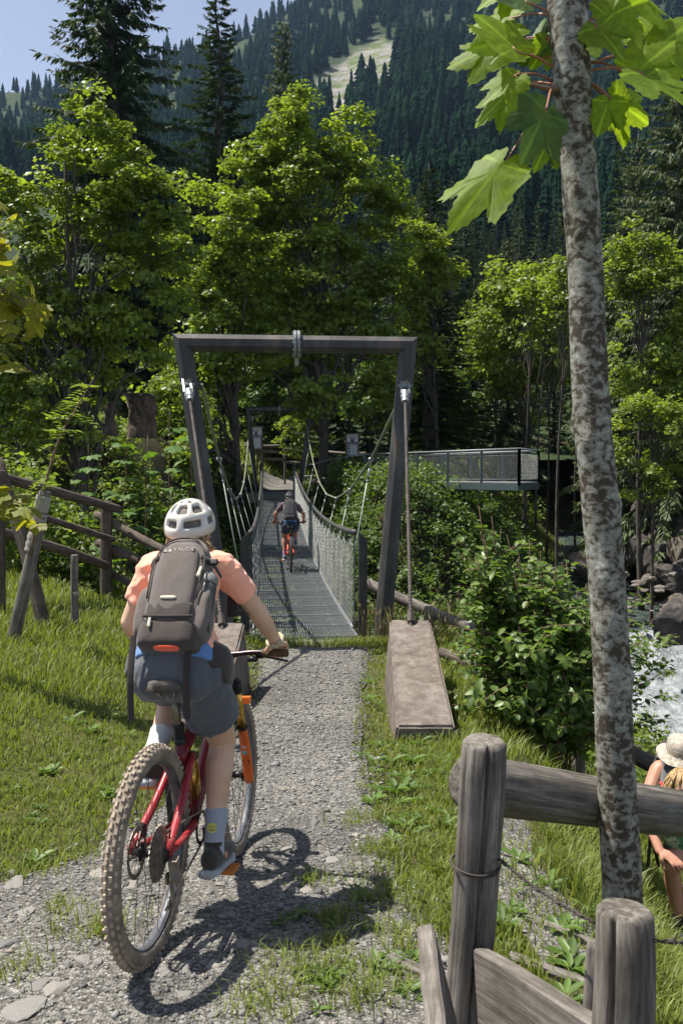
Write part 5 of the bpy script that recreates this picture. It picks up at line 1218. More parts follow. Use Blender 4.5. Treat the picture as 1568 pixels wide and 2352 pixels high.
def bicycle(label, M, c, phase, detail=True, barw=0.34, barc=0.03, wb=1.15):
    b = local_thing('mountain_bike', label, 'bicycle', M)
    rw = wheel(b, 'rear_wheel', (0, 0, 0.365), c, True, detail); fw = wheel(b, 'front_wheel', (wb, 0, 0.365), c, False, detail); fw.rotation_euler = (0, 0, c.get('steer', 0.0))
    BBp = np.array([BBX, 0, BBZ]); AX = np.array([0, 0, 0.365]); n = 12 if detail else 8
    hu = nrm((-0.42, 0, 0.907)); lo = np.array([wb - 0.255, 0, 0.82]); hi = lo + hu * 0.12
    def tb(name, pts, r, m, rb=None, par=None, nn=None): return G().tube(spline(pts, 9) if len(pts) > 2 else pts, r if not hasattr(r, '__len__') else np.linspace(r[0], r[-1], 9 if len(pts) > 2 else 2), nn or n, rb=rb, dome=False).obj(name, m, par or b, True)
    tb('down_tube', [BBp, lerp(BBp, lo, .5) + [0, 0, -0.015], lo], (0.034, 0.030), c['frame2']); tb('top_tube', [np.array([0.305, 0, 0.62]), lerp((0.305, 0, 0.62), hi, .5) + [0, 0, -0.02], hi - hu * 0.02], (0.024, 0.028), c['frame2'])
    sc0 = np.array([0.315, 0, 0.68]); tb('seat_tube', [BBp, sc0], 0.022, c['frame2']); tb('head_tube', [lo, hi], 0.031, c['frame2'])
    for s in (-1, 1):
        tb('chainstay', [np.array([0.40, s * 0.035, 0.36]), np.array([0.22, s * 0.052, 0.355]), AX + [0, s * 0.068, 0]], (0.016, 0.012), c['frame'])
        tb('seatstay', [np.array([0.36, s * 0.035, 0.63]), np.array([0.20, s * 0.050, 0.50]), AX + [-0.005, s * 0.068, 0.01]], (0.014, 0.016), c['frame'], rb=None)
    g = G(); g.beam((0.36, 0, 0.63), (0.47, 0, 0.60), 0.05, 0.03); g.obj('rocker_link', M_BLACKMETAL, b)
    g = G(); g.tube([(0.45, 0, 0.60), (0.50, 0, 0.42)], 0.022, n); g.tube([(0.462, 0, 0.557), (0.49, 0, 0.456)], 0.030, n); g.obj('rear_shock', M_GOLD, b, True)
    # fork
    for s in (-1, 1):
        ax = np.array([wb - 0.02, s * 0.066, 0.38]); tp = lo + np.array([0.0, s * 0.066, 0]); mid = lerp(ax, tp, 0.53)
        lw = tb('fork_lower', [ax - [0, 0, 0.035], lerp(ax, mid, .5), mid], (0.024, 0.022), c['fork'])
        g = G(); g.tube([mid, mid + nrm(tp - ax) * 0.012], 0.026, n); g.obj('fork_seal', M_BLACKMETAL, lw, True)
        tb('stanchion', [mid, tp], 0.0185, c['stanchion']); g = G(); g.tube([tp - hu * 0.03, tp + hu * 0.025], 0.026, n); g.tube([tp + hu * 0.02, tp + hu * 0.036], 0.017, n); g.obj('fork_cap', M_BLACKMETAL, b, True)
        if detail and s < 0:
            d_ = nrm(mid - ax); c0 = lerp(ax, mid, 0.28) + np.array([-0.0232, 0, -0.005]); place_text('fork_mark', 'M', 0.05, M_BLACKMETAL, lw, c0, np.array([0, -1.0, 0]), d_)
            place_text('fork_mark', '36', 0.022, M_WHITEPRINT, lw, lerp(ax, mid, .62) + np.array([-0.0235, 0.0, -0.004]), np.array([0, -1.0, 0]), d_)
            g = G(); g.box(lerp(ax, mid, .52) + [-0.0232, 0, -.002], (0.002, 0.02, 0.03)); g.obj('fork_sticker', mat_plain('teal_sticker', (0.18, 0.36, 0.38), 0.5), lw)
    g = G(); g.box(lo + hu * 0.0, (0.055, 0.165, 0.045), roty(-0.43)); g.obj('fork_crown', M_BLACKMETAL, b)
    g = G(); g.box(AX * 0 + np.array([wb, 0, 0.72]), (0.05, 0.13, 0.03)); g.obj('fork_arch', c['fork'], b)
    # cockpit
    barz = 0.955; bx = 0.875 + (wb - 1.15); top = hi + hu * 0.03
    g = G(); g.tube([hi, hi + hu * 0.05], 0.02, n); g.beam(top, (bx, 0, barz), 0.04, 0.038); g.obj('stem', M_BLACKMETAL, b, True)
    bar = [(bx - 0.035, barc + k * barw, barz + 0.02) if abs(k) > 0.95 else (bx - 0.02 * abs(k), barc * abs(k) + k * barw, barz + 0.02 * min(1, abs(k) * 2.2)) for k in np.linspace(-1, 1, 21)]
    G().tube(bar, [0.0115 if abs(k) > 0.25 else 0.0155 for k in np.linspace(-1, 1, 21)], n).obj('handlebar', M_BLACKBAR, b, True)
    for s in (-1, 1):
        e_ = np.array([bx - 0.033, barc + s * barw, barz + 0.02]); i_ = np.array([bx - 0.012, barc * 0.6 + s * (barw - 0.125), barz + 0.02])
        G().tube([lerp(i_, e_, k / 14) for k in range(15)] + [e_ + [0, s * 0.006, 0]], [0.0165 + 0.0012 * (k % 2) for k in range(15)] + [0.017], 12).obj('grip', M_GRIP, b, True)
        g = G(); q = lerp(i_, e_, -0.15); g.box(q + [0.01, 0, -0.012], (0.03, 0.035, 0.03)); g.tube([q + [0.03, 0, -0.015], q + [0.06, s * 0.05, -0.03], q + [0.055, s * 0.12, -0.045]], [0.008, 0.007, 0.005], 8)
        g.box(q + [0.0, -s * 0.03, -0.03], (0.035, 0.04, 0.022)); g.obj('brake_lever', M_BLACKMETAL, b, True)
        q2 = q + np.array([0.01, -s * 0.03, -0.02]); G().tube(spline([q2, q2 + [0.05, -s * 0.08, 0.02], q2 + [0.05, -s * 0.17, -0.06], lo + [0.03, s * 0.03, -0.06]], 16), 0.0028, 5).obj('brake_cable', M_BLACKMETAL, b, True)
    # saddle and post
    sd = np.array([0.235, 0, 0.90]); sdir = nrm(sd - BBp)
    G().tube([sc0 - sdir * 0.02, sc0 + sdir * 0.03], 0.021, n).obj('seat_clamp', M_BLACKMETAL, b, True); G().tube([sc0, sd - sdir * 0.03], 0.0155, n).obj('seatpost', M_DROPPER, b, True)
    G().tube([lerp(sc0, sd, .12 + .03 * k) for k in range(9)], [0.021 + 0.002 * (k % 2) for k in range(9)], n).obj('post_collar', M_BLACKMETAL, b, True)
    V = []; nn = 12; prof = [(-0.13, 0.035, 0.0), (-0.125, 0.062, 0.006), (-0.09, 0.070, 0.008), (-0.03, 0.060, 0.002), (0.04, 0.034, -0.002), (0.10, 0.022, -0.004), (0.135, 0.014, -0.012)]
    for (x, w, z) in prof:
        for j in range(nn):
            a = 2 * math.pi * j / nn; zz = math.sin(a); V.append(sd + np.array([x, w * math.cos(a), z + 0.02 + (0.022 if zz > 0 else 0.020) * zz - 0.018 * (abs(math.cos(a)) ** 3) * (zz < 0.1)]))
    F = [(i * nn + j, (i + 1) * nn + j, (i + 1) * nn + (j + 1) % nn, i * nn + (j + 1) % nn) for i in range(len(prof) - 1) for j in range(nn)] + [tuple(range(nn)), tuple(range(len(prof) * nn - 1, (len(prof) - 1) * nn - 1, -1))]
    sad = mk('saddle', V, F, M_SADDLE, b, True); g = G()
    for s in (-1, 1): g.tube([sd + [-0.10, s * 0.035, 0.0], sd + [-0.05, s * 0.022, -0.028], sd + [0.03, s * 0.022, -0.028], sd + [0.09, s * 0.01, 0.0]], 0.0036, 6)
    g.box(sd + [-0.01, 0, -0.028], (0.045, 0.05, 0.025)); g.obj('saddle_rails', M_MUDSTEEL, sad, True)
    # cranks, pedals, chain, derailleur
    for s, ph in ((-1, phase), (1, phase + math.pi)):
        pp = BBp + np.array([0.17 * math.cos(ph), s * 0.075, 0.17 * math.sin(ph)]); g = G(); g.beam(BBp + [0, s * 0.07, 0], pp, 0.014, 0.028, up=(0, 1, 0)); g.obj('crank', M_BLACKMETAL, b)
        g = G(); g.box(pp + [0, s * 0.062, 0], (0.10, 0.095, 0.014)); g.obj('pedal', M_PEDAL, b)
    V, F = revolve_y([(0.052, -0.052), (0.066, -0.052), (0.066, -0.048), (0.052, -0.048)], 36); mk('chainring', V + BBp, F, M_BLACKMETAL, b)
    g = G(); cy = -0.05
    for z0, z1 in ((BBZ + 0.064, 0.365 + 0.07), (BBZ - 0.064, 0.365 - 0.2)): g.tube([(BBX, cy, z0), (0.02, cy, z1)], 0.0045, 5)
    g.obj('chain', M_MUDSTEEL, b)
    g = G(); 
    for (x, z, r) in ((0.03, 0.27, 0.022), (0.06, 0.175, 0.024)): g.lathe([(r, -0.004), (r, 0.004)], 12, np.array([[1, 0, 0], [0, 0, 1], [0, -1, 0]]), (x, cy - 0.004, z))
    g.beam((0.03, cy - 0.014, 0.28), (0.062, cy - 0.014, 0.165), 0.004, 0.03, up=(1, 0, 0)); g.beam((0.0, -0.085, 0.35), (0.03, -0.082, 0.275), 0.03, 0.035, up=(1, 0, 0)); g.beam((-0.01, -0.092, 0.30), (0.045, -0.09, 0.262), 0.026, 0.03)
    g.obj('derailleur', M_MUDSTEEL, b)
    g = G(); g.box((0.07, 0.062, 0.42), (0.05, 0.03, 0.04), roty(0.6)); g.obj('brake_caliper', M_BLACKMETAL, b)
    if detail:
        arc_text('MAXXIS', 0.339, 1.92, -0.10, 0.030, M_CREAM, rw, -0.0245, -1)
        arc_text('NEWMEN', 0.315, -1.55, 0.055, 0.017, M_WHITEPRINT, rw, -0.0180, -1, 'rim_lettering'); arc_text('NEWMEN', 0.315, -1.3, 0.055, 0.017, M_WHITEPRINT, fw, -0.0180, -1, 'rim_lettering')
        arc_text('MAXXIS', 0.339, 1.62, -0.10, 0.030, M_CREAM, fw, -0.0245, -1)
        me = bpy.data.meshes.new('badge'); g = G(); V, F = [], []; st_d = nrm(sc0 - BBp); c0 = lerp(BBp, sc0, 0.62) + np.array([-0.0225, -0.004, -0.005]); R = frame_from((-1, -0.2, -0.3)); g.lathe([(0.022, 0), (0.022, 0.002)], 20, R, c0); g.obj('frame_badge', M_ORANGE, b)
    return b
M_BLACKBAR = mat_plain('bar_plum', (0.035, 0.022, 0.026), 0.3, 0.3); M_SADDLE = mat_noise('saddle_dusty', [(0.3, (0.035, 0.03, 0.026)), (0.7, (0.13, 0.115, 0.095))], 25, 0.8); M_DROPPER = mat_noise('dropper_bronze', [(0.3, (0.10, 0.085, 0.06)), (0.7, (0.20, 0.17, 0.12))], 8, 0.35, 0.6); M_PEDAL = mat_plain('pedal_orange', (0.55, 0.17, 0.02), 0.5)
# ================================================================== RIDERS
def bake(name, g, voxel, mat, parent=None, sm=6, fold=0.0, fscale=14, seed=0, fdir=(1, 1, 1), dec=None):
    """one continuous skin over overlapping limb sweeps"""
    me = mesh('tmp', g.V(), g.f); ob = bpy.data.objects.new('tmp', me); COL.objects.link(ob)
    r = ob.modifiers.new('r', 'REMESH'); r.mode = 'VOXEL'; r.voxel_size = voxel; r.use_smooth_shade = True
    if sm: s = ob.modifiers.new('s', 'SMOOTH'); s.factor = 0.5; s.iterations = sm
    if dec: q_ = ob.modifiers.new('d', 'DECIMATE'); q_.ratio = dec
    bpy.context.view_layer.update(); m2 = bpy.data.meshes.new_from_object(ob.evaluated_get(bpy.context.evaluated_depsgraph_get()))
    bpy.data.objects.remove(ob); bpy.data.meshes.remove(me); m2.name = name
    n = len(m2.vertices)
    if parent is not None and np.abs(ORIG[parent.name]).max() > 0: m2.transform(Matrix.Translation(Vector(-ORIG[parent.name])))
    if fold:
        co = np.zeros(n * 3, np.float32); m2.vertices.foreach_get('co', co); co = co.reshape(-1, 3); nn = np.zeros(n * 3, np.float32); m2.vertices.foreach_get('normal', nn); nn = nn.reshape(-1, 3)
        q = co * fscale * np.array(fdir); f = fbm(q[:, 0] + q[:, 1] * 0.7, q[:, 2] + q[:, 1] * 0.5, seed, 3); f = np.abs(f) * 2 - 0.35
        co = co - nn * (f * fold)[:, None]; m2.vertices.foreach_set('co', co.astype(np.float32).ravel()); m2.update()
    m2.polygons.foreach_set('use_smooth', np.ones(len(m2.polygons), bool)); m2.materials.clear()
    o = put(name, m2, mat, parent); return o
def mat_skin(name, c, c2):
    m, nt, N, L, B = newmat(name); f = noise(N, L, coords(N, L), 9, 4, 0.6); L.new(ramp(N, L, f, [(0.35, c), (0.7, c2)]), B.inputs['Base Color']); B.inputs['Roughness'].default_value = 0.5
    B.inputs['Subsurface Weight'].default_value = 0.12; B.inputs['Subsurface Radius'].default_value = (0.02, 0.008, 0.004); B.inputs['Specular IOR Level'].default_value = 0.35; return m
def mat_fabric(name, c, var=0.18, scale=160, rough=0.9, sheen=0.25):
    a = tuple(q * (1 - var) for q in c); b = tuple(min(1, q * (1 + var)) for q in c); m = mat_noise(name, [(0.35, a), (0.65, b)], scale, rough, bumpv=0.15, bdist=0.001, spec=0.2, detail=3)
    m.node_tree.nodes['Principled BSDF'].inputs['Sheen Weight'].default_value = sheen; return m
M_SKIN = mat_skin('skin', (0.58, 0.35, 0.235), (0.68, 0.44, 0.31)); M_SKIN_TAN = mat_skin('skin_tanned', (0.42, 0.20, 0.135), (0.52, 0.27, 0.19))
M_HAIR = mat_noise('blond_hair', [(0.3, (0.20, 0.12, 0.05)), (0.55, (0.42, 0.28, 0.13)), (0.75, (0.62, 0.46, 0.26))], 22, 0.6, stretch=(3, 3, 0.7), bumpv=0.7, bdist=0.006)
M_HELMET = mat_plain('helmet_white', (0.56, 0.53, 0.475), 0.3, 0, 0.5, 0.05, 6, 0.3); M_HELMET_DARK = mat_plain('helmet_black', (0.02, 0.02, 0.024), 0.35); M_HELMET_IN = mat_noise('helmet_foam', [(0.3, (0.10, 0.085, 0.07)), (0.7, (0.20, 0.17, 0.145))], 30, 0.9)
M_ORANGETEE = mat_fabric('salmon_tee', (0.95, 0.42, 0.28), 0.05); M_PURPLETEE = mat_fabric('mauve_tee', (0.11, 0.07, 0.085)); M_SHORTS = mat_fabric('slate_shorts', (0.085, 0.092, 0.104), 0.12); M_NAVY = mat_fabric('navy_shorts', (0.022, 0.03, 0.052))
M_BLUE = mat_fabric('blue_hem', (0.10, 0.21, 0.42), 0.08); M_PACK = mat_fabric('pack_brown_grey', (0.125, 0.105, 0.092), 0.16, 220); M_PACK_DARK = mat_fabric('pack_dark', (0.055, 0.045, 0.039), 0.18, 220); M_PACK_BLACK = mat_fabric('pack_charcoal', (0.038, 0.036, 0.038), 0.18, 220); M_WEB = mat_fabric('webbing', (0.035, 0.030, 0.027), 0.2, 300); M_SOCK = mat_fabric('white_sock', (0.62, 0.62, 0.62), 0.05); M_SOCK_GREY = mat_fabric('grey_blue_sock', (0.34, 0.37, 0.43), 0.06); M_SOCK_PINK = mat_fabric('pink_sock', (0.34, 0.13, 0.23), 0.1)
M_SHOE = mat_fabric('shoe_mesh', (0.045, 0.04, 0.034), 0.25, 120); M_SOLE = mat_plain('shoe_sole', (0.36, 0.38, 0.38), 0.8); M_TEALSHOE = mat_fabric('teal_shoe', (0.05, 0.10, 0.11), 0.2); M_RAIN = mat_fabric('rain_cover', (0.85, 0.12, 0.05), 0.05); M_SMILE = mat_plain('smile_print', (0.55, 0.55, 0.14), 0.9); M_PINK = mat_plain('shoe_badge', (0.7, 0.28, 0.2), 0.7)
def rsup(c, size, R, e=0.45, n=24, m=16, bulge=None):
    """soft rounded box"""
    V = []
    pw = lambda v: math.copysign(abs(v) ** e, v)
    for i in range(m + 1):
        p = math.pi * i / m - math.pi / 2
        for j in range(n):
            a = 2 * math.pi * j / n; V.append((pw(math.cos(p)) * pw(math.cos(a)), pw(math.cos(p)) * pw(math.sin(a)), pw(math.sin(p))))
    V = np.array(V) * np.array(size) / 2
    if bulge is not None: V = bulge(V)
    F = [(i * n + j, i * n + (j + 1) % n, (i + 1) * n + (j + 1) % n, (i + 1) * n + j) for i in range(m) for j in range(n)]
    return V @ np.asarray(R).T + np.asarray(c), F
def helmet(label, M, c, mat, detail):
    h = local_thing('helmet', label, 'helmet', M); c = np.asarray(c, float); R = roty(-0.16)
    nu, nv = 40, 14; bm = bmesh.new(); grid = []
    def surf(u, v, k=1.0):
        el = -0.28 + v * (math.pi / 2 + 0.28); a = 2 * math.pi * u; x = math.cos(el) * math.cos(a) * 0.138; y = math.cos(el) * math.sin(a) * 0.105; z = math.sin(el) * 0.115
        z += 0.014 * math.cos(a) * (1 - v) ; x -= 0.02 * max(0, -math.cos(a)) * (1 - v) * 0.4
        return c + R @ (np.array([x, y, z]) * k)
    for j in range(nv): grid.append([bm.verts.new(surf(i / nu, j / nv)) for i in range(nu)])
    topv = bm.verts.new(surf(0, 1.0))
    def vent(i, j):
        u = ((i + 0.5) / nu) % 1.0; s = abs(((u - 0.5 + 0.5) % 1) - 0.5) * 40     # cells from the back middle
        if 3 <= j <= 4: return 1.2 < s < 5.5 or 8 < s < 12.5 or 15 < s < 18.5
        if 7 <= j <= 9: return s < 1.9 or 4.0 < s < 7.8 or 10.5 < s < 14.5 or s > 17.5
        if j == 11: return 2.2 < s < 5 or 12 < s < 16
        return False
    for j in range(nv - 1):
        for i in range(nu):
            if not vent(i, j): bm.faces.new([grid[j][i], grid[j][(i + 1) % nu], grid[j + 1][(i + 1) % nu], grid[j + 1][i]])
    for i in range(nu): bm.faces.new([grid[-1][i], grid[-1][(i + 1) % nu], topv])
    me = bpy.data.meshes.new('shell'); bm.to_mesh(me); bm.free(); ob = bpy.data.objects.new('tmp', me); COL.objects.link(ob)
    so = ob.modifiers.new('s', 'SOLIDIFY'); so.thickness = 0.022; so.offset = -1; su = ob.modifiers.new('u', 'SUBSURF'); su.levels = 1
    bpy.context.view_layer.update(); m2 = bpy.data.meshes.new_from_object(ob.evaluated_get(bpy.context.evaluated_depsgraph_get())); bpy.data.objects.remove(ob)
    m2.polygons.foreach_set('use_smooth', np.ones(len(m2.polygons), bool)); put('shell', m2, mat, h)
    V = []; 
    for j in range(9):
        for i in range(24): V.append(surf(i / 24, j / 9 * 0.98 + 0.02, 0.86))
    F = [(j * 24 + i, j * 24 + (i + 1) % 24, (j + 1) * 24 + (i + 1) % 24, (j + 1) * 24 + i) for j in range(8) for i in range(24)] + [tuple(range(8 * 24, 9 * 24))]
    mk('liner', V, F, M_HELMET_IN, h, True)
    if detail:
        g = G(); bk = c + R @ np.array([-0.108, 0, -0.072]); g.tube([c + R @ np.array([0.105 * math.cos(a), 0.085 * math.sin(a), -0.062]) for a in np.linspace(1.6, 4.68, 20)], 0.009, 6); g.obj('cradle_band', M_BLACKMETAL, h, True)
        g = G(); g.lathe([(0.019, 0), (0.019, 0.012), (0.014, 0.016)], 14, frame_from((-1, 0, -0.1)), bk + [0.005, 0, 0]); g.obj('fit_dial', M_STEEL_LT, h)
        for s in (-1, 1): G().tube([c + R @ np.array([-0.03, s * 0.09, -0.05]), c + R @ np.array([0.01, s * 0.078, -0.13]), c + R @ np.array([0.04, s * 0.045, -0.19])], 0.007, 6).obj('chin_strap', M_WEB, h, True)
    return h
M_LOGO = mat_plain('logo_grey', (0.34, 0.30, 0.27), 0.7)
def backpack(label, M, c, s_up, col, dark, detail, scale=1.0):
    b = local_thing('backpack', label, 'backpack', M); up = nrm(s_up); right = np.array([0, -1.0, 0]); back = np.cross(right, up); R = np.stack([right, up, back], 1); c = np.asarray(c, float); k = scale
    P = lambda x, y, z: c + R @ (np.array([x, y, z]) * k)
    def soft(name, ctr, size, e, mat, fold=0.004, seed=1, bul=None, par=None):
        V, F = rsup(P(*ctr), np.array(size) * k, R, e, 40, 30, bul); V = np.array(V); q = (V - c) @ R
        f = np.abs(fbm(q[:, 0] * 16 + seed, q[:, 1] * 11, seed, 3)) * 2 - 0.3; nn = V - P(*ctr); nn /= np.maximum(np.linalg.norm(nn, axis=1, keepdims=True), 1e-6); V = V - nn * (f * fold)[:, None]
        return mk(name, V, F, mat, par or b, True)
    tp = lambda V: V * np.stack([1 - 0.22 * np.clip(V[:, 1] / (0.24 * k), 0, 1) ** 2, np.ones(len(V)), 1 - 0.25 * np.clip(V[:, 1] / (0.24 * k), 0, 1) ** 2], 1)
    soft('main_compartment', (0, 0.01, 0), (0.232, 0.47, 0.16), 0.50, col, 0.010, 2, tp)
    soft('front_panel', (0.0, 0.02, 0.062), (0.17, 0.36, 0.07), 0.55, col, 0.006, 3, tp)
    soft('bottom_compartment', (0, -0.185, 0.006), (0.235, 0.125, 0.17), 0.5, dark, 0.006, 4)
    soft('front_pocket', (0.0, -0.10, 0.070), (0.175, 0.085, 0.05), 0.5, dark, 0.010, 6)
    for s in (-1, 1): soft('side_pocket', (s * 0.113, -0.085, 0.008), (0.066, 0.215, 0.12), 0.6, col, 0.007, 7 + s)
    def strip(name, pts, r, rb, mat, ax=None): return G().tube(spline([P(*p) for p in pts], 18), r * k, 8, rb=rb * k, axis=ax).obj(name, mat, b, True)
    strip('zip', [(-0.095, -0.05, 0.080), (-0.102, 0.10, 0.070), (-0.070, 0.205, 0.060), (0.0, 0.232, 0.056), (0.070, 0.205, 0.060), (0.102, 0.10, 0.070), (0.095, -0.05, 0.080)], 0.004, 0.004, dark)
    strip('zip', [(-0.095, -0.128, 0.088), (0.0, -0.133, 0.096), (0.095, -0.128, 0.088)], 0.006, 0.005, M_WEB)
    strip('haul_loop', [(-0.03, 0.225, -0.03), (-0.02, 0.26, -0.03), (0.02, 0.26, -0.03), (0.03, 0.225, -0.03)], 0.009, 0.004, M_WEB)
    for s in (-1, 1):
        strip('shoulder_strap', [(s * 0.075, 0.20, -0.085), (s * 0.10, 0.245, -0.13), (s * 0.125, 0.20, -0.235), (s * 0.135, 0.06, -0.29)], 0.028, 0.010, M_WEB, right)
        strip('compression_strap', [(s * 0.085, 0.135, 0.075), (s * 0.122, 0.125, 0.04), (s * 0.135, 0.12, -0.06)], 0.011, 0.003, M_WEB, up)
        # hip belt and the hanging strap ends
        strip('hip_belt', [(s * 0.11, -0.20, -0.06), (s * 0.19, -0.225, -0.11), (s * 0.185, -0.235, -0.22)], 0.06, 0.016, dark, up)
    if detail:
        Z = np.array([0, 0, -1.0])
        for s, x0, L in ((1, 0.085, 0.30), (-1, -0.128, 0.31)):
            a = P(x0, -0.19, 0.05); pts = [a, a + Z * L * .5 + [-.03, 0, 0], a + Z * L + [-.02, 0, 0]]; G().tube(spline(pts, 12), 0.013, 6, rb=0.002, axis=right).obj('dangling_strap', M_WEB, b)
        g = G(); V, F = rsup(P(0.122, 0.128, 0.045), (0.05, 0.026, 0.014), R, 0.4, 12, 8); g.add(V, F); g.obj('buckle', M_BLACKMETAL, b)
        g = G(); g.tube([P(0.096, 0.085, 0.082), P(0.092, 0.04, 0.09)], [0.005, 0.007], 6); g.obj('zip_puller', M_CREAM, b); g = G(); g.tube([P(-0.06, -0.14, 0.098), P(-0.058, -0.175, 0.098)], [0.005, 0.006], 6); g.obj('zip_puller', M_CREAM, b)
        V, F = rsup(P(0.01, -0.243, 0.055), (0.10, 0.010, 0.045), R, 0.6, 16, 10); mk('rain_cover_edge', V, F, M_RAIN, b, True)
        V, F = rsup(P(-0.005, -0.055, 0.098), (0.065, 0.012, 0.012), R, 0.6, 12, 8); mk('reflective_tab', V, F, M_CREAM, b, True)
        ez = nrm(back + up * 0.10); ey = nrm(up - ez * np.dot(up, ez)); ex = np.cross(ey, ez)
        place_text('lettering', 'VAUDE', 0.024, M_LOGO, b, P(0.018, 0.158, 0.086), ex, ey, 0.006, 1.12)
        for dx in (-0.068, -0.050):
            g = G(); q = P(dx + .012, 0.156, 0.088); g.prism([(-0.008, -0.009), (0.008, -0.009), (0.0, 0.009)], lambda p: q + ex * p[0] + ey * p[1] - ez * 0.006, lambda p: q + ex * p[0] + ey * p[1] + ez * 0.004); g.obj('logo_mark', M_LOGO, b)
    return b
def shoe(g, a, toe, side):
    """upper of a trainer: heel at a, pointing along toe"""
    d = nrm(toe - a); L = 0.265
    pts = [a - d * 0.055 + [0, 0, .0], a - d * 0.01, a + d * 0.06, a + d * 0.13, a + d * 0.19]
    g.tube(np.array(pts) + [0, 0, -0.045], [0.036, 0.041, 0.040, 0.044, 0.034], 14, rb=[0.045, 0.05, 0.043, 0.033, 0.024], axis=(0, 1, 0), dome=True); g.tube([a + [0, 0, -0.03], a + [0, 0, 0.022]], 0.040, 12)
def rider(label, M, P):
    """seated cyclist in bicycle coordinates"""
    p = local_thing('person', label, 'person', M); vx = P['vox']; skin = P['skin']; ph = P['phase']
    hip = np.array([0.255, 0, 0.975]); ly = P.get('lean', 0.0); sh = {-1: np.array([0.53, -0.15 + ly, 1.355]), 1: np.array([0.53, 0.15 + ly, 1.355])}
    spine = [hip + [0.01, 0, 0.02], hip + [0.03, 0, 0.06], np.array([0.345, ly * .4, 1.115]), np.array([0.42, ly * .7, 1.22]), np.array([0.50, ly, 1.335]), np.array([0.535, ly * 1.1, 1.395])]
    hw = np.array([0.138, 0.146, 0.118, 0.126, 0.132, 0.08]); hd = np.array([0.105, 0.105, 0.088, 0.102, 0.092, 0.06])
    hc = np.array(P.get('head', (0.605, 0.0, 1.505)))
    legs = {}
    for s, a in ((-1, ph), (1, ph + math.pi)):
        ped = np.array([BBX + 0.17 * math.cos(a), s * 0.135, BBZ + 0.17 * math.sin(a)]); low = math.sin(a) < 0
        ank = ped + np.array([-0.075, -s * 0.02, 0.115 if low else 0.125]); h = hip + np.array([0.0, s * 0.085, -0.01]); tl, sl_ = 0.415, 0.40
        dv = ank - h; D = min(np.linalg.norm(dv), tl + sl_ - 0.004); u = nrm(dv); x = (tl * tl - sl_ * sl_ + D * D) / (2 * D); hh = math.sqrt(max(1e-6, tl * tl - x * x)); fw_ = nrm(np.array([1.0, s * 0.05, 0.1]) - u * np.dot(np.array([1.0, s * 0.05, 0.1]), u))
        kn = h + u * x + fw_ * hh; legs[s] = (h, kn, ank, ped)
    arms = {}
    for s in (-1, 1): arms[s] = (sh[s], np.array(P['elbow'][s]), np.array(P['wrist'][s]))
    g = G()
    g.tube(spine, hw * 0.93, 18, rb=hd * 0.93, axis=(0, 1, 0), dome=True)
    g.tube([spine[-1], hc + [-0.02, 0, -0.07]], [0.058, 0.052], 12, dome=True); g.sphere(hc, (0.094, 0.074, 0.108), 18, 12); g.sphere(hc + [0.03, 0, -0.06], (0.066, 0.056, 0.062), 14, 8)
    g.tube([hc + [0.088, 0, 0.012], hc + [0.112, 0, -0.022]], [0.009, 0.015], 8, dome=True); g.tube([hc + [0.085, 0.022, -0.052], hc + [0.09, 0, -0.054], hc + [0.085, -0.022, -0.052]], 0.009, 6, dome=True)
    for s in (-1, 1): g.sphere(hc + [-0.008, s * 0.074, -0.01], (0.020, 0.010, 0.032), 8, 6); g.tube([hc + [0.082, s * 0.028, 0.008], hc + [0.082, s * 0.03, 0.008]], 0.012, 6, dome=True)
    for s in (-1, 1):
        h, kn, ank, ped = legs[s]
        g.tube(spline([h, lerp(h, kn, .35), lerp(h, kn, .75), kn], 12), np.interp(np.linspace(0, 1, 12), [0, .3, .8, 1], [0.078, 0.080, 0.062, 0.054]), 14, dome=True)
        bk = nrm(np.cross(ank - kn, (0, 1, 0))) * (1 if np.cross(ank - kn, (0, 1, 0))[0] < 0 else -1)
        g.tube(spline([kn, lerp(kn, ank, .28) + bk * 0.018, lerp(kn, ank, .62) + bk * 0.008, ank], 14), np.interp(np.linspace(0, 1, 14), [0, .12, .3, .6, .88, 1], [0.055, 0.051, 0.058, 0.045, 0.034, 0.036]), 14, dome=True)
        g.tube([ank + [-0.03, 0, -0.05], ank + [0.12, 0, -0.065]], [0.03, 0.026], 10, dome=True)
        a, e, w = arms[s]; g.tube(spline([a + [0, -s * 0.03, 0], a, lerp(a, e, .5), e], 12), np.interp(np.linspace(0, 1, 12), [0, .3, .6, 1], [0.058, 0.054, 0.047, 0.039]), 12, dome=True)
        g.tube(spline([e, lerp(e, w, .3), lerp(e, w, .75), w], 10), np.interp(np.linspace(0, 1, 10), [0, .25, .7, 1], [0.040, 0.043, 0.031, 0.027]), 12, dome=True)
        hn = P['hand'][s]; hn = np.array(hn, float); kx = hn + [0.028, 0, 0.028]
        g.tube([w, lerp(w, hn, .55) + [0, 0, .012], kx], [0.030, 0.040, 0.041], 12, rb=[0.022, 0.019, 0.015], axis=(0, 1, 0), dome=True)
        for k, dy in enumerate((-0.031, -0.010, 0.011, 0.031)):
            b = hn + [0, dy, 0]; ll = (0.9, 1.05, 1.0, 0.85)[k if s > 0 else 3 - k]
            g.tube(spline([b + [0.022, 0, 0.028], b + [0.048, 0, 0.016 ], b + [0.052 * ll, 0, -0.016], b + [0.030, 0, -0.030 * ll]], 9), np.linspace(0.0105, 0.0085, 9), 8, dome=True)
        g.tube(spline([lerp(w, hn, .5) + [0, -s * 0.03, 0], hn + [-0.012, -s * 0.048, 0.0], hn + [0.018, -s * 0.052, -0.02]], 8), np.linspace(0.014, 0.010, 8), 8, dome=True)
    bake('body', g, vx * 0.8, skin, p, 4, dec=0.45)
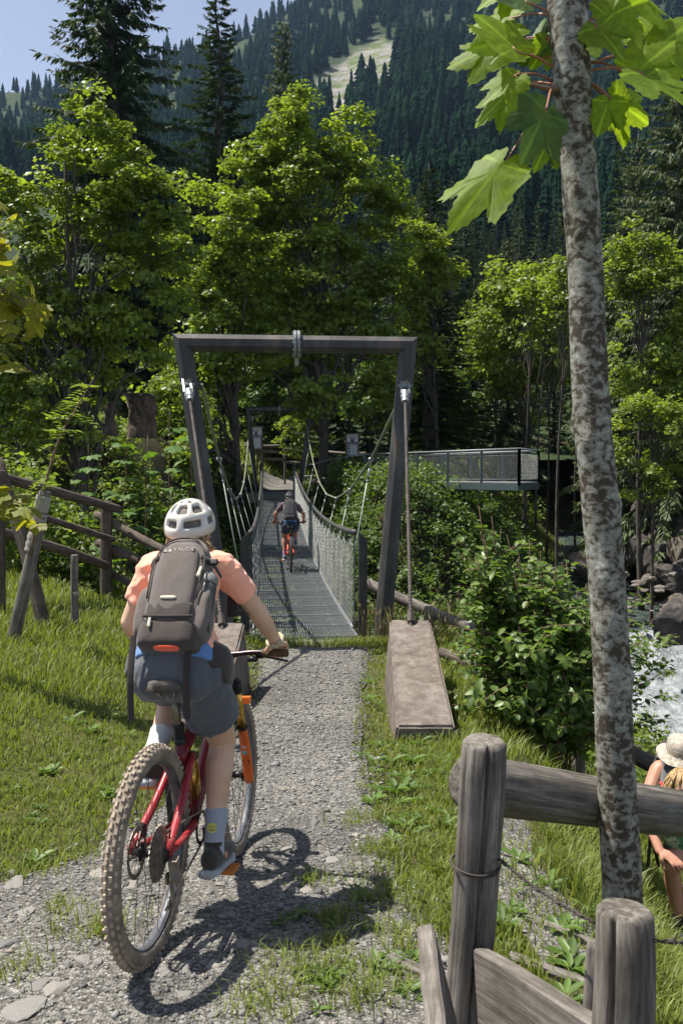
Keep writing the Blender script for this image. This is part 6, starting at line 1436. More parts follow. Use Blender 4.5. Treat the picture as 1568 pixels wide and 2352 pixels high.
    # shirt
    g = G(); tsp = spline(spine[1:], 14); tw = np.interp(np.linspace(0, 1, 14), np.linspace(0, 1, 5), hw[1:]) + 0.014; td = np.interp(np.linspace(0, 1, 14), np.linspace(0, 1, 5), hd[1:]) + 0.014; tw[-1] *= 0.8
    g.tube(tsp, tw, 18, rb=td, axis=(0, 1, 0), dome=True)
    for s in (-1, 1):
        a, e, w = arms[s]; q = lerp(a, e, 0.62); g.tube(spline([a + [-0.01, -s * 0.09, -0.02], a + [0, -s * 0.01, 0.004], lerp(a, q, .6), q], 12), np.interp(np.linspace(0, 1, 12), [0, .35, .7, 1], [0.072, 0.062, 0.057, 0.060]), 14)
    bake('shirt', g, vx * 1.0, P['tee'], p, 3, 0.022, 16, 4)
    # hem under the pack
    g = G(); g.tube([hip + [-0.002, 0, 0.015], hip + [0.02, 0, 0.06], hip + [0.05, 0, 0.12]], [0.163, 0.157, 0.142], 20, rb=[0.126, 0.120, 0.108], axis=(0, 1, 0)); bake('shirt_hem', g, vx * 1.1, M_BLUE, p, 3, 0.006, 12, 8)
    # shorts
    g = G(); g.tube([hip + [-0.012, 0, -0.075], hip + [-0.006, 0, -0.02], hip + [0.01, 0, 0.035]], [0.142, 0.160, 0.153], 20, rb=[0.11, 0.123, 0.118], axis=(0, 1, 0), dome=False); g.sphere(hip + [-0.03, 0.075, -0.035], (0.09, 0.085, 0.09), 16, 10); g.sphere(hip + [-0.03, -0.075, -0.035], (0.09, 0.085, 0.09), 16, 10)
    for s in (-1, 1):
        h, kn, ank, ped = legs[s]; q = lerp(h, kn, P['hem']); g.tube(spline([h + [0, 0, .03], lerp(h, q, .5), q], 10), np.interp(np.linspace(0, 1, 10), [0, .5, 1], [0.106, 0.106, 0.102]), 18)
    g.tube([hip + [-0.03, 0, -0.06], hip + [0.07, 0, -0.085]], 0.062, 12, dome=True); bake('shorts', g, vx * 1.0, P['shorts'], p, 3, 0.022, 15, 12, (1, 1, 0.6))
    # socks, shoes
    for s in (-1, 1):
        h, kn, ank, ped = legs[s]; g = G(); g.tube(spline([lerp(kn, ank, P['sock']), lerp(kn, ank, .8), ank + [0.0, 0, 0.0], ank + [0.01, 0, -0.05]], 12), np.interp(np.linspace(0, 1, 12), [0, .5, 1], [0.050 if P['sock'] < .7 else 0.045, 0.040, 0.042]), 14)
        so = bake('sock', g, vx, P['socks'][s], p, 3)
        if P.get('smile'):
            c = lerp(kn, ank, 0.80) + np.array([-0.0475, -s * 0.002 if s < 0 else 0.01, -0.004]); R = frame_from((-1, 0, 0.08)); g = G(); g.lathe([(0.019, -0.012), (0.019, 0.003)], 18, R, c); sm_ = g.obj('smile_print', M_SMILE, so)
            g = G(); 
            for q in (-0.006, 0.006): g.sphere(c + [-0.004, q, 0.005], (0.002, 0.002, 0.0038), 6, 5)
            g.tube([c + np.array([-0.004, 0.009 * math.cos(a), 0.009 * math.sin(a) - 0.001]) for a in np.linspace(3.4, 6.0, 8)], 0.0016, 5); g.obj('smile_face', M_BLACKMETAL, so)
        g = G(); dn = np.array([1, 0, -0.10 if math.sin(ph if s < 0 else ph + math.pi) < 0 else -0.2]); shoe(g, ank, ank + dn, s); sh_ = bake('shoe', g, vx, P['shoe'], p, 3)
        d = nrm(dn); g = G(); ctr = [ank - d * 0.095 + [0, 0, -0.093], ank - d * 0.04 + [0, 0, -0.094], ank + d * 0.05 + [0, 0, -0.090], ank + d * 0.15 + [0, 0, -0.088], ank + d * 0.215 + [0, 0, -0.078]]
        g.tube(ctr, [0.036, 0.043, 0.040, 0.048, 0.026], 12, rb=[0.017, 0.018, 0.016, 0.014, 0.012], axis=(0, 1, 0), dome=False); g.obj('sole', P['sole'], sh_, True)
        if P.get('smile'): g = G(); g.sphere(ank + [0.03, -0.040 * 1, -0.045], (0.013, 0.006, 0.014), 8, 6); g.obj('shoe_badge', M_PINK, sh_)
    # hair below the helmet
    g = G(); rng = np.random.default_rng(8); tail = P.get('tail', (0.0, -0.05))
    g.sphere(hc + [-0.035, 0, -0.045], (0.082, 0.082, 0.075), 14, 10)
    for k in range(150):
        a = rng.uniform(-1.5, 1.5); st_ = hc + np.array([-0.088 * math.cos(a) - 0.01, 0.086 * math.sin(a), -0.035 + rng.normal() * 0.015]); L = rng.uniform(0.05, 0.10)
        en = st_ + np.array([-0.02 * math.cos(a) + tail[0] * 0.6, 0.012 * math.sin(a) + tail[1] * 0.5 * (math.sin(a) < 0.1), -L]); g.tube(spline([st_, lerp(st_, en, .5) + [-0.012, 0, 0.0], en], 7), np.linspace(0.0065, 0.0015, 7), 5, dome=True)
    for k in range(40): st_ = hc + np.array([-0.07, -0.055, -0.065]) + rng.normal(size=3) * 0.008; en = st_ + np.array([-0.03, -0.055, -0.035]) + rng.normal(size=3) * 0.022; g.tube(spline([st_, lerp(st_, en, .5) + [-0.01, -0.01, 0.012], en], 7), np.linspace(0.005, 0.0015, 7), 5, dome=True)
    g.obj('hair', M_HAIR, p, True)
    if P.get('extras'):
        a, e, w = arms[-1]; g = G(); tw_ = nrm(w - e); R = frame_from(tw_); c = lerp(e, w, 0.97)
        g.tube([c + (R[:, 0] * math.cos(q) + R[:, 1] * math.sin(q)) * 0.0335 for q in np.linspace(0, 6.28, 20)], 0.011, 8); g.obj('bracelet', mat_noise('braid', [(0.35, (0.30, 0.24, 0.13)), (0.65, (0.62, 0.56, 0.40))], 90, 0.9), p, True)
        a, e, w = arms[1]; c = lerp(e, w, 0.95); R = frame_from(nrm(w - e)); g = G(); g.tube([c + (R[:, 0] * math.cos(q) + R[:, 1] * math.sin(q)) * 0.032 for q in np.linspace(0, 6.28, 20)], 0.010, 8); g.obj('watch_strap', M_WEB, p, True)
        a, e, w = arms[-1]; g = G(); c = lerp(a, e, 0.78); ax_ = nrm(e - a); out = nrm(np.array([-1.0, 0.75, 0.15]) - ax_ * np.dot(np.array([-1.0, 0.75, 0.15]), ax_)); sd_ = np.cross(ax_, out)
        for k in range(7): q = c + ax_ * (k - 3) * 0.011 + sd_ * 0.004 * math.sin(k * 2.0); g.tube([q + out * 0.043 - sd_ * (0.006 if k % 2 else 0.002), q + out * 0.043 + sd_ * 0.006 + ax_ * 0.006], 0.0022, 5, dome=True)
        g.obj('tattoo', mat_plain('tattoo_ink', (0.10, 0.06, 0.05), 0.6), p)
    return p
# --- the near rider
fd = nrm((0.145, 0.989, 0)); rc = np.array([-0.664, 2.96]); z0 = gzs(*rc) + 0.004; fcn = rc + fd[:2] * 1.15; z1 = gzs(*fcn) + 0.004
yaw = math.atan2(fd[1], fd[0]); pit = math.atan2(z0 - z1, 1.15)
MB_ = Matrix.Translation((rc[0], rc[1], z0)) @ Matrix.Rotation(yaw, 4, 'Z') @ Matrix.Rotation(pit, 4, 'Y') @ Matrix.Rotation(math.radians(-1.2), 4, 'X')
PH1 = math.radians(-80)
bicycle('muddy red mountain bike with orange fork ridden toward the bridge', MB_, dict(tyre=M_TYRE, tread=M_TREAD, frame=M_RED, frame2=M_DARKRED, fork=M_ORANGE, stanchion=M_GOLD, steer=0.04), PH1)
rider('cyclist in salmon tee and slate shorts riding toward the bridge', MB_, dict(vox=0.0078, skin=M_SKIN, phase=PH1, elbow={-1: (0.672, -0.218, 1.17), 1: (0.56, 0.305, 1.13)}, wrist={-1: (0.805, -0.268, 1.03), 1: (0.775, 0.335, 1.015)}, hand={-1: (0.848, -0.268, 0.985), 1: (0.838, 0.325, 0.985)},
      tee=M_ORANGETEE, shorts=M_SHORTS, hem=0.64, sock=0.66, socks={-1: M_SOCK_GREY, 1: M_SOCK}, shoe=M_SHOE, sole=M_SOLE, smile=True, extras=True, tail=(-0.01, -0.04), lean=0.045, head=(0.60, 0.055, 1.505)))
helmet('white vented cycling helmet on the near rider', MB_, (0.595, 0.055, 1.535), M_HELMET, True)
SPU = np.array([0.50, 0, 0.86])
backpack('grey-brown backpack with side pockets worn by the near rider', MB_, (0.285, -0.004, 1.245), SPU, M_PACK, M_PACK_DARK, True, 1.0)
bt = local_thing('water_bottle', 'grey-capped drink bottle tucked into the near backpack side pocket', 'bottle', MB_)
R_ = np.stack([np.array([0, -1.0, 0]), nrm(SPU), np.cross(np.array([0, -1.0, 0]), nrm(SPU))], 1); c_ = np.array([0.285, -0.004, 1.245]) + R_ @ np.array([0.113, 0.02, 0.02]); Rb = np.stack([R_[:, 0], -R_[:, 2], R_[:, 1]], 1)
G().lathe([(0.034, -0.18), (0.036, 0.0), (0.034, 0.02)], 18, Rb, c_).obj('bottle_body', mat_plain('bottle_black', (0.05, 0.05, 0.05), 0.5), bt, True); G().lathe([(0.036, 0.02), (0.037, 0.028), (0.037, 0.05), (0.030, 0.056), (0.024, 0.066), (0.022, 0.07)], 20, Rb, c_).obj('bottle_cap', mat_plain('cap_grey', (0.17, 0.17, 0.16), 0.5), bt, True)
# --- the rider on the bridge
tB = 0.285; rb2 = bp(tB, 0.03); rf2 = bp(tB + 1.12 / BL, 0.02); yaw2 = math.atan2(rf2[1] - rb2[1], rf2[0] - rb2[0]); pit2 = math.atan2(rb2[2] - rf2[2], 1.12)
MB2 = Matrix.Translation(Vector(rb2)) @ Matrix.Rotation(yaw2, 4, 'Z') @ Matrix.Rotation(pit2, 4, 'Y') @ Matrix.Scale(1.04, 4)
PH2 = math.radians(118)
bicycle('orange-red mountain bike rolling along the bridge deck', MB2, dict(tyre=M_TYRE_DARK, tread=M_TREAD_DARK, frame=M_ORANGERED, frame2=M_ORANGERED, fork=M_BLACKMETAL, stanchion=M_BLACKMETAL), PH2, detail=False, barw=0.37, barc=0.0)
rider('cyclist in mauve tee and navy shorts crossing the bridge', MB2, dict(vox=0.010, skin=M_SKIN_TAN, phase=PH2, elbow={-1: (0.66, -0.30, 1.165), 1: (0.66, 0.30, 1.165)}, wrist={-1: (0.79, -0.315, 1.03), 1: (0.79, 0.315, 1.03)}, hand={-1: (0.848, -0.318, 0.985), 1: (0.848, 0.318, 0.985)},
      tee=M_PURPLETEE, shorts=M_NAVY, hem=0.50, sock=0.74, socks={-1: M_SOCK_PINK, 1: M_SOCK_PINK}, shoe=M_TEALSHOE, sole=M_SOLE, tail=(-0.03, -0.02)))
helmet('black cycling helmet on the rider crossing the bridge', MB2, (0.60, 0, 1.535), M_HELMET_DARK, False)
backpack('charcoal backpack worn by the rider crossing the bridge', MB2, (0.27, 0.0, 1.28), SPU, M_PACK_BLACK, M_PACK_BLACK, False)
# ================================================================== HIKERS RESTING BELOW THE LOG FENCE
def hand_on(g, w, h, dirv, side, sc=1.0):
    """hand from wrist w to palm h with the fingers along dirv, draped over a knee"""
    dirv = nrm(dirv); side = nrm(side); up = np.cross(side, dirv); up = up if up[1] < 0.99 else -up
    kx = h + dirv * 0.035 * sc; g.tube([w, lerp(w, h, .6), kx], [0.030, 0.040, 0.042], 12, rb=[0.024, 0.018, 0.014], axis=side, dome=True)
    for k, (o, L) in enumerate(((-0.033, 0.060), (-0.011, 0.074), (0.011, 0.078), (0.033, 0.066))):
        b = kx + side * o; sp = side * o * 0.25; g.tube(spline([b, b + dirv * L * .4 + sp * .4 + [0, -0.012, 0.004], b + dirv * L * .75 + sp * .8 + [0, -0.006, -0.006], b + dirv * L + sp + [0, 0.006, -0.018]], 9), np.linspace(0.0105, 0.008, 9), 8, dome=True)
    t0 = lerp(w, h, .5) - side * 0.03; g.tube(spline([t0, t0 + dirv * 0.035 - side * 0.022 + [0, -.01, 0], t0 + dirv * 0.07 - side * 0.026 + [0, 0, -.012]], 8), np.linspace(0.015, 0.009, 8), 8, dome=True)
M_HAT = mat_noise('sun_hat', [(0.42, (0.28, 0.24, 0.19)), (0.6, (0.46, 0.41, 0.34))], 40, 0.95); M_BEIGE = mat_fabric('beige_shorts', (0.24, 0.20, 0.15)); M_BLACKCLOTH = mat_fabric('black_cloth', (0.018, 0.018, 0.02)); M_BOOT = mat_fabric('dark_boot', (0.03, 0.032, 0.035)); M_GREYSTRAP = mat_fabric('grey_strap', (0.10, 0.10, 0.115))
M_CAMO = mat_noise('green_print', [(0.38, (0.03, 0.10, 0.05)), (0.48, (0.09, 0.26, 0.13)), (0.56, (0.36, 0.45, 0.30)), (0.66, (0.05, 0.16, 0.09))], 16, 0.9, bumpv=0)
hp = at(1582, 1893, 6.75); kn = at(1541, 1988, 6.10); an = at(1561, 2126, 6.28); shL = at(1512, 1768, 6.50); elb = at(1476, 1846, 6.38); wr = at(1514, 1955, 6.12); nk = at(1556, 1768, 6.52); hd_ = at(1560, 1738, 6.38); shR = at(1625, 1775, 6.6)
gp = np.array([an[0], an[1], gzs(an[0], an[1])])
man = thing('person', 'hiker in a pale sun hat bending forward with one hand on the knee', 'person', gp); g = G()
spn = [hp, lerp(hp, nk, .35) + [0, .08, .04], lerp(hp, nk, .7) + [0, .06, .06], nk + [0.03, 0.02, -0.03]]
g.tube(spline(spn, 10), np.interp(np.linspace(0, 1, 10), [0, .4, .8, 1], [0.165, 0.15, 0.17, 0.09]), 16, rb=np.interp(np.linspace(0, 1, 10), [0, .4, .8, 1], [0.115, 0.11, 0.115, 0.07]), axis=(1, 0, 0), dome=True)
g.tube([nk, hd_ + [0, 0, -0.05]], [0.062, 0.055], 12, dome=True); g.sphere(hd_, (0.077, 0.10, 0.11), 16, 12); g.sphere(hd_ + [0, -0.05, -0.055], (0.055, 0.06, 0.055), 12, 8); g.tube([hd_ + [0, -0.095, 0.0], hd_ + [0, -0.118, -0.035]], [0.010, 0.016], 8, dome=True)
for s in (-1, 1): g.sphere(hd_ + [s * 0.078, 0.01, -0.02], (0.010, 0.022, 0.032), 8, 6)
g.tube(spline([lerp(shL, nk, .3), shL, lerp(shL, elb, .5), elb], 12), np.interp(np.linspace(0, 1, 12), [0, .3, .6, 1], [0.065, 0.066, 0.056, 0.046]), 12, dome=True)
g.tube(spline([elb, lerp(elb, wr, .3), lerp(elb, wr, .75), wr], 10), np.interp(np.linspace(0, 1, 10), [0, .25, .7, 1], [0.046, 0.048, 0.036, 0.031]), 12, dome=True)
hn = lerp(wr, kn, 0.62) + np.array([0.01, -0.045, 0.045]); hand_on(g, wr, hn, kn + np.array([0.02, -0.06, -0.03]) - wr, (1, 0, 0.1))
er = at(1665, 1850, 6.5); g.tube(spline([shR, lerp(shR, er, .5), er], 8), np.linspace(0.066, 0.046, 8), 12, dome=True); wr2 = at(1640, 1960, 6.2); g.tube([er, wr2], [0.046, 0.032], 10, dome=True); hand_on(g, wr2, wr2 + np.array([-0.02, -.02, -0.07]), (-0.1, -.2, -1), (1, 0, 0))
g.tube(spline([hp + [-.06, 0, 0], lerp(hp, kn, .5) + [0, 0, .03], kn + [0, .03, .01]], 10), np.linspace(0.10, 0.066, 10), 14, dome=True)
g.tube(spline([kn, lerp(kn, an, .3) + [0, .02, 0], lerp(kn, an, .65) + [0, .012, 0], an], 12), np.interp(np.linspace(0, 1, 12), [0, .12, .32, .65, .92, 1], [0.062, 0.056, 0.062, 0.048, 0.038, 0.04]), 14, dome=True)
k2 = at(1640, 2000, 6.2); a2 = at(1650, 2150, 6.5); g.tube([hp + [.08, 0, 0], k2], [0.10, 0.066], 12, dome=True); g.tube([k2, lerp(k2, a2, .4) + [0, .02, 0], a2], [0.062, 0.06, 0.04], 12, dome=True)
bake('body', g, 0.0062, M_SKIN_TAN, man, 3, dec=0.3)
g = G(); g.tube(spline([s + np.array([0, 0, 0.0]) for s in spn[1:]], 9), np.interp(np.linspace(0, 1, 9), [0, .7, 1], [0.165, 0.178, 0.10]), 16, rb=np.interp(np.linspace(0, 1, 9), [0, .7, 1], [0.125, 0.128, 0.08]), axis=(1, 0, 0), dome=True); bake('vest', g, 0.009, M_BLACKCLOTH, man, 3, 0.006, 9, 3)
g = G(); g.tube(spline([hp + [-.02, 0, .04], lerp(hp, kn, .4) + [0, 0, .03], lerp(hp, kn, .80) + [0, 0, .01]], 10), np.linspace(0.125, 0.098, 10), 16); g.tube([hp + [.06, 0, .04], lerp(hp, k2, .85)], [0.125, 0.095], 14); g.sphere(hp, (0.18, 0.14, 0.13), 14, 10); bake('shorts', g, 0.009, M_BEIGE, man, 3, 0.010, 9, 7)
for a, q in ((an, kn), (a2, k2)):
    g = G(); g.tube([lerp(a, q, .20), a + [0, 0, -.02]], [0.048, 0.05], 12); g.obj('sock', M_BLACKCLOTH, man, True); gz_ = gzs(a[0], a[1])
    g = G(); g.tube([a + [0, 0.05, -0.03], a + [-.01, -.06, -.055], a + [-.02, -.16, -.07]], [0.05, 0.052, 0.045], 12, rb=[0.055, 0.045, 0.035], axis=(1, 0, 0), dome=True); g.tube([a + [0, .01, .03], a + [0, .01, -.03]], 0.054, 12); bake('boot', g, 0.009, M_BOOT, man, 3)
hat = thing('sun_hat', 'pale floppy sun hat on the bending hiker', 'hat', hd_); R = rotx(0.25); g = G()
prof = [(0.0, 0.105), (0.06, 0.102), (0.088, 0.085), (0.098, 0.05), (0.102, 0.0), (0.104, -0.012), (0.135, -0.022), (0.165, -0.040), (0.168, -0.044), (0.135, -0.028), (0.10, -0.018)]
V = []; n = 28
for (r, h) in prof:
    for j in range(n): a = 2 * math.pi * j / n; V.append(hd_ + R @ np.array([r * math.cos(a), r * 1.1 * math.sin(a), 0.055 + h + 0.008 * math.sin(3 * a) * (r > 0.11)]))
F = [(i * n + j, (i + 1) * n + j, (i + 1) * n + (j + 1) % n, i * n + (j + 1) % n) for i in range(len(prof) - 1) for j in range(n)]; mk('hat_body', V, F, M_HAT, hat, True)
V = [hd_ + R @ np.array([r * math.cos(2 * math.pi * j / n), r * 1.1 * math.sin(2 * math.pi * j / n), 0.055 + h]) for (r, h) in ((0.1045, 0.0), (0.1025, 0.026)) for j in range(n)]; mk('hat_band', V, [(j, (j + 1) % n, n + (j + 1) % n, n + j) for j in range(n)], mat_fabric('hat_band_cloth', (0.30, 0.24, 0.18)), hat, True)
pk = thing('backpack', 'dark hiking backpack on the bending hiker behind the thick log', 'backpack', lerp(hp, nk, .6)); c = lerp(hp, nk, .6) + np.array([0.02, 0.20, 0.13]); ax = nrm(nk - hp); R3 = np.stack([np.array([1.0, 0, 0]), nrm(np.cross(ax, (1, 0, 0))), ax], 1); R3[:, 2] = np.cross(R3[:, 0], R3[:, 1]); V, F = rsup(c, (0.30, 0.20, 0.48), R3, 0.5); mk('main_compartment', V, F, M_PACK_BLACK, pk, True)
for s in (shL, shR): q = lerp(s, nk, 0.28); G().tube(spline([q + [0, .14, .02], q + [0, .05, .085], q + [0, -.05, .05], q + [.02, -.10, -.08], q + [.03, -.07, -.20]], 14), 0.032, 8, rb=0.011, axis=(1, 0, 0)).obj('shoulder_strap', M_GREYSTRAP, pk, True)
for dx in (0.0, 0.05): a = at(1492 + dx * 200, 1900, 6.35); G().tube(spline([a, a + [0.0, 0, -.12], a + [-.015 + dx, 0, -.30]], 10), 0.013, 6, rb=0.003, axis=(1, 0, 0)).obj('hanging_strap', M_WEB, pk)
# the fair-haired hiker
h2 = at(1566, 1806, 5.95); n2 = at(1552, 1822, 6.12); s2 = at(1512, 1826, 6.18); hip2 = at(1618, 1935, 6.45); gp2 = np.array([hip2[0], hip2[1] - .1, gzs(hip2[0], hip2[1] - .1)])
wo = thing('person', 'fair-haired hiker in sunglasses stooping low in a green patterned shirt', 'person', gp2); g = G()
g.tube(spline([hip2, lerp(hip2, n2, .5) + [0, .1, .06], n2], 9), np.interp(np.linspace(0, 1, 9), [0, .5, .85, 1], [0.15, 0.13, 0.15, 0.07]), 14, rb=np.interp(np.linspace(0, 1, 9), [0, .5, 1], [0.11, 0.10, 0.07]), axis=(1, 0, 0), dome=True)
g.tube([n2, h2 + [0, .02, -.02]], [0.055, 0.05], 10, dome=True); g.sphere(h2, (0.074, 0.098, 0.098), 16, 12); g.sphere(h2 + [0, -0.055, -0.055], (0.052, 0.055, 0.052), 12, 8); g.tube([h2 + [0, -0.09, -0.02], h2 + [0, -0.112, -0.055]], [0.009, 0.014], 8, dome=True); g.tube([h2 + [-.02, -0.10, -0.078], h2 + [.02, -0.10, -0.078]], 0.008, 6, dome=True)
e2 = at(1640, 1900, 6.0)
g.tube([at(1600, 1835, 6.2), e2], [0.05, 0.04], 10, dome=True); w2 = at(1605, 1985, 5.95); g.tube([e2, w2], [0.04, 0.028], 10, dome=True); hand_on(g, w2, w2 + np.array([-.01, -.02, -.06]), (0, -.2, -1), (1, 0, 0))
for dx in (-0.07, 0.09):
    ka = hip2 + [dx, -0.28, -0.40]; aa = ka + [0, 0.14, -0.40]; aa[2] = gzs(aa[0], aa[1]) + 0.08; g.tube([hip2 + [dx, 0, 0], ka], [0.085, 0.06], 12, dome=True); g.tube([ka, aa], [0.056, 0.038], 12, dome=True); g.tube([aa, aa + [0, -.16, -.05]], [0.04, 0.035], 10, dome=True)
bake('body', g, 0.0085, M_SKIN, wo, 3, dec=0.4)
g = G(); g.tube(spline([hip2 + [-.03, -.02, 0], lerp(hip2, n2, .5) + [0, .1, .06], n2 + [0, .03, -.01]], 9), np.interp(np.linspace(0, 1, 9), [0, .5, .85, 1], [0.17, 0.15, 0.168, 0.085]), 14, rb=np.interp(np.linspace(0, 1, 9), [0, .5, 1], [0.13, 0.12, 0.085]), axis=(1, 0, 0), dome=True); g.tube([n2 + [0.03, .06, -.03], s2, s2 + np.array([-0.015, 0.02, -0.13])], [0.075, 0.072, 0.072], 12, dome=True); bake('shirt', g, 0.009, M_CAMO, wo, 3, 0.006, 10, 2)
g = G(); g.tube(spline([at(1538, 1888, 6.1), at(1556, 1940, 6.2), hip2 + [0, -.06, -.05]], 8), np.linspace(0.05, 0.12, 8), 12, rb=0.03, axis=(1, 0, 0), dome=True); bake('shirt_tail', g, 0.009, M_CAMO, wo, 2)
g = G(); g.sphere(hip2, (0.17, 0.15, 0.14), 14, 10)
for dx in (-0.07, 0.09): g.tube([hip2 + [dx, 0, 0], hip2 + [dx, -0.26, -0.37]], [0.105, 0.08], 14)
bake('trousers', g, 0.009, M_BLACKCLOTH, wo, 3, .006, 9, 5)
g = G(); rng = np.random.default_rng(14); g.sphere(h2 + [0, .018, .018], (0.085, 0.102, 0.098), 16, 12)
for k in range(330):
    a = rng.uniform(0, 6.28); el = rng.uniform(0.0, 1.3); st_ = h2 + np.array([0.084 * math.cos(a) * math.cos(el), 0.100 * math.sin(a) * math.cos(el) + .015, 0.098 * math.sin(el) + .02]); d = np.array([0.55 * math.cos(a), 0.5 * math.sin(a) - 0.1, -1.0]); L = rng.uniform(0.04, 0.085)
    if math.sin(a) < -0.45 and el < 0.7: continue
    g.tube(spline([st_, st_ + d * L * .5 + np.array([math.cos(a), math.sin(a), 0]) * 0.012, st_ + d * L], 6), np.linspace(0.0058, 0.0016, 6), 5, dome=True)
g.obj('hair', M_HAIR, wo, True)
sg = thing('sunglasses', 'dark wraparound sunglasses on the stooping fair-haired hiker', 'sunglasses', h2); g = G()
for s in (-1, 1): g.sphere(h2 + [s * 0.033, -0.094, -0.008], (0.031, 0.012, 0.020), 12, 8)
g.obj('lens', mat_plain('dark_lens', (0.012, 0.010, 0.012), 0.12), sg, True); g = G(); g.tube([h2 + [-0.076, 0.0, 0.0], h2 + [-0.066, -0.08, -0.002], h2 + [0, -0.108, 0.0], h2 + [0.066, -0.08, -0.002], h2 + [0.076, 0.0, 0.0]], 0.004, 6); g.obj('glasses_frame', M_BLACKMETAL, sg, True)
pk2 = thing('backpack', 'small grey daypack with red edging on the stooping fair-haired hiker', 'backpack', n2); c = lerp(hip2, n2, .68) + np.array([0.0, 0.17, 0.12]); V, F = rsup(c, (0.24, 0.16, 0.36), R3, 0.5); mk('main_compartment', V, F, M_GREYSTRAP, pk2, True)
q = lerp(s2, n2, 0.45); G().tube(spline([q + [0, .12, .02], q + [0, .03, .085], q + [0.01, -.06, .04], q + [.03, -.09, -.09]], 14), 0.026, 8, rb=0.010, axis=(1, 0, 0)).obj('shoulder_strap', M_GREYSTRAP, pk2, True); q = q + np.array([-0.035, -0.01, 0.0]); G().tube(spline([q + [0, .03, .08], q + [0.005, -.05, .04], q + [.02, -.075, -.05]], 12), 0.014, 8, rb=0.008, axis=(1, 0, 0)).obj('red_edging', mat_fabric('red_cloth', (0.55, 0.04, 0.05)), pk2, True)
# ================================================================== NEAR PLANTS, GRASS, STONES
HALF = [(0, 1.0), (0.07, 0.93), (0.12, 0.90), (0.16, 0.82), (0.24, 0.79), (0.24, 0.70), (0.31, 0.64), (0.30, 0.56), (0.36, 0.54), (0.44, 0.61), (0.50, 0.60), (0.56, 0.66), (0.64, 0.64), (0.73, 0.67), (0.70, 0.56), (0.75, 0.48), (0.68, 0.40), (0.70, 0.31), (0.62, 0.26), (0.60, 0.18), (0.66, 0.12), (0.66, 0.05), (0.71, -0.02), (0.60, -0.06), (0.56, -0.14), (0.46, -0.15), (0.40, -0.22), (0.28, -0.20), (0.18, -0.26), (0.08, -0.20), (0.03, -0.06)]
def maple_leaf_mesh(seed, curl=0.25, fine=True):
    rng = np.random.default_rng(seed); out = np.array(HALF + [(-x, y) for x, y in HALF[::-1] if x > 0]); out = out * (1 + rng.normal(size=out.shape) * 0.02); n = len(out); c = np.array([0.0, 0.12])
    def z(p): r = np.hypot(p[:, 0], p[:, 1]); a = np.arctan2(p[:, 0], p[:, 1]); return -curl * (r ** 2) * (0.7 + 0.3 * np.cos(3 * a + seed)) + 0.05 * np.abs(np.sin(2.6 * a)) * r + 0.03 * np.sin(6 * p[:, 0] + seed) - 0.1 * np.abs(p[:, 0]) * (seed % 3) * .3
    if fine:
        m1 = c + (out - c) * 0.62; V2 = np.concatenate([out, m1, [c]]); V = np.concatenate([V2, z(V2)[:, None]], 1)
        F = [(i, n + i, n + (i + 1) % n, (i + 1) % n) for i in range(n)] + [(n + i, 2 * n, n + (i + 1) % n) for i in range(n)]
    else:
        o2 = out[::2]; k = len(o2); V2 = np.concatenate([o2, [c]]); V = np.concatenate([V2, z(V2)[:, None]], 1); F = [(i, k, (i + 1) % k) for i in range(k)]
    return V, F
def mat_bigleaf(name, base, dark, trans, tcol):
    m, nt, N, L, B = newmat(name); co = coords(N, L); sep = N.new('ShaderNodeSeparateXYZ'); L.new(co, sep.inputs[0])
    # veins: rays from the leaf base
    an = N.new('ShaderNodeMath'); an.operation = 'ARCTAN2'; L.new(sep.outputs[0], an.inputs[0]); L.new(sep.outputs[1], an.inputs[1])
    mu = N.new('ShaderNodeMath'); mu.operation = 'MULTIPLY'; mu.inputs[1].default_value = 3.6; L.new(an.outputs[0], mu.inputs[0])
    co2 = N.new('ShaderNodeMath'); co2.operation = 'COSINE'; L.new(mu.outputs[0], co2.inputs[0])
    vein = ramp(N, L, co2.outputs[0], [(0.955, (0, 0, 0)), (0.992, (1, 1, 1))]); f = noise(N, L, co, 6, 4, .6); oi = N.new('ShaderNodeObjectInfo')
    c = ramp(N, L, f, [(0.35, dark), (0.65, base)]); c = mixc(N, L, 0.6, c, ramp(N, L, oi.outputs['Random'], [(0, (0.75, 0.8, 0.7)), (1, (1.2, 1.12, 1.0))]), 'MULTIPLY'); vm = N.new('ShaderNodeMath'); vm.operation = 'MULTIPLY'; vm.inputs[1].default_value = 0.5; L.new(vein, vm.inputs[0]); c = mixc(N, L, vm.outputs[0], c, tuple(min(1, q * 1.9) for q in base))
    L.new(c, B.inputs['Base Color']); B.inputs['Roughness'].default_value = 0.55; B.inputs['Specular IOR Level'].default_value = 0.3; t = N.new('ShaderNodeBsdfTranslucent'); L.new(mixc(N, L, 1.0, c, tcol, 'MULTIPLY'), t.inputs[0]); mx = N.new('ShaderNodeMixShader'); mx.inputs[0].default_value = trans; L.new(B.outputs[0], mx.inputs[1]); L.new(t.outputs[0], mx.inputs[2]); L.new(mx.outputs[0], N['Material Output'].inputs[0]); bump(N, L, B, f, 0.25, 0.01); return m
M_BIGLEAF = mat_bigleaf('sunlit_maple_leaf', (0.22, 0.33, 0.03), (0.14, 0.22, 0.022), 0.62, (1.9, 1.75, 0.6)); M_EDGELEAF = mat_bigleaf('yellow_green_leaf', (0.26, 0.27, 0.035), (0.14, 0.17, 0.03), 0.5, (1.6, 1.4, 0.5)); M_SAPLEAF = mat_bigleaf('sapling_leaf', (0.10, 0.18, 0.035), (0.06, 0.12, 0.025), 0.4, (1.5, 1.5, 0.5))
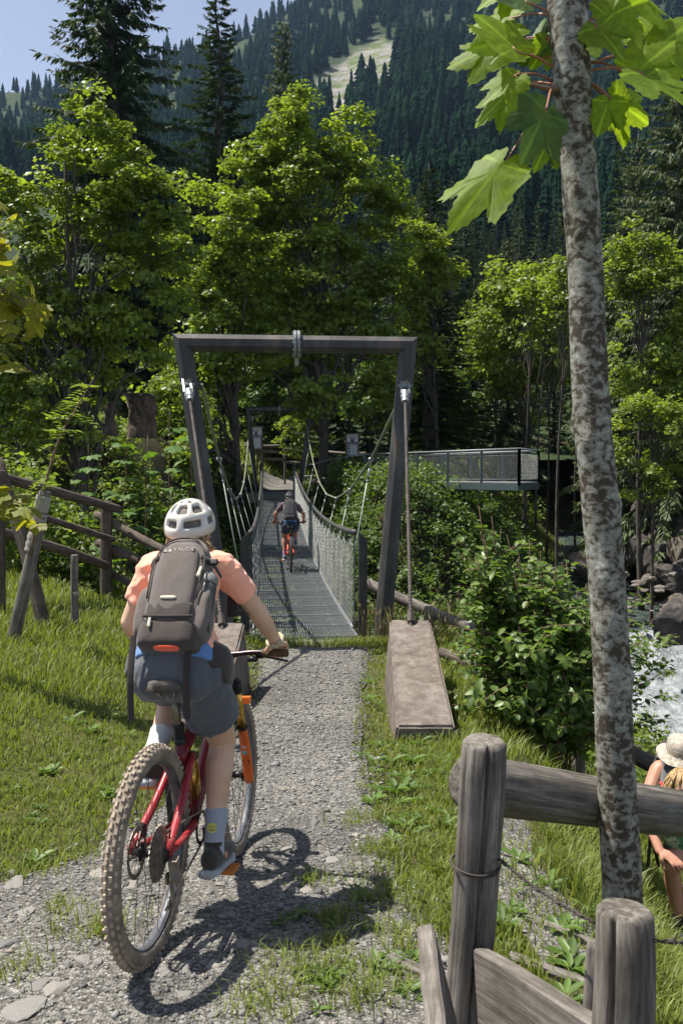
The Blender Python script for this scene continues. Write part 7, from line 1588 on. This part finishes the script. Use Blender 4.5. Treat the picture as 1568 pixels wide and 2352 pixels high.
M_SHADELEAF = mat_bigleaf('shaded_maple_leaf', (0.06, 0.11, 0.02), (0.04, 0.08, 0.015), 0.25, (1.4, 1.4, 0.5))  # for a few leaves in shade: the shade is painted as darker colour
BIG = []
for s in range(5):
    V, F = maple_leaf_mesh(s, 0.08 + 0.05 * s); me = mesh('leaf', V, F, True); me.materials.append(M_BIGLEAF); BIG.append(me)
BIGSHADE = BIG[0].copy(); BIGSHADE.materials.clear(); BIGSHADE.materials.append(M_SHADELEAF)
EDGE = []; SAPL = []
for s in range(3):
    V, F = maple_leaf_mesh(s + 7, 0.3, False); me = mesh('leaf', V, F, True); me.materials.append(M_EDGELEAF); EDGE.append(me); me = mesh('leaf', V, F, True); me.materials.append(M_SAPLEAF); SAPL.append(me)
def leaf_at(parent, meshes, k, pos, tipdir, normal, size, wf=1.0):
    t = nrm(tipdir); n_ = np.asarray(normal, float); n_ = nrm(n_ - t * np.dot(n_, t)); x = np.cross(t, n_) * wf; o = put('leaf', meshes[k % len(meshes)], None, parent); p = np.asarray(pos) - ORIG[parent.name]
    o.matrix_local = Matrix(((x[0] * size, t[0] * size, n_[0] * size, p[0]), (x[1] * size, t[1] * size, n_[1] * size, p[1]), (x[2] * size, t[2] * size, n_[2] * size, p[2]), (0, 0, 0, 1))); return o
# --- spotted sapling close to the camera
def mat_spotbark():
    m, nt, N, L, B = newmat('spotted_bark'); co = coords(N, L); f = noise(N, L, coords(N, L, (1, 1, 1.25)), 38, 4, 0.6, 0.35); f2 = noise(N, L, coords(N, L, (1, 1, 1.1)), 11, 3, 0.5, 0.2); fine = noise(N, L, co, 120, 4, .7)
    ad = N.new('ShaderNodeMath'); ad.operation = 'MULTIPLY_ADD'; ad.inputs[1].default_value = 0.55; L.new(f2, ad.inputs[0]); L.new(f, ad.inputs[2])
    c = ramp(N, L, ad.outputs[0], [(0.69, (0.06, 0.049, 0.036)), (0.735, (0.10, 0.086, 0.066)), (0.785, (0.19, 0.18, 0.148)), (0.90, (0.26, 0.262, 0.222)), (1.0, (0.38, 0.385, 0.34))]); c = mixc(N, L, 0.5, c, ramp(N, L, fine, [(0.3, (0.6, 0.6, 0.58)), (0.7, (1.2, 1.2, 1.18))]), 'MULTIPLY')
    L.new(c, B.inputs['Base Color']); B.inputs['Roughness'].default_value = 0.9; B.inputs['Specular IOR Level'].default_value = 0.2; bump(N, L, B, ad.outputs[0], 0.5, 0.006); return m
M_SPOT = mat_spotbark()
TD = 2.72; tpts = [(1298, -140, 92), (1303, 0, 90), (1312, 150, 84), (1325, 350, 80), (1340, 560, 79), (1348, 750, 80), (1358, 950, 84), (1372, 1100, 84), (1390, 1300, 82), (1402, 1500, 84), (1410, 1700, 86), (1420, 1900, 90), (1428, 2060, 92), (1432, 2250, 96), (1436, 2420, 104)]
tb_ = at(1436, 2420, TD); tb_[2] = min(tb_[2], gzs(tb_[0], tb_[1])) - .1
tree = thing('maple_sapling', 'young maple with spotted grey trunk and large glowing leaves close to the camera', 'tree', tb_)
P_ = spline([at(x, y, TD) for x, y, _ in tpts], 110); Wd_ = np.interp(np.linspace(0, 1, 110), np.linspace(0, 1, len(tpts)), [q[2] for q in tpts]) / 2 * TD / FPX; P_[-1] = tb_
n = 26; T_ = np.gradient(P_, axis=0); V = []; knots = [(at(1362, 985, TD), 2.6), (at(1395, 1010, TD), 4.2), (at(1378, 1180, TD), 1.7), (at(1425, 1165, TD), 0.2), (at(1400, 1310, TD), 4.5), (at(1402, 1420, TD), 4.7), (at(1318, 545 - 90, TD), 4.4), (at(1340, 540, TD), 4.6), (at(1415, 1560, TD), 5.6), (at(1290, 200, TD), 3.3)]
for i in range(110):
    t = nrm(T_[i]); u = nrm(np.array([1.0, 0, 0]) - t * t[0]); w_ = np.cross(t, u)
    for j in range(n):
        a = 2 * math.pi * j / n; r = Wd_[i] * (1 + 0.05 * float(fbm(np.array(math.cos(a) * 1.5 + 3), np.array(P_[i][2] * 5 + math.sin(a) * 1.5), 6)) * 2)
        dirv = u * math.cos(a) + w_ * math.sin(a); p = P_[i] + dirv * r
        for kp, ka in knots:
            kd = np.array([math.cos(ka), math.sin(ka), 0]); q = P_[np.argmin(np.linalg.norm(P_ - kp, axis=1))] + kd * Wd_[i]; dd = np.linalg.norm((p - q) * [1, 1, 0.9]); p = p + dirv * 0.014 * math.exp(-(dd / 0.03) ** 2)
        V.append(p)
F = [(i * n + j, i * n + (j + 1) % n, (i + 1) * n + (j + 1) % n, (i + 1) * n + j) for i in range(109) for j in range(n)]; trunk = mk('trunk', V, F, M_SPOT, tree, True)
M_STALK = mat_noise('leaf_stalk', [(0.3, (0.20, 0.05, 0.03)), (0.7, (0.34, 0.16, 0.07))], 20, 0.5)
# leaves: attach point on trunk, leaf base, tip (as seen), distance offsets, facing
LV = [((1285, 165), (1190, 120), (1085, 15), -0.05, 0.05, 0), ((1285, 100), (1205, 88), (1062, 110), 0.06, 0.0, 1), ((1280, 160), (1150, 105), (1012, 155), 0.10, 0.05, 2), ((1275, 195), (1180, 200), (1075, 300), 0.08, 0.05, 3), ((1275, 190), (1190, 170), (1100, 235), -0.10, -0.02, 4),
      ((1270, 195), (1255, 245), (1195, 385), -0.16, -0.05, 0), ((1275, 205), (1165, 365), (1012, 540), -0.12, -0.10, 1), ((1285, 210), (1275, 300), (1215, 405), 0.02, 0.05, 2), ((1290, 60), (1220, 10), (1100, -50), 0.0, 0.05, 3), ((1300, 20), (1200, -60), (1080, 20), 0.08, 0.05, 4),
      ((1340, 165), (1465, 165), (1600, 250), -0.10, -0.12, 0), ((1340, 140), (1450, 175), (1560, 80), -0.05, 0.0, 1), ((1340, 190), (1400, 225), (1365, 320), -0.06, -0.02, 2), ((1340, 190), (1400, 225), (1505, 290), 0.02, 0.05, 3), ((1330, 60), (1380, 45), (1500, -20), 0.0, 0.0, 4), ((1330, 60), (1365, 55), (1440, 140), -0.05, -0.05, 0), ((1345, 190), (1405, 250), (1440, 345), 0.05, 0.1, 1), ((1300, 150), (1230, 130), (1245, 30), 0.06, 0.05, 2), ((1290, 90), (1262, 92), (1210, 170), 0.02, 0.05, 3), ((1285, 250), (1300, 300), (1260, 400), 0.10, 0.12, 4), ((1320, 40), (1430, -30), (1560, 40), 0.12, 0.1, 1), ((1340, 150), (1500, 120), (1620, 20), 0.1, 0.15, 2), ((1280, 40), (1180, 40), (1060, 60), 0.14, 0.15, 3)]
rng = np.random.default_rng(44)
for k, (a, b, c, d0, d1, mi) in enumerate(LV):
    A = at(*a, TD); B = at(*b, TD + d0); C = at(*c, TD + d0 + d1); L = np.linalg.norm(C - B); td = C - B
    nr = np.array([rng.normal() * 0.35, -0.95 + rng.normal() * 0.2, 0.42 + rng.normal() * .2]) if k not in (5,) else np.array([0.2, -0.9, -0.15])
    lf = leaf_at(tree, BIG, mi, B + nrm(td) * L * 0.1, td, nr, L / 1.2, 0.5 if k == 6 else rng.uniform(0.7, 0.88))
    if k in (5, 8, 17): lf.data = BIGSHADE
    G().tube(spline([A, lerp(A, B, .5) + [0, 0, .012], B, B + nrm(td) * L * 0.12], 10), np.linspace(0.0042, 0.0022, 10), 6).obj('leaf_stalk', M_STALK, tree, True)
G().tube(spline([at(1290, 205, TD), at(1262, 205, TD - .06), at(1230, 198, TD - .08), at(1215, 195, TD - .09)], 10), np.linspace(0.009, 0.005, 10), 8).obj('broken_twig', M_TWIG, tree, True)
# --- branches of a maple reaching in at the picture's edge
eb = at(-150, 1250, 6.8); eb[2] = gzs(eb[0], eb[1]) - .1
et = thing('maple_tree', 'yellow-green maple branches reaching in over the meadow beside the fence', 'tree', eb); g = G(); tp = [eb, at(-140, 900, 6.8), at(-120, 600, 6.8), at(-110, 350, 6.8)]; g.tube(spline(tp, 14), np.linspace(0.08, 0.03, 14), 10); g.obj('trunk', M_BARK, et, True)
rng = np.random.default_rng(45); g = G(); tips = [(20, 490), (10, 560), (25, 610), (50, 640), (100, 700), (80, 720), (60, 760), (30, 690), (20, 800), (110, 715), (40, 820), (90, 1180), (60, 1160), (110, 1195), (30, 1190)]
for i, (x, y) in enumerate(tips):
    e_ = at(x - 5, y, 6.6 + rng.normal() * 0.15); s_ = at(-115, y - 60 + rng.uniform(-20, 40), 6.8); pts = spline([s_, lerp(s_, e_, .5) + [0, 0, .05], e_], 12); G().tube(pts, np.linspace(0.012, 0.003, 12), 5).obj('branch', M_TWIG, et, True)
    for j in range(7):
        b_ = pts[rng.integers(5, 12)] + rng.normal(size=3) * [0.05, .08, .05]; leaf_at(et, EDGE, i + j, b_, np.array([rng.normal() * .8 + .4, rng.normal() * .6 - .2, -0.35 + rng.normal() * .3]), np.array([rng.normal() * .3, -0.35 + rng.normal() * .3, 0.9]), rng.uniform(0.085, 0.15))
# --- maple seedlings in the thicket
for i, (x, yt, d, lab) in enumerate([(395, 940, 12.9, 'maple seedling with broad leaves behind the white helmet'), (290, 985, 12.7, 'maple seedling with broad leaves above the rail fence post'), (340, 1000, 13.0, 'small maple seedling between the taller two behind the fence'), (215, 1020, 12.8, 'maple seedling with broad leaves over the upper fence rail'), (455, 960, 12.3, 'maple seedling standing against the portal leg')]):
    b_ = base_at(x, d); tz = at(x, yt, d)[2]; t = thing('maple_seedling', lab, 'sapling', b_); rng = np.random.default_rng(300 + i); top = np.array([b_[0] + rng.normal() * .1, b_[1], tz]); pts = spline([b_ - [0, 0, .1], lerp(b_, top, .5) + rng.normal(size=3) * .05, top], 16); G().tube(pts, np.linspace(0.014, 0.004, 16), 6).obj('stem', M_TWIG, t, True)
    for k in range(34):
        s = rng.uniform(0.25, 1.0); c_ = pts[int(s * 15)]; a = rng.uniform(0, 6.28); dr = np.array([math.cos(a), math.sin(a), 0.15]); q = c_ + dr * rng.uniform(0.06, 0.42) * (1.2 - s * .6); leaf_at(t, SAPL, k, q, dr + [0, 0, -.35], (rng.normal() * .2, rng.normal() * .2 - .15, 1), rng.uniform(0.10, 0.19))
# --- dogwood bush below the anchor block
def ovate(tint, curl):
    n = 9; ys = np.linspace(-0.5, 0.5, n); w_ = 0.31 * np.sin(np.pi * (np.linspace(0, 1, n) ** 0.85)) ** 0.9; V = []
    for y, w0 in zip(ys, w_): zc = -curl * (y + .5) ** 2; V += [(-w0, y, zc + 0.25 * w0), (0, y, zc), (w0, y, zc + 0.25 * w0)]
    F = []
    for i in range(n - 1): b = i * 3; F += [(b, b + 1, b + 4, b + 3), (b + 1, b + 2, b + 5, b + 4)]
    return mesh('leaf', V, F, True, np.full(len(V), tint))
OV = []
for tt_ in (0.2, 0.45, 0.7, 0.95):
    for cu_ in (0.12, 0.35): m_ = ovate(tt_, cu_); m_.materials.append(M_DOG); OV.append(m_)
bb = at(1240, 1720, 7.5); bb[2] = gzs(bb[0], bb[1])
bush = thing('dogwood_bush', 'leafy green dogwood bush with oval leaves growing beside the concrete block', 'bush', bb); rng = np.random.default_rng(60); leaves = []; g = G()
def shoot(a, b, r0, bow, nl, lsz, end=1.0):
    pts = spline([a, lerp(a, b, .5) + bow, b], 22); g.tube(pts[::3], np.linspace(r0, 0.0025, 8), 4)
    for k in range(nl):
        s = 0.22 + 0.78 * (k // 2 * 2 + 1) / nl; i = min(20, int(s * 21)); t = nrm(pts[i + 1] - pts[i]); a_ = (k // 2) * 1.57 + (math.pi if k % 2 else 0) + rng.normal() * .2; u = nrm(np.cross(t, (0.2, 0.3, 0.9))); v = np.cross(t, u); o = u * math.cos(a_) + v * math.sin(a_)
        leaves.append((pts[i], nrm(o + t * 0.45 + [0, 0, -0.55]), nrm(np.array([0, -0.15, 0.9]) + rng.normal(size=3) * .3), lsz * rng.uniform(0.7, 1.2) * (1.1 - 0.35 * s)))
    return pts
tops = [(1128, 1185, 6.5, 16), (1188, 1255, 6.6, 16), (1240, 1265, 6.7, 14), (1075, 1305, 6.5, 14), (1135, 1300, 6.4, 18), (1305, 1345, 6.9, 16), (1215, 1330, 6.3, 18), (1270, 1370, 6.5, 18), (1165, 1360, 6.2, 18), (1340, 1430, 6.8, 16), (1100, 1400, 6.2, 16), (1255, 1450, 6.1, 18), (1190, 1440, 6.0, 18), (1320, 1500, 6.2, 18), (1390, 1420, 7.0, 14), (1370, 1560, 6.3, 16), (1130, 1480, 5.95, 16), (1060, 1520, 6.0, 12), (1300, 1590, 5.9, 16), (1210, 1560, 5.8, 18), (1075, 1600, 5.8, 12), (1260, 1650, 5.75, 14), (1150, 1600, 5.8, 14), (1350, 1660, 6.0, 14), (1290, 1290, 6.9, 14), (1345, 1340, 7.1, 16), (1395, 1380, 7.2, 16), (1420, 1480, 7.1, 16), (1420, 1600, 6.9, 14), (1330, 1420, 6.5, 18), (1290, 1430, 6.4, 18), (1360, 1500, 6.6, 18), (1100, 1340, 6.4, 16), (1160, 1290, 6.6, 16), (1225, 1400, 6.2, 18), (1390, 1640, 6.6, 14), (1340, 1580, 6.2, 16), (1240, 1510, 5.9, 18), (1110, 1230, 6.5, 14), (1150, 1215, 6.6, 14), (1215, 1240, 6.7, 14), (1265, 1300, 6.8, 16), (1090, 1270, 6.5, 14), (1180, 1320, 6.3, 16), (1320, 1390, 6.8, 16), (1245, 1340, 6.5, 16), (1440, 1440, 7.3, 14), (1450, 1540, 7.2, 14), (1460, 1620, 7.1, 12)]
tops = tops + [(x + rng.normal() * 28, y + rng.uniform(-25, 45), d + rng.normal() * .15, nl) for (x, y, d, nl) in tops if y < 1480]
for (x, y, d, nl) in tops:
    a = bb + np.array([rng.normal() * .22, rng.normal() * .2, 0]); a[2] = gzs(a[0], a[1]); b = at(x, y, d * 1.14); pts = shoot(a, b, 0.010, np.array([rng.normal() * .06, rng.normal() * .06, 0.05]), nl, 0.108)
    for j in range(9):
        s0 = pts[rng.integers(5, 18)]; e_ = s0 + np.array([rng.normal() * .22, rng.normal() * .2 - .05, rng.uniform(0.02, 0.28)]); shoot(s0, e_, 0.005, np.array([0, 0, .02]), 10, 0.097)
for (x0, y0, x1, y1, d) in [(1400, 1620, 1552, 1455, 7.2), (1400, 1600, 1500, 1420, 7.3), (1400, 1640, 1555, 1530, 7.2), (1420, 1560, 1470, 1330, 7.4), (1400, 1680, 1530, 1590, 7.0), (1420, 1650, 1520, 1500, 7.2), (1400, 1700, 1540, 1650, 7.0), (1420, 1600, 1490, 1480, 7.2)]:
    d *= 1.12; pts = shoot(at(x0, y0, d), at(x1, y1, d), 0.007, np.array([0, 0, .06]), 16, 0.085)
    for j in range(2): s0 = pts[rng.integers(8, 18)]; shoot(s0, s0 + np.array([rng.uniform(.05, .22), rng.normal() * .12, rng.uniform(-.05, .15)]), 0.004, np.array([0, 0, .02]), 8, 0.075)
g.obj('stems', M_TWIG, bush, True)
leaves.sort(key=lambda q: q[0][1])
for k, (p, t, n_, s) in enumerate(leaves[:300]): leaf_at(bush, OV, int(rng.integers(0, 8)), p + t * s * 0.5, t, n_, s)
rest = leaves[300:]; P = np.array([p + t * s * 0.5 for p, t, n_, s in rest]); V, F, T = quads_leaf(P, np.array([q[2] for q in rest]), np.array([q[3] for q in rest]), rng, 0.66, 0.08, rng.beta(1.6, 1.6, len(rest)), droop=np.array([q[1] for q in rest]), six=True); tag(mk('foliage', V, F, M_DOG, bush, tint=T), kind='stuff')

# --- grass
def blades(P, h, w_, rng, lean=0.45, tint=None):
    n = len(P); a = rng.uniform(0, 6.283, n); d = np.stack([np.cos(a), np.sin(a), np.zeros(n)], 1); sdir = np.stack([-np.sin(a + rng.normal(size=n) * .5), np.cos(a), np.zeros(n)], 1); h = h[:, None]; w_ = w_[:, None]; l = (lean * rng.uniform(0.2, 1.6, n))[:, None]
    m = P + np.array([0, 0, 1.0]) * h * 0.6 + d * h * l * 0.35; t = P + np.array([0, 0, 1.0]) * h * (0.98 - 0.25 * l) + d * h * l
    V = np.stack([P - sdir * w_, P + sdir * w_, m + sdir * w_ * .8, m - sdir * w_ * .8, t], 1).reshape(-1, 3); i = np.arange(n)[:, None] * 5
    F = np.concatenate([i + np.array([[0, 1, 2]]), i + np.array([[0, 2, 3]]), i + np.array([[3, 2, 4]])]); tint = rng.beta(2, 2, n) if tint is None else tint
    return V, F, np.repeat(tint, 5)
def field(name, label, N, ylo, yhi, ulo, uhi, dens, hgt, seed, mat=M_GRASS, wd=0.0032, lean=0.5):
    rng = np.random.default_rng(seed); y = np.exp(rng.uniform(math.log(ylo), math.log(yhi), N)); x = rng.uniform(ulo, uhi, N) * (y + 0.3); k = dens(x, y); ok = rng.uniform(size=N) < k; x, y = x[ok], y[ok]; P = np.stack([x, y, gz(x, y) - 0.01], 1)
    cl = fbm(x * 3, y * 3, seed, 3); h = hgt(x, y) * (0.6 + 1.1 * np.clip(cl + 0.45, 0, 1)) * rng.uniform(0.55, 1.35, len(x)); V, F, T = blades(P, h, wd * (0.6 + y / 9) * rng.uniform(.7, 1.3, len(x)), rng, lean, np.clip(rng.beta(2, 2, len(x)) * 0.7 + 0.3 * (fbm(x * 1.1, y * 1.1, 5) + .5), 0, 1))
    o = mk(name, V, F, mat, None, tint=T); tag(o, label, 'grass', kind='stuff'); return o
def block_free(x, y): return ~((np.abs(x - 0.63) < 0.27) & (y > 6.3) & (y < 8.4)) & ~((np.abs(x + 1.14) < 0.27) & (y > 6.3) & (y < 8.4))
def dl(x, y): e_ = x_left(np.minimum(y, 11)) - x; return np.clip(0.25 + e_ * 2.2, 0, 1) * (e_ > -0.1 + 0.2 * fbm(x * 4, y * 4, 3)) * block_free(x, y) * np.clip(1.25 + 1.2 * fbm(x * 2, y * 2, 6), 0, 1)
field('grass', 'sunlit meadow grass sloping up beside the path to the fence', 80000, 2.6, 13.5, -0.52, 0.0, dl, lambda x, y: 0.045 + 0.085 * smooth(4.5, 8, y) * smooth(0.2, 1.4, x_left(np.minimum(y, 11)) - x), 201)
def dr_(x, y): e_ = x - x_right(np.minimum(y, 11)); return np.clip(0.3 + e_ * 2.2, 0, 1) * (e_ > -0.08 + 0.25 * fbm(x * 4, y * 4, 8)) * block_free(x, y) * np.where((np.abs(x - np.interp(y, [3.0, 4.2, 5.2, 6.2], [0.9, 0.78, 0.95, 1.5])) < 0.22) & (y < 6.3), 0.12, 1.0) * np.clip(1.2 + 1.4 * fbm(x * 2, y * 2, 16), 0, 1)
field('grass', 'grassy verge between the path, the concrete block and the drop', 85000, 2.3, 13.0, -0.05, 0.46, dr_, lambda x, y: 0.05 + 0.085 * smooth(0.2, 1.1, x - x_right(np.minimum(y, 11))), 202)
# tufts on the gravel
rng = np.random.default_rng(203); spots = [(720, 2035), (760, 2120), (860, 2060), (900, 1960), (960, 2080), (1000, 2130), (880, 2150), (640, 2250), (590, 2330), (660, 2290), (800, 2230), (930, 2190), (850, 2010), (1010, 2010), (20, 2240), (215, 2130), (140, 2090), (250, 2150), (820, 1890), (870, 1880), (60, 2010), (150, 1985), (860, 1960), (940, 2030), (760, 2180), (830, 2300), (700, 2230), (980, 1950), (900, 2270)]
PP = []
for (x, y) in spots:
    c = hit(x, y); m = rng.integers(60, 170); r = rng.uniform(0.03, 0.10); PP.append(np.stack([c[0] + rng.normal(size=m) * r, c[1] + rng.normal(size=m) * r, np.zeros(m)], 1))
PP = np.concatenate(PP); PP[:, 2] = gz(PP[:, 0], PP[:, 1]); V, F, T = blades(PP, rng.uniform(0.03, 0.10, len(PP)), rng.uniform(0.0015, 0.0028, len(PP)), rng, 0.7); tag(mk('grass', V, F, M_GRASS, None, tint=T), 'small grass tufts growing through the gravel', 'grass', kind='stuff')
# strip of grass at the bridge threshold, and the far landing
n = 5200; x = rng.uniform(-1.75, 1.5, n); y = 10.45 + rng.normal(size=n) * 0.10 + 0.16 * np.abs(x + .35); ok = rng.uniform(size=n) < np.clip(np.abs(x + 0.35) * 1.6 + .25, 0, 1); x, y = x[ok], y[ok]
V, F, T = blades(np.stack([x, y, gz(x, y)], 1), rng.uniform(0.04, 0.15, len(x)), rng.uniform(0.003, 0.005, len(x)), rng, .6); tag(mk('grass', V, F, M_GRASS, None, tint=T), 'fringe of grass along the concrete lip of the bridge', 'grass', kind='stuff')
n = 26000; y = rng.uniform(38.6, 54, n); x = rng.uniform(-14, 14, n); e_ = np.abs(x - np.interp(y, [38.9, 42, 45, 48, 52], [-2.85, -3.05, -3.3, -2.6, .5])) - np.interp(y, [38.9, 44, 48, 52], [0.72, .9, 1.6, 2.4]); ok = e_ > 0; x, y = x[ok], y[ok]
V, F, T = blades(np.stack([x, y, gz(x, y)], 1), rng.uniform(0.15, 0.5, len(x)), rng.uniform(0.012, 0.025, len(x)), rng, .6); tag(mk('grass', V, F, M_GRASS, None, tint=T), 'tall grass on the far landing around the path', 'grass', kind='stuff')
# seed heads near the ravine
n = 420; c = [(900, 1420), (960, 1400), (1010, 1390), (1060, 1420), (870, 1440), (1090, 1440)]; A = []; B = []
for k in range(n): q = c[k % 6]; b_ = hit(q[0] + rng.normal() * 30, 1475 + rng.normal() * 14); A.append(b_); B.append(b_ + np.array([rng.normal() * .08, rng.normal() * .08, rng.uniform(.2, .5)]))
V, F = segs(A, B, 0.0016, 3); V2, F2, T2 = quads_leaf(np.array(B), np.array([[0, -1.0, .3]] * n) + rng.normal(size=(n, 3)) * .3, rng.uniform(.04, .09, n), rng, 0.16, 0, droop=np.array(B) - np.array(A))
F = np.concatenate([F[:, [0, 1, 2]], F[:, [0, 2, 3]]]); tag(mk('dry_grass', np.concatenate([V, V2]), np.concatenate([F, F2 + len(V)]), M_DRY, None, tint=np.concatenate([np.full(len(V), .3), T2])), 'pale seeding grass stalks at the ravine edge near the block', 'grass', kind='stuff')
# --- broad-leaved weeds
WV = []; WF = []; WT = []; o_ = 0; wl_ = []
for k in range(230):
    if k < 90: x, y = rng.uniform(830, 1040), rng.uniform(1560, 1960)
    elif k < 120: x, y = rng.uniform(640, 1010), rng.uniform(2030, 2330)
    elif k < 160: x, y = rng.uniform(1150, 1560), rng.uniform(1850, 2330)
    else:
        x, y = rng.uniform(0, 330), rng.uniform(1480, 2000)
        if rng.uniform() < 0.55: continue
    c = hit(x, y)
    if x_left(c[1]) + .15 < c[0] < x_right(c[1]) - .05 and not (90 <= k < 120): continue
    if not bool(block_free(np.array([c[0]]), np.array([c[1]]))[0]): continue
    m = rng.integers(5, 11); sz = rng.uniform(0.035, 0.10) * (0.7 if 90 <= k < 120 else 1)
    a = np.arange(m) / m * 6.28 + rng.uniform(0, 6); dr = np.stack([np.cos(a), np.sin(a), rng.uniform(.15, .9, m)], 1); nn = np.stack([-np.cos(a) * .4, -np.sin(a) * .4, np.ones(m)], 1)
    s_ = sz * rng.uniform(.6, 1.2, m); V, F, T = quads_leaf(c + dr * (s_ * .55)[:, None], nn, s_, rng, 0.38, 0.06, rng.beta(2, 2, m), droop=dr, six=True); WV.append(V); WF.append(F + o_); WT.append(T); o_ += len(V)
tag(mk('weeds', np.concatenate(WV), np.concatenate(WF), M_WEED, None, tint=np.concatenate(WT)), 'broad-leaved weeds scattered in the grass and gravel', 'weeds', kind='stuff')
# --- gravel and stones
def mat_gravelstone():
    m, nt, N, L, B = newmat('gravel_stone'); a = N.new('ShaderNodeAttribute'); a.attribute_name = 'tint'; L.new(ramp(N, L, a.outputs['Fac'], [(0, (0.07, 0.068, 0.065)), (0.45, (0.16, 0.156, 0.147)), (0.8, (0.25, 0.245, 0.23)), (0.93, (0.26, 0.21, 0.155)), (1, (0.42, 0.41, 0.39))]), B.inputs['Base Color']); B.inputs['Roughness'].default_value = 0.85; B.inputs['Specular IOR Level'].default_value = 0.3; return m
M_GRST = mat_gravelstone()
N_ = 35000; y = np.exp(rng.uniform(math.log(2.15), math.log(10.6), N_)); u = rng.uniform(0, 1, N_); x = x_left(y) - .25 + (x_right(y) - x_left(y) + .6) * u; edge = np.minimum(x - x_left(y), x_right(y) - x)
ok = (np.abs(x / y) < 0.46) & (rng.uniform(size=N_) < np.clip(0.5 + edge * 2.5, 0.05, 1)); x, y = x[ok], y[ok]; n = len(x); s = np.exp(rng.normal(size=n) * 0.5) * 0.0045 * (0.75 + y * 0.09); s = np.clip(s, 0.003, 0.03)
base = np.array([[1, 0, 0], [-1, 0, 0], [0, 1, 0], [0, -1, 0], [0, 0, 1], [0, 0, -1.0]]); Fb = np.array([[0, 2, 4], [2, 1, 4], [1, 3, 4], [3, 0, 4], [2, 0, 5], [1, 2, 5], [3, 1, 5], [0, 3, 5]])
sc3 = np.stack([s * rng.uniform(.7, 1.5, n), s * rng.uniform(.6, 1.2, n), s * rng.uniform(.35, .8, n)], 1); Vb = base[None] * (1 + rng.normal(size=(n, 6, 3)) * 0.12) + rng.normal(size=(n, 6, 3)) * 0.22; Vb = Vb * sc3[:, None]; a = rng.uniform(0, 6.28, n); ca, sa = np.cos(a), np.sin(a); X = Vb[..., 0] * ca[:, None] - Vb[..., 1] * sa[:, None]; Y = Vb[..., 0] * sa[:, None] + Vb[..., 1] * ca[:, None]
zz = gz(x, y) + 0.006 + 0.03 * fbm(x * 2.2, y * 2.2, 41) + s * 0.15; Vg = np.stack([X + x[:, None], Y + y[:, None], Vb[..., 2] + zz[:, None]], -1).reshape(-1, 3); Fg = (Fb[None] + (np.arange(n) * 6)[:, None, None]).reshape(-1, 3)
o = mk('gravel', Vg, Fg, M_GRST, path, tint=np.repeat(rng.beta(1.6, 1.9, n), 6)); tag(o, kind='stuff')
SM = []
for k in range(6):
    m_ = rock_mesh(40 + k, (0.45, 0.6, 0.35, 0.5, 0.7, 0.4)[k], sub=2); m_.materials.append(M_PSTONE) if 'M_PSTONE' in globals() else None; SM.append(m_)
M_PSTONE = mat_rock('path_stone', ((0.11, 0.108, 0.105), (0.20, 0.197, 0.19), (0.31, 0.30, 0.285)), 30)
for m_ in SM:
    if not m_.materials: m_.materials.append(M_PSTONE)
def pstone(x, y, s, k, sink=0.25, zs=1.0):
    z_ = gzs(x, y) + 0.006 + 0.03 * float(fbm(np.array(x * 2.2), np.array(y * 2.2), 41)); o = put('stone', SM[k % 6], None, path, (x, y, z_ + s * 0.2 * zs)); o.scale = (s * rng.uniform(.9, 1.4), s * rng.uniform(.7, 1.1), s * zs * rng.uniform(.7, 1.1)); o.rotation_euler = (rng.normal() * .12, rng.normal() * .12, rng.uniform(0, 6.28)); return o
for (px_, py_, s) in [(190, 2105, 0.075), (250, 2050, 0.055), (130, 2285, 0.055), (60, 2330, 0.07), (190, 2215, 0.04), (230, 2015, 0.05), (10, 2175, 0.05), (90, 2275, 0.04), (420, 2290, 0.03), (490, 2225, 0.035), (760, 1985, 0.035), (470, 2180, 0.03), (380, 2235, 0.035), (300, 2040, 0.04), (60, 2100, 0.05), (30, 2045, 0.055), (705, 2055, 0.03), (520, 2110, 0.028), (560, 2180, 0.03), (640, 2170, 0.028)]:
    q = hit(px_, py_); pstone(q[0], q[1], s, int(px_), zs=0.32)
k = 0
while k < 275:
    y = math.exp(rng.uniform(math.log(2.3), math.log(4.6))); x = rng.uniform(x_left(y), x_right(y))
    if abs(x / y) > 0.42: continue
    pstone(x, y, float(np.clip(np.exp(rng.normal() * .4) * 0.013, 0.008, 0.03)), k, zs=0.8); k += 1
# ================================================================== AIR
M_HAZE = bpy.data.materials.new('mountain_air'); M_HAZE.use_nodes = True; nt = M_HAZE.node_tree
nt.nodes.remove(nt.nodes['Principled BSDF']); pv = nt.nodes.new('ShaderNodeVolumePrincipled'); pv.inputs['Color'].default_value = (0.45, 0.68, 1.0, 1); pv.inputs['Density'].default_value = 0.000055; pv.inputs['Anisotropy'].default_value = 0.2
nt.links.new(pv.outputs[0], nt.nodes['Material Output'].inputs['Volume'])
g = G(); g.box((0, 850, 482), (4200, 2000, 990)); haze = g.obj('haze', M_HAZE); tag(haze, 'pale mountain air between the bridge and the far forest', 'haze', kind='stuff')
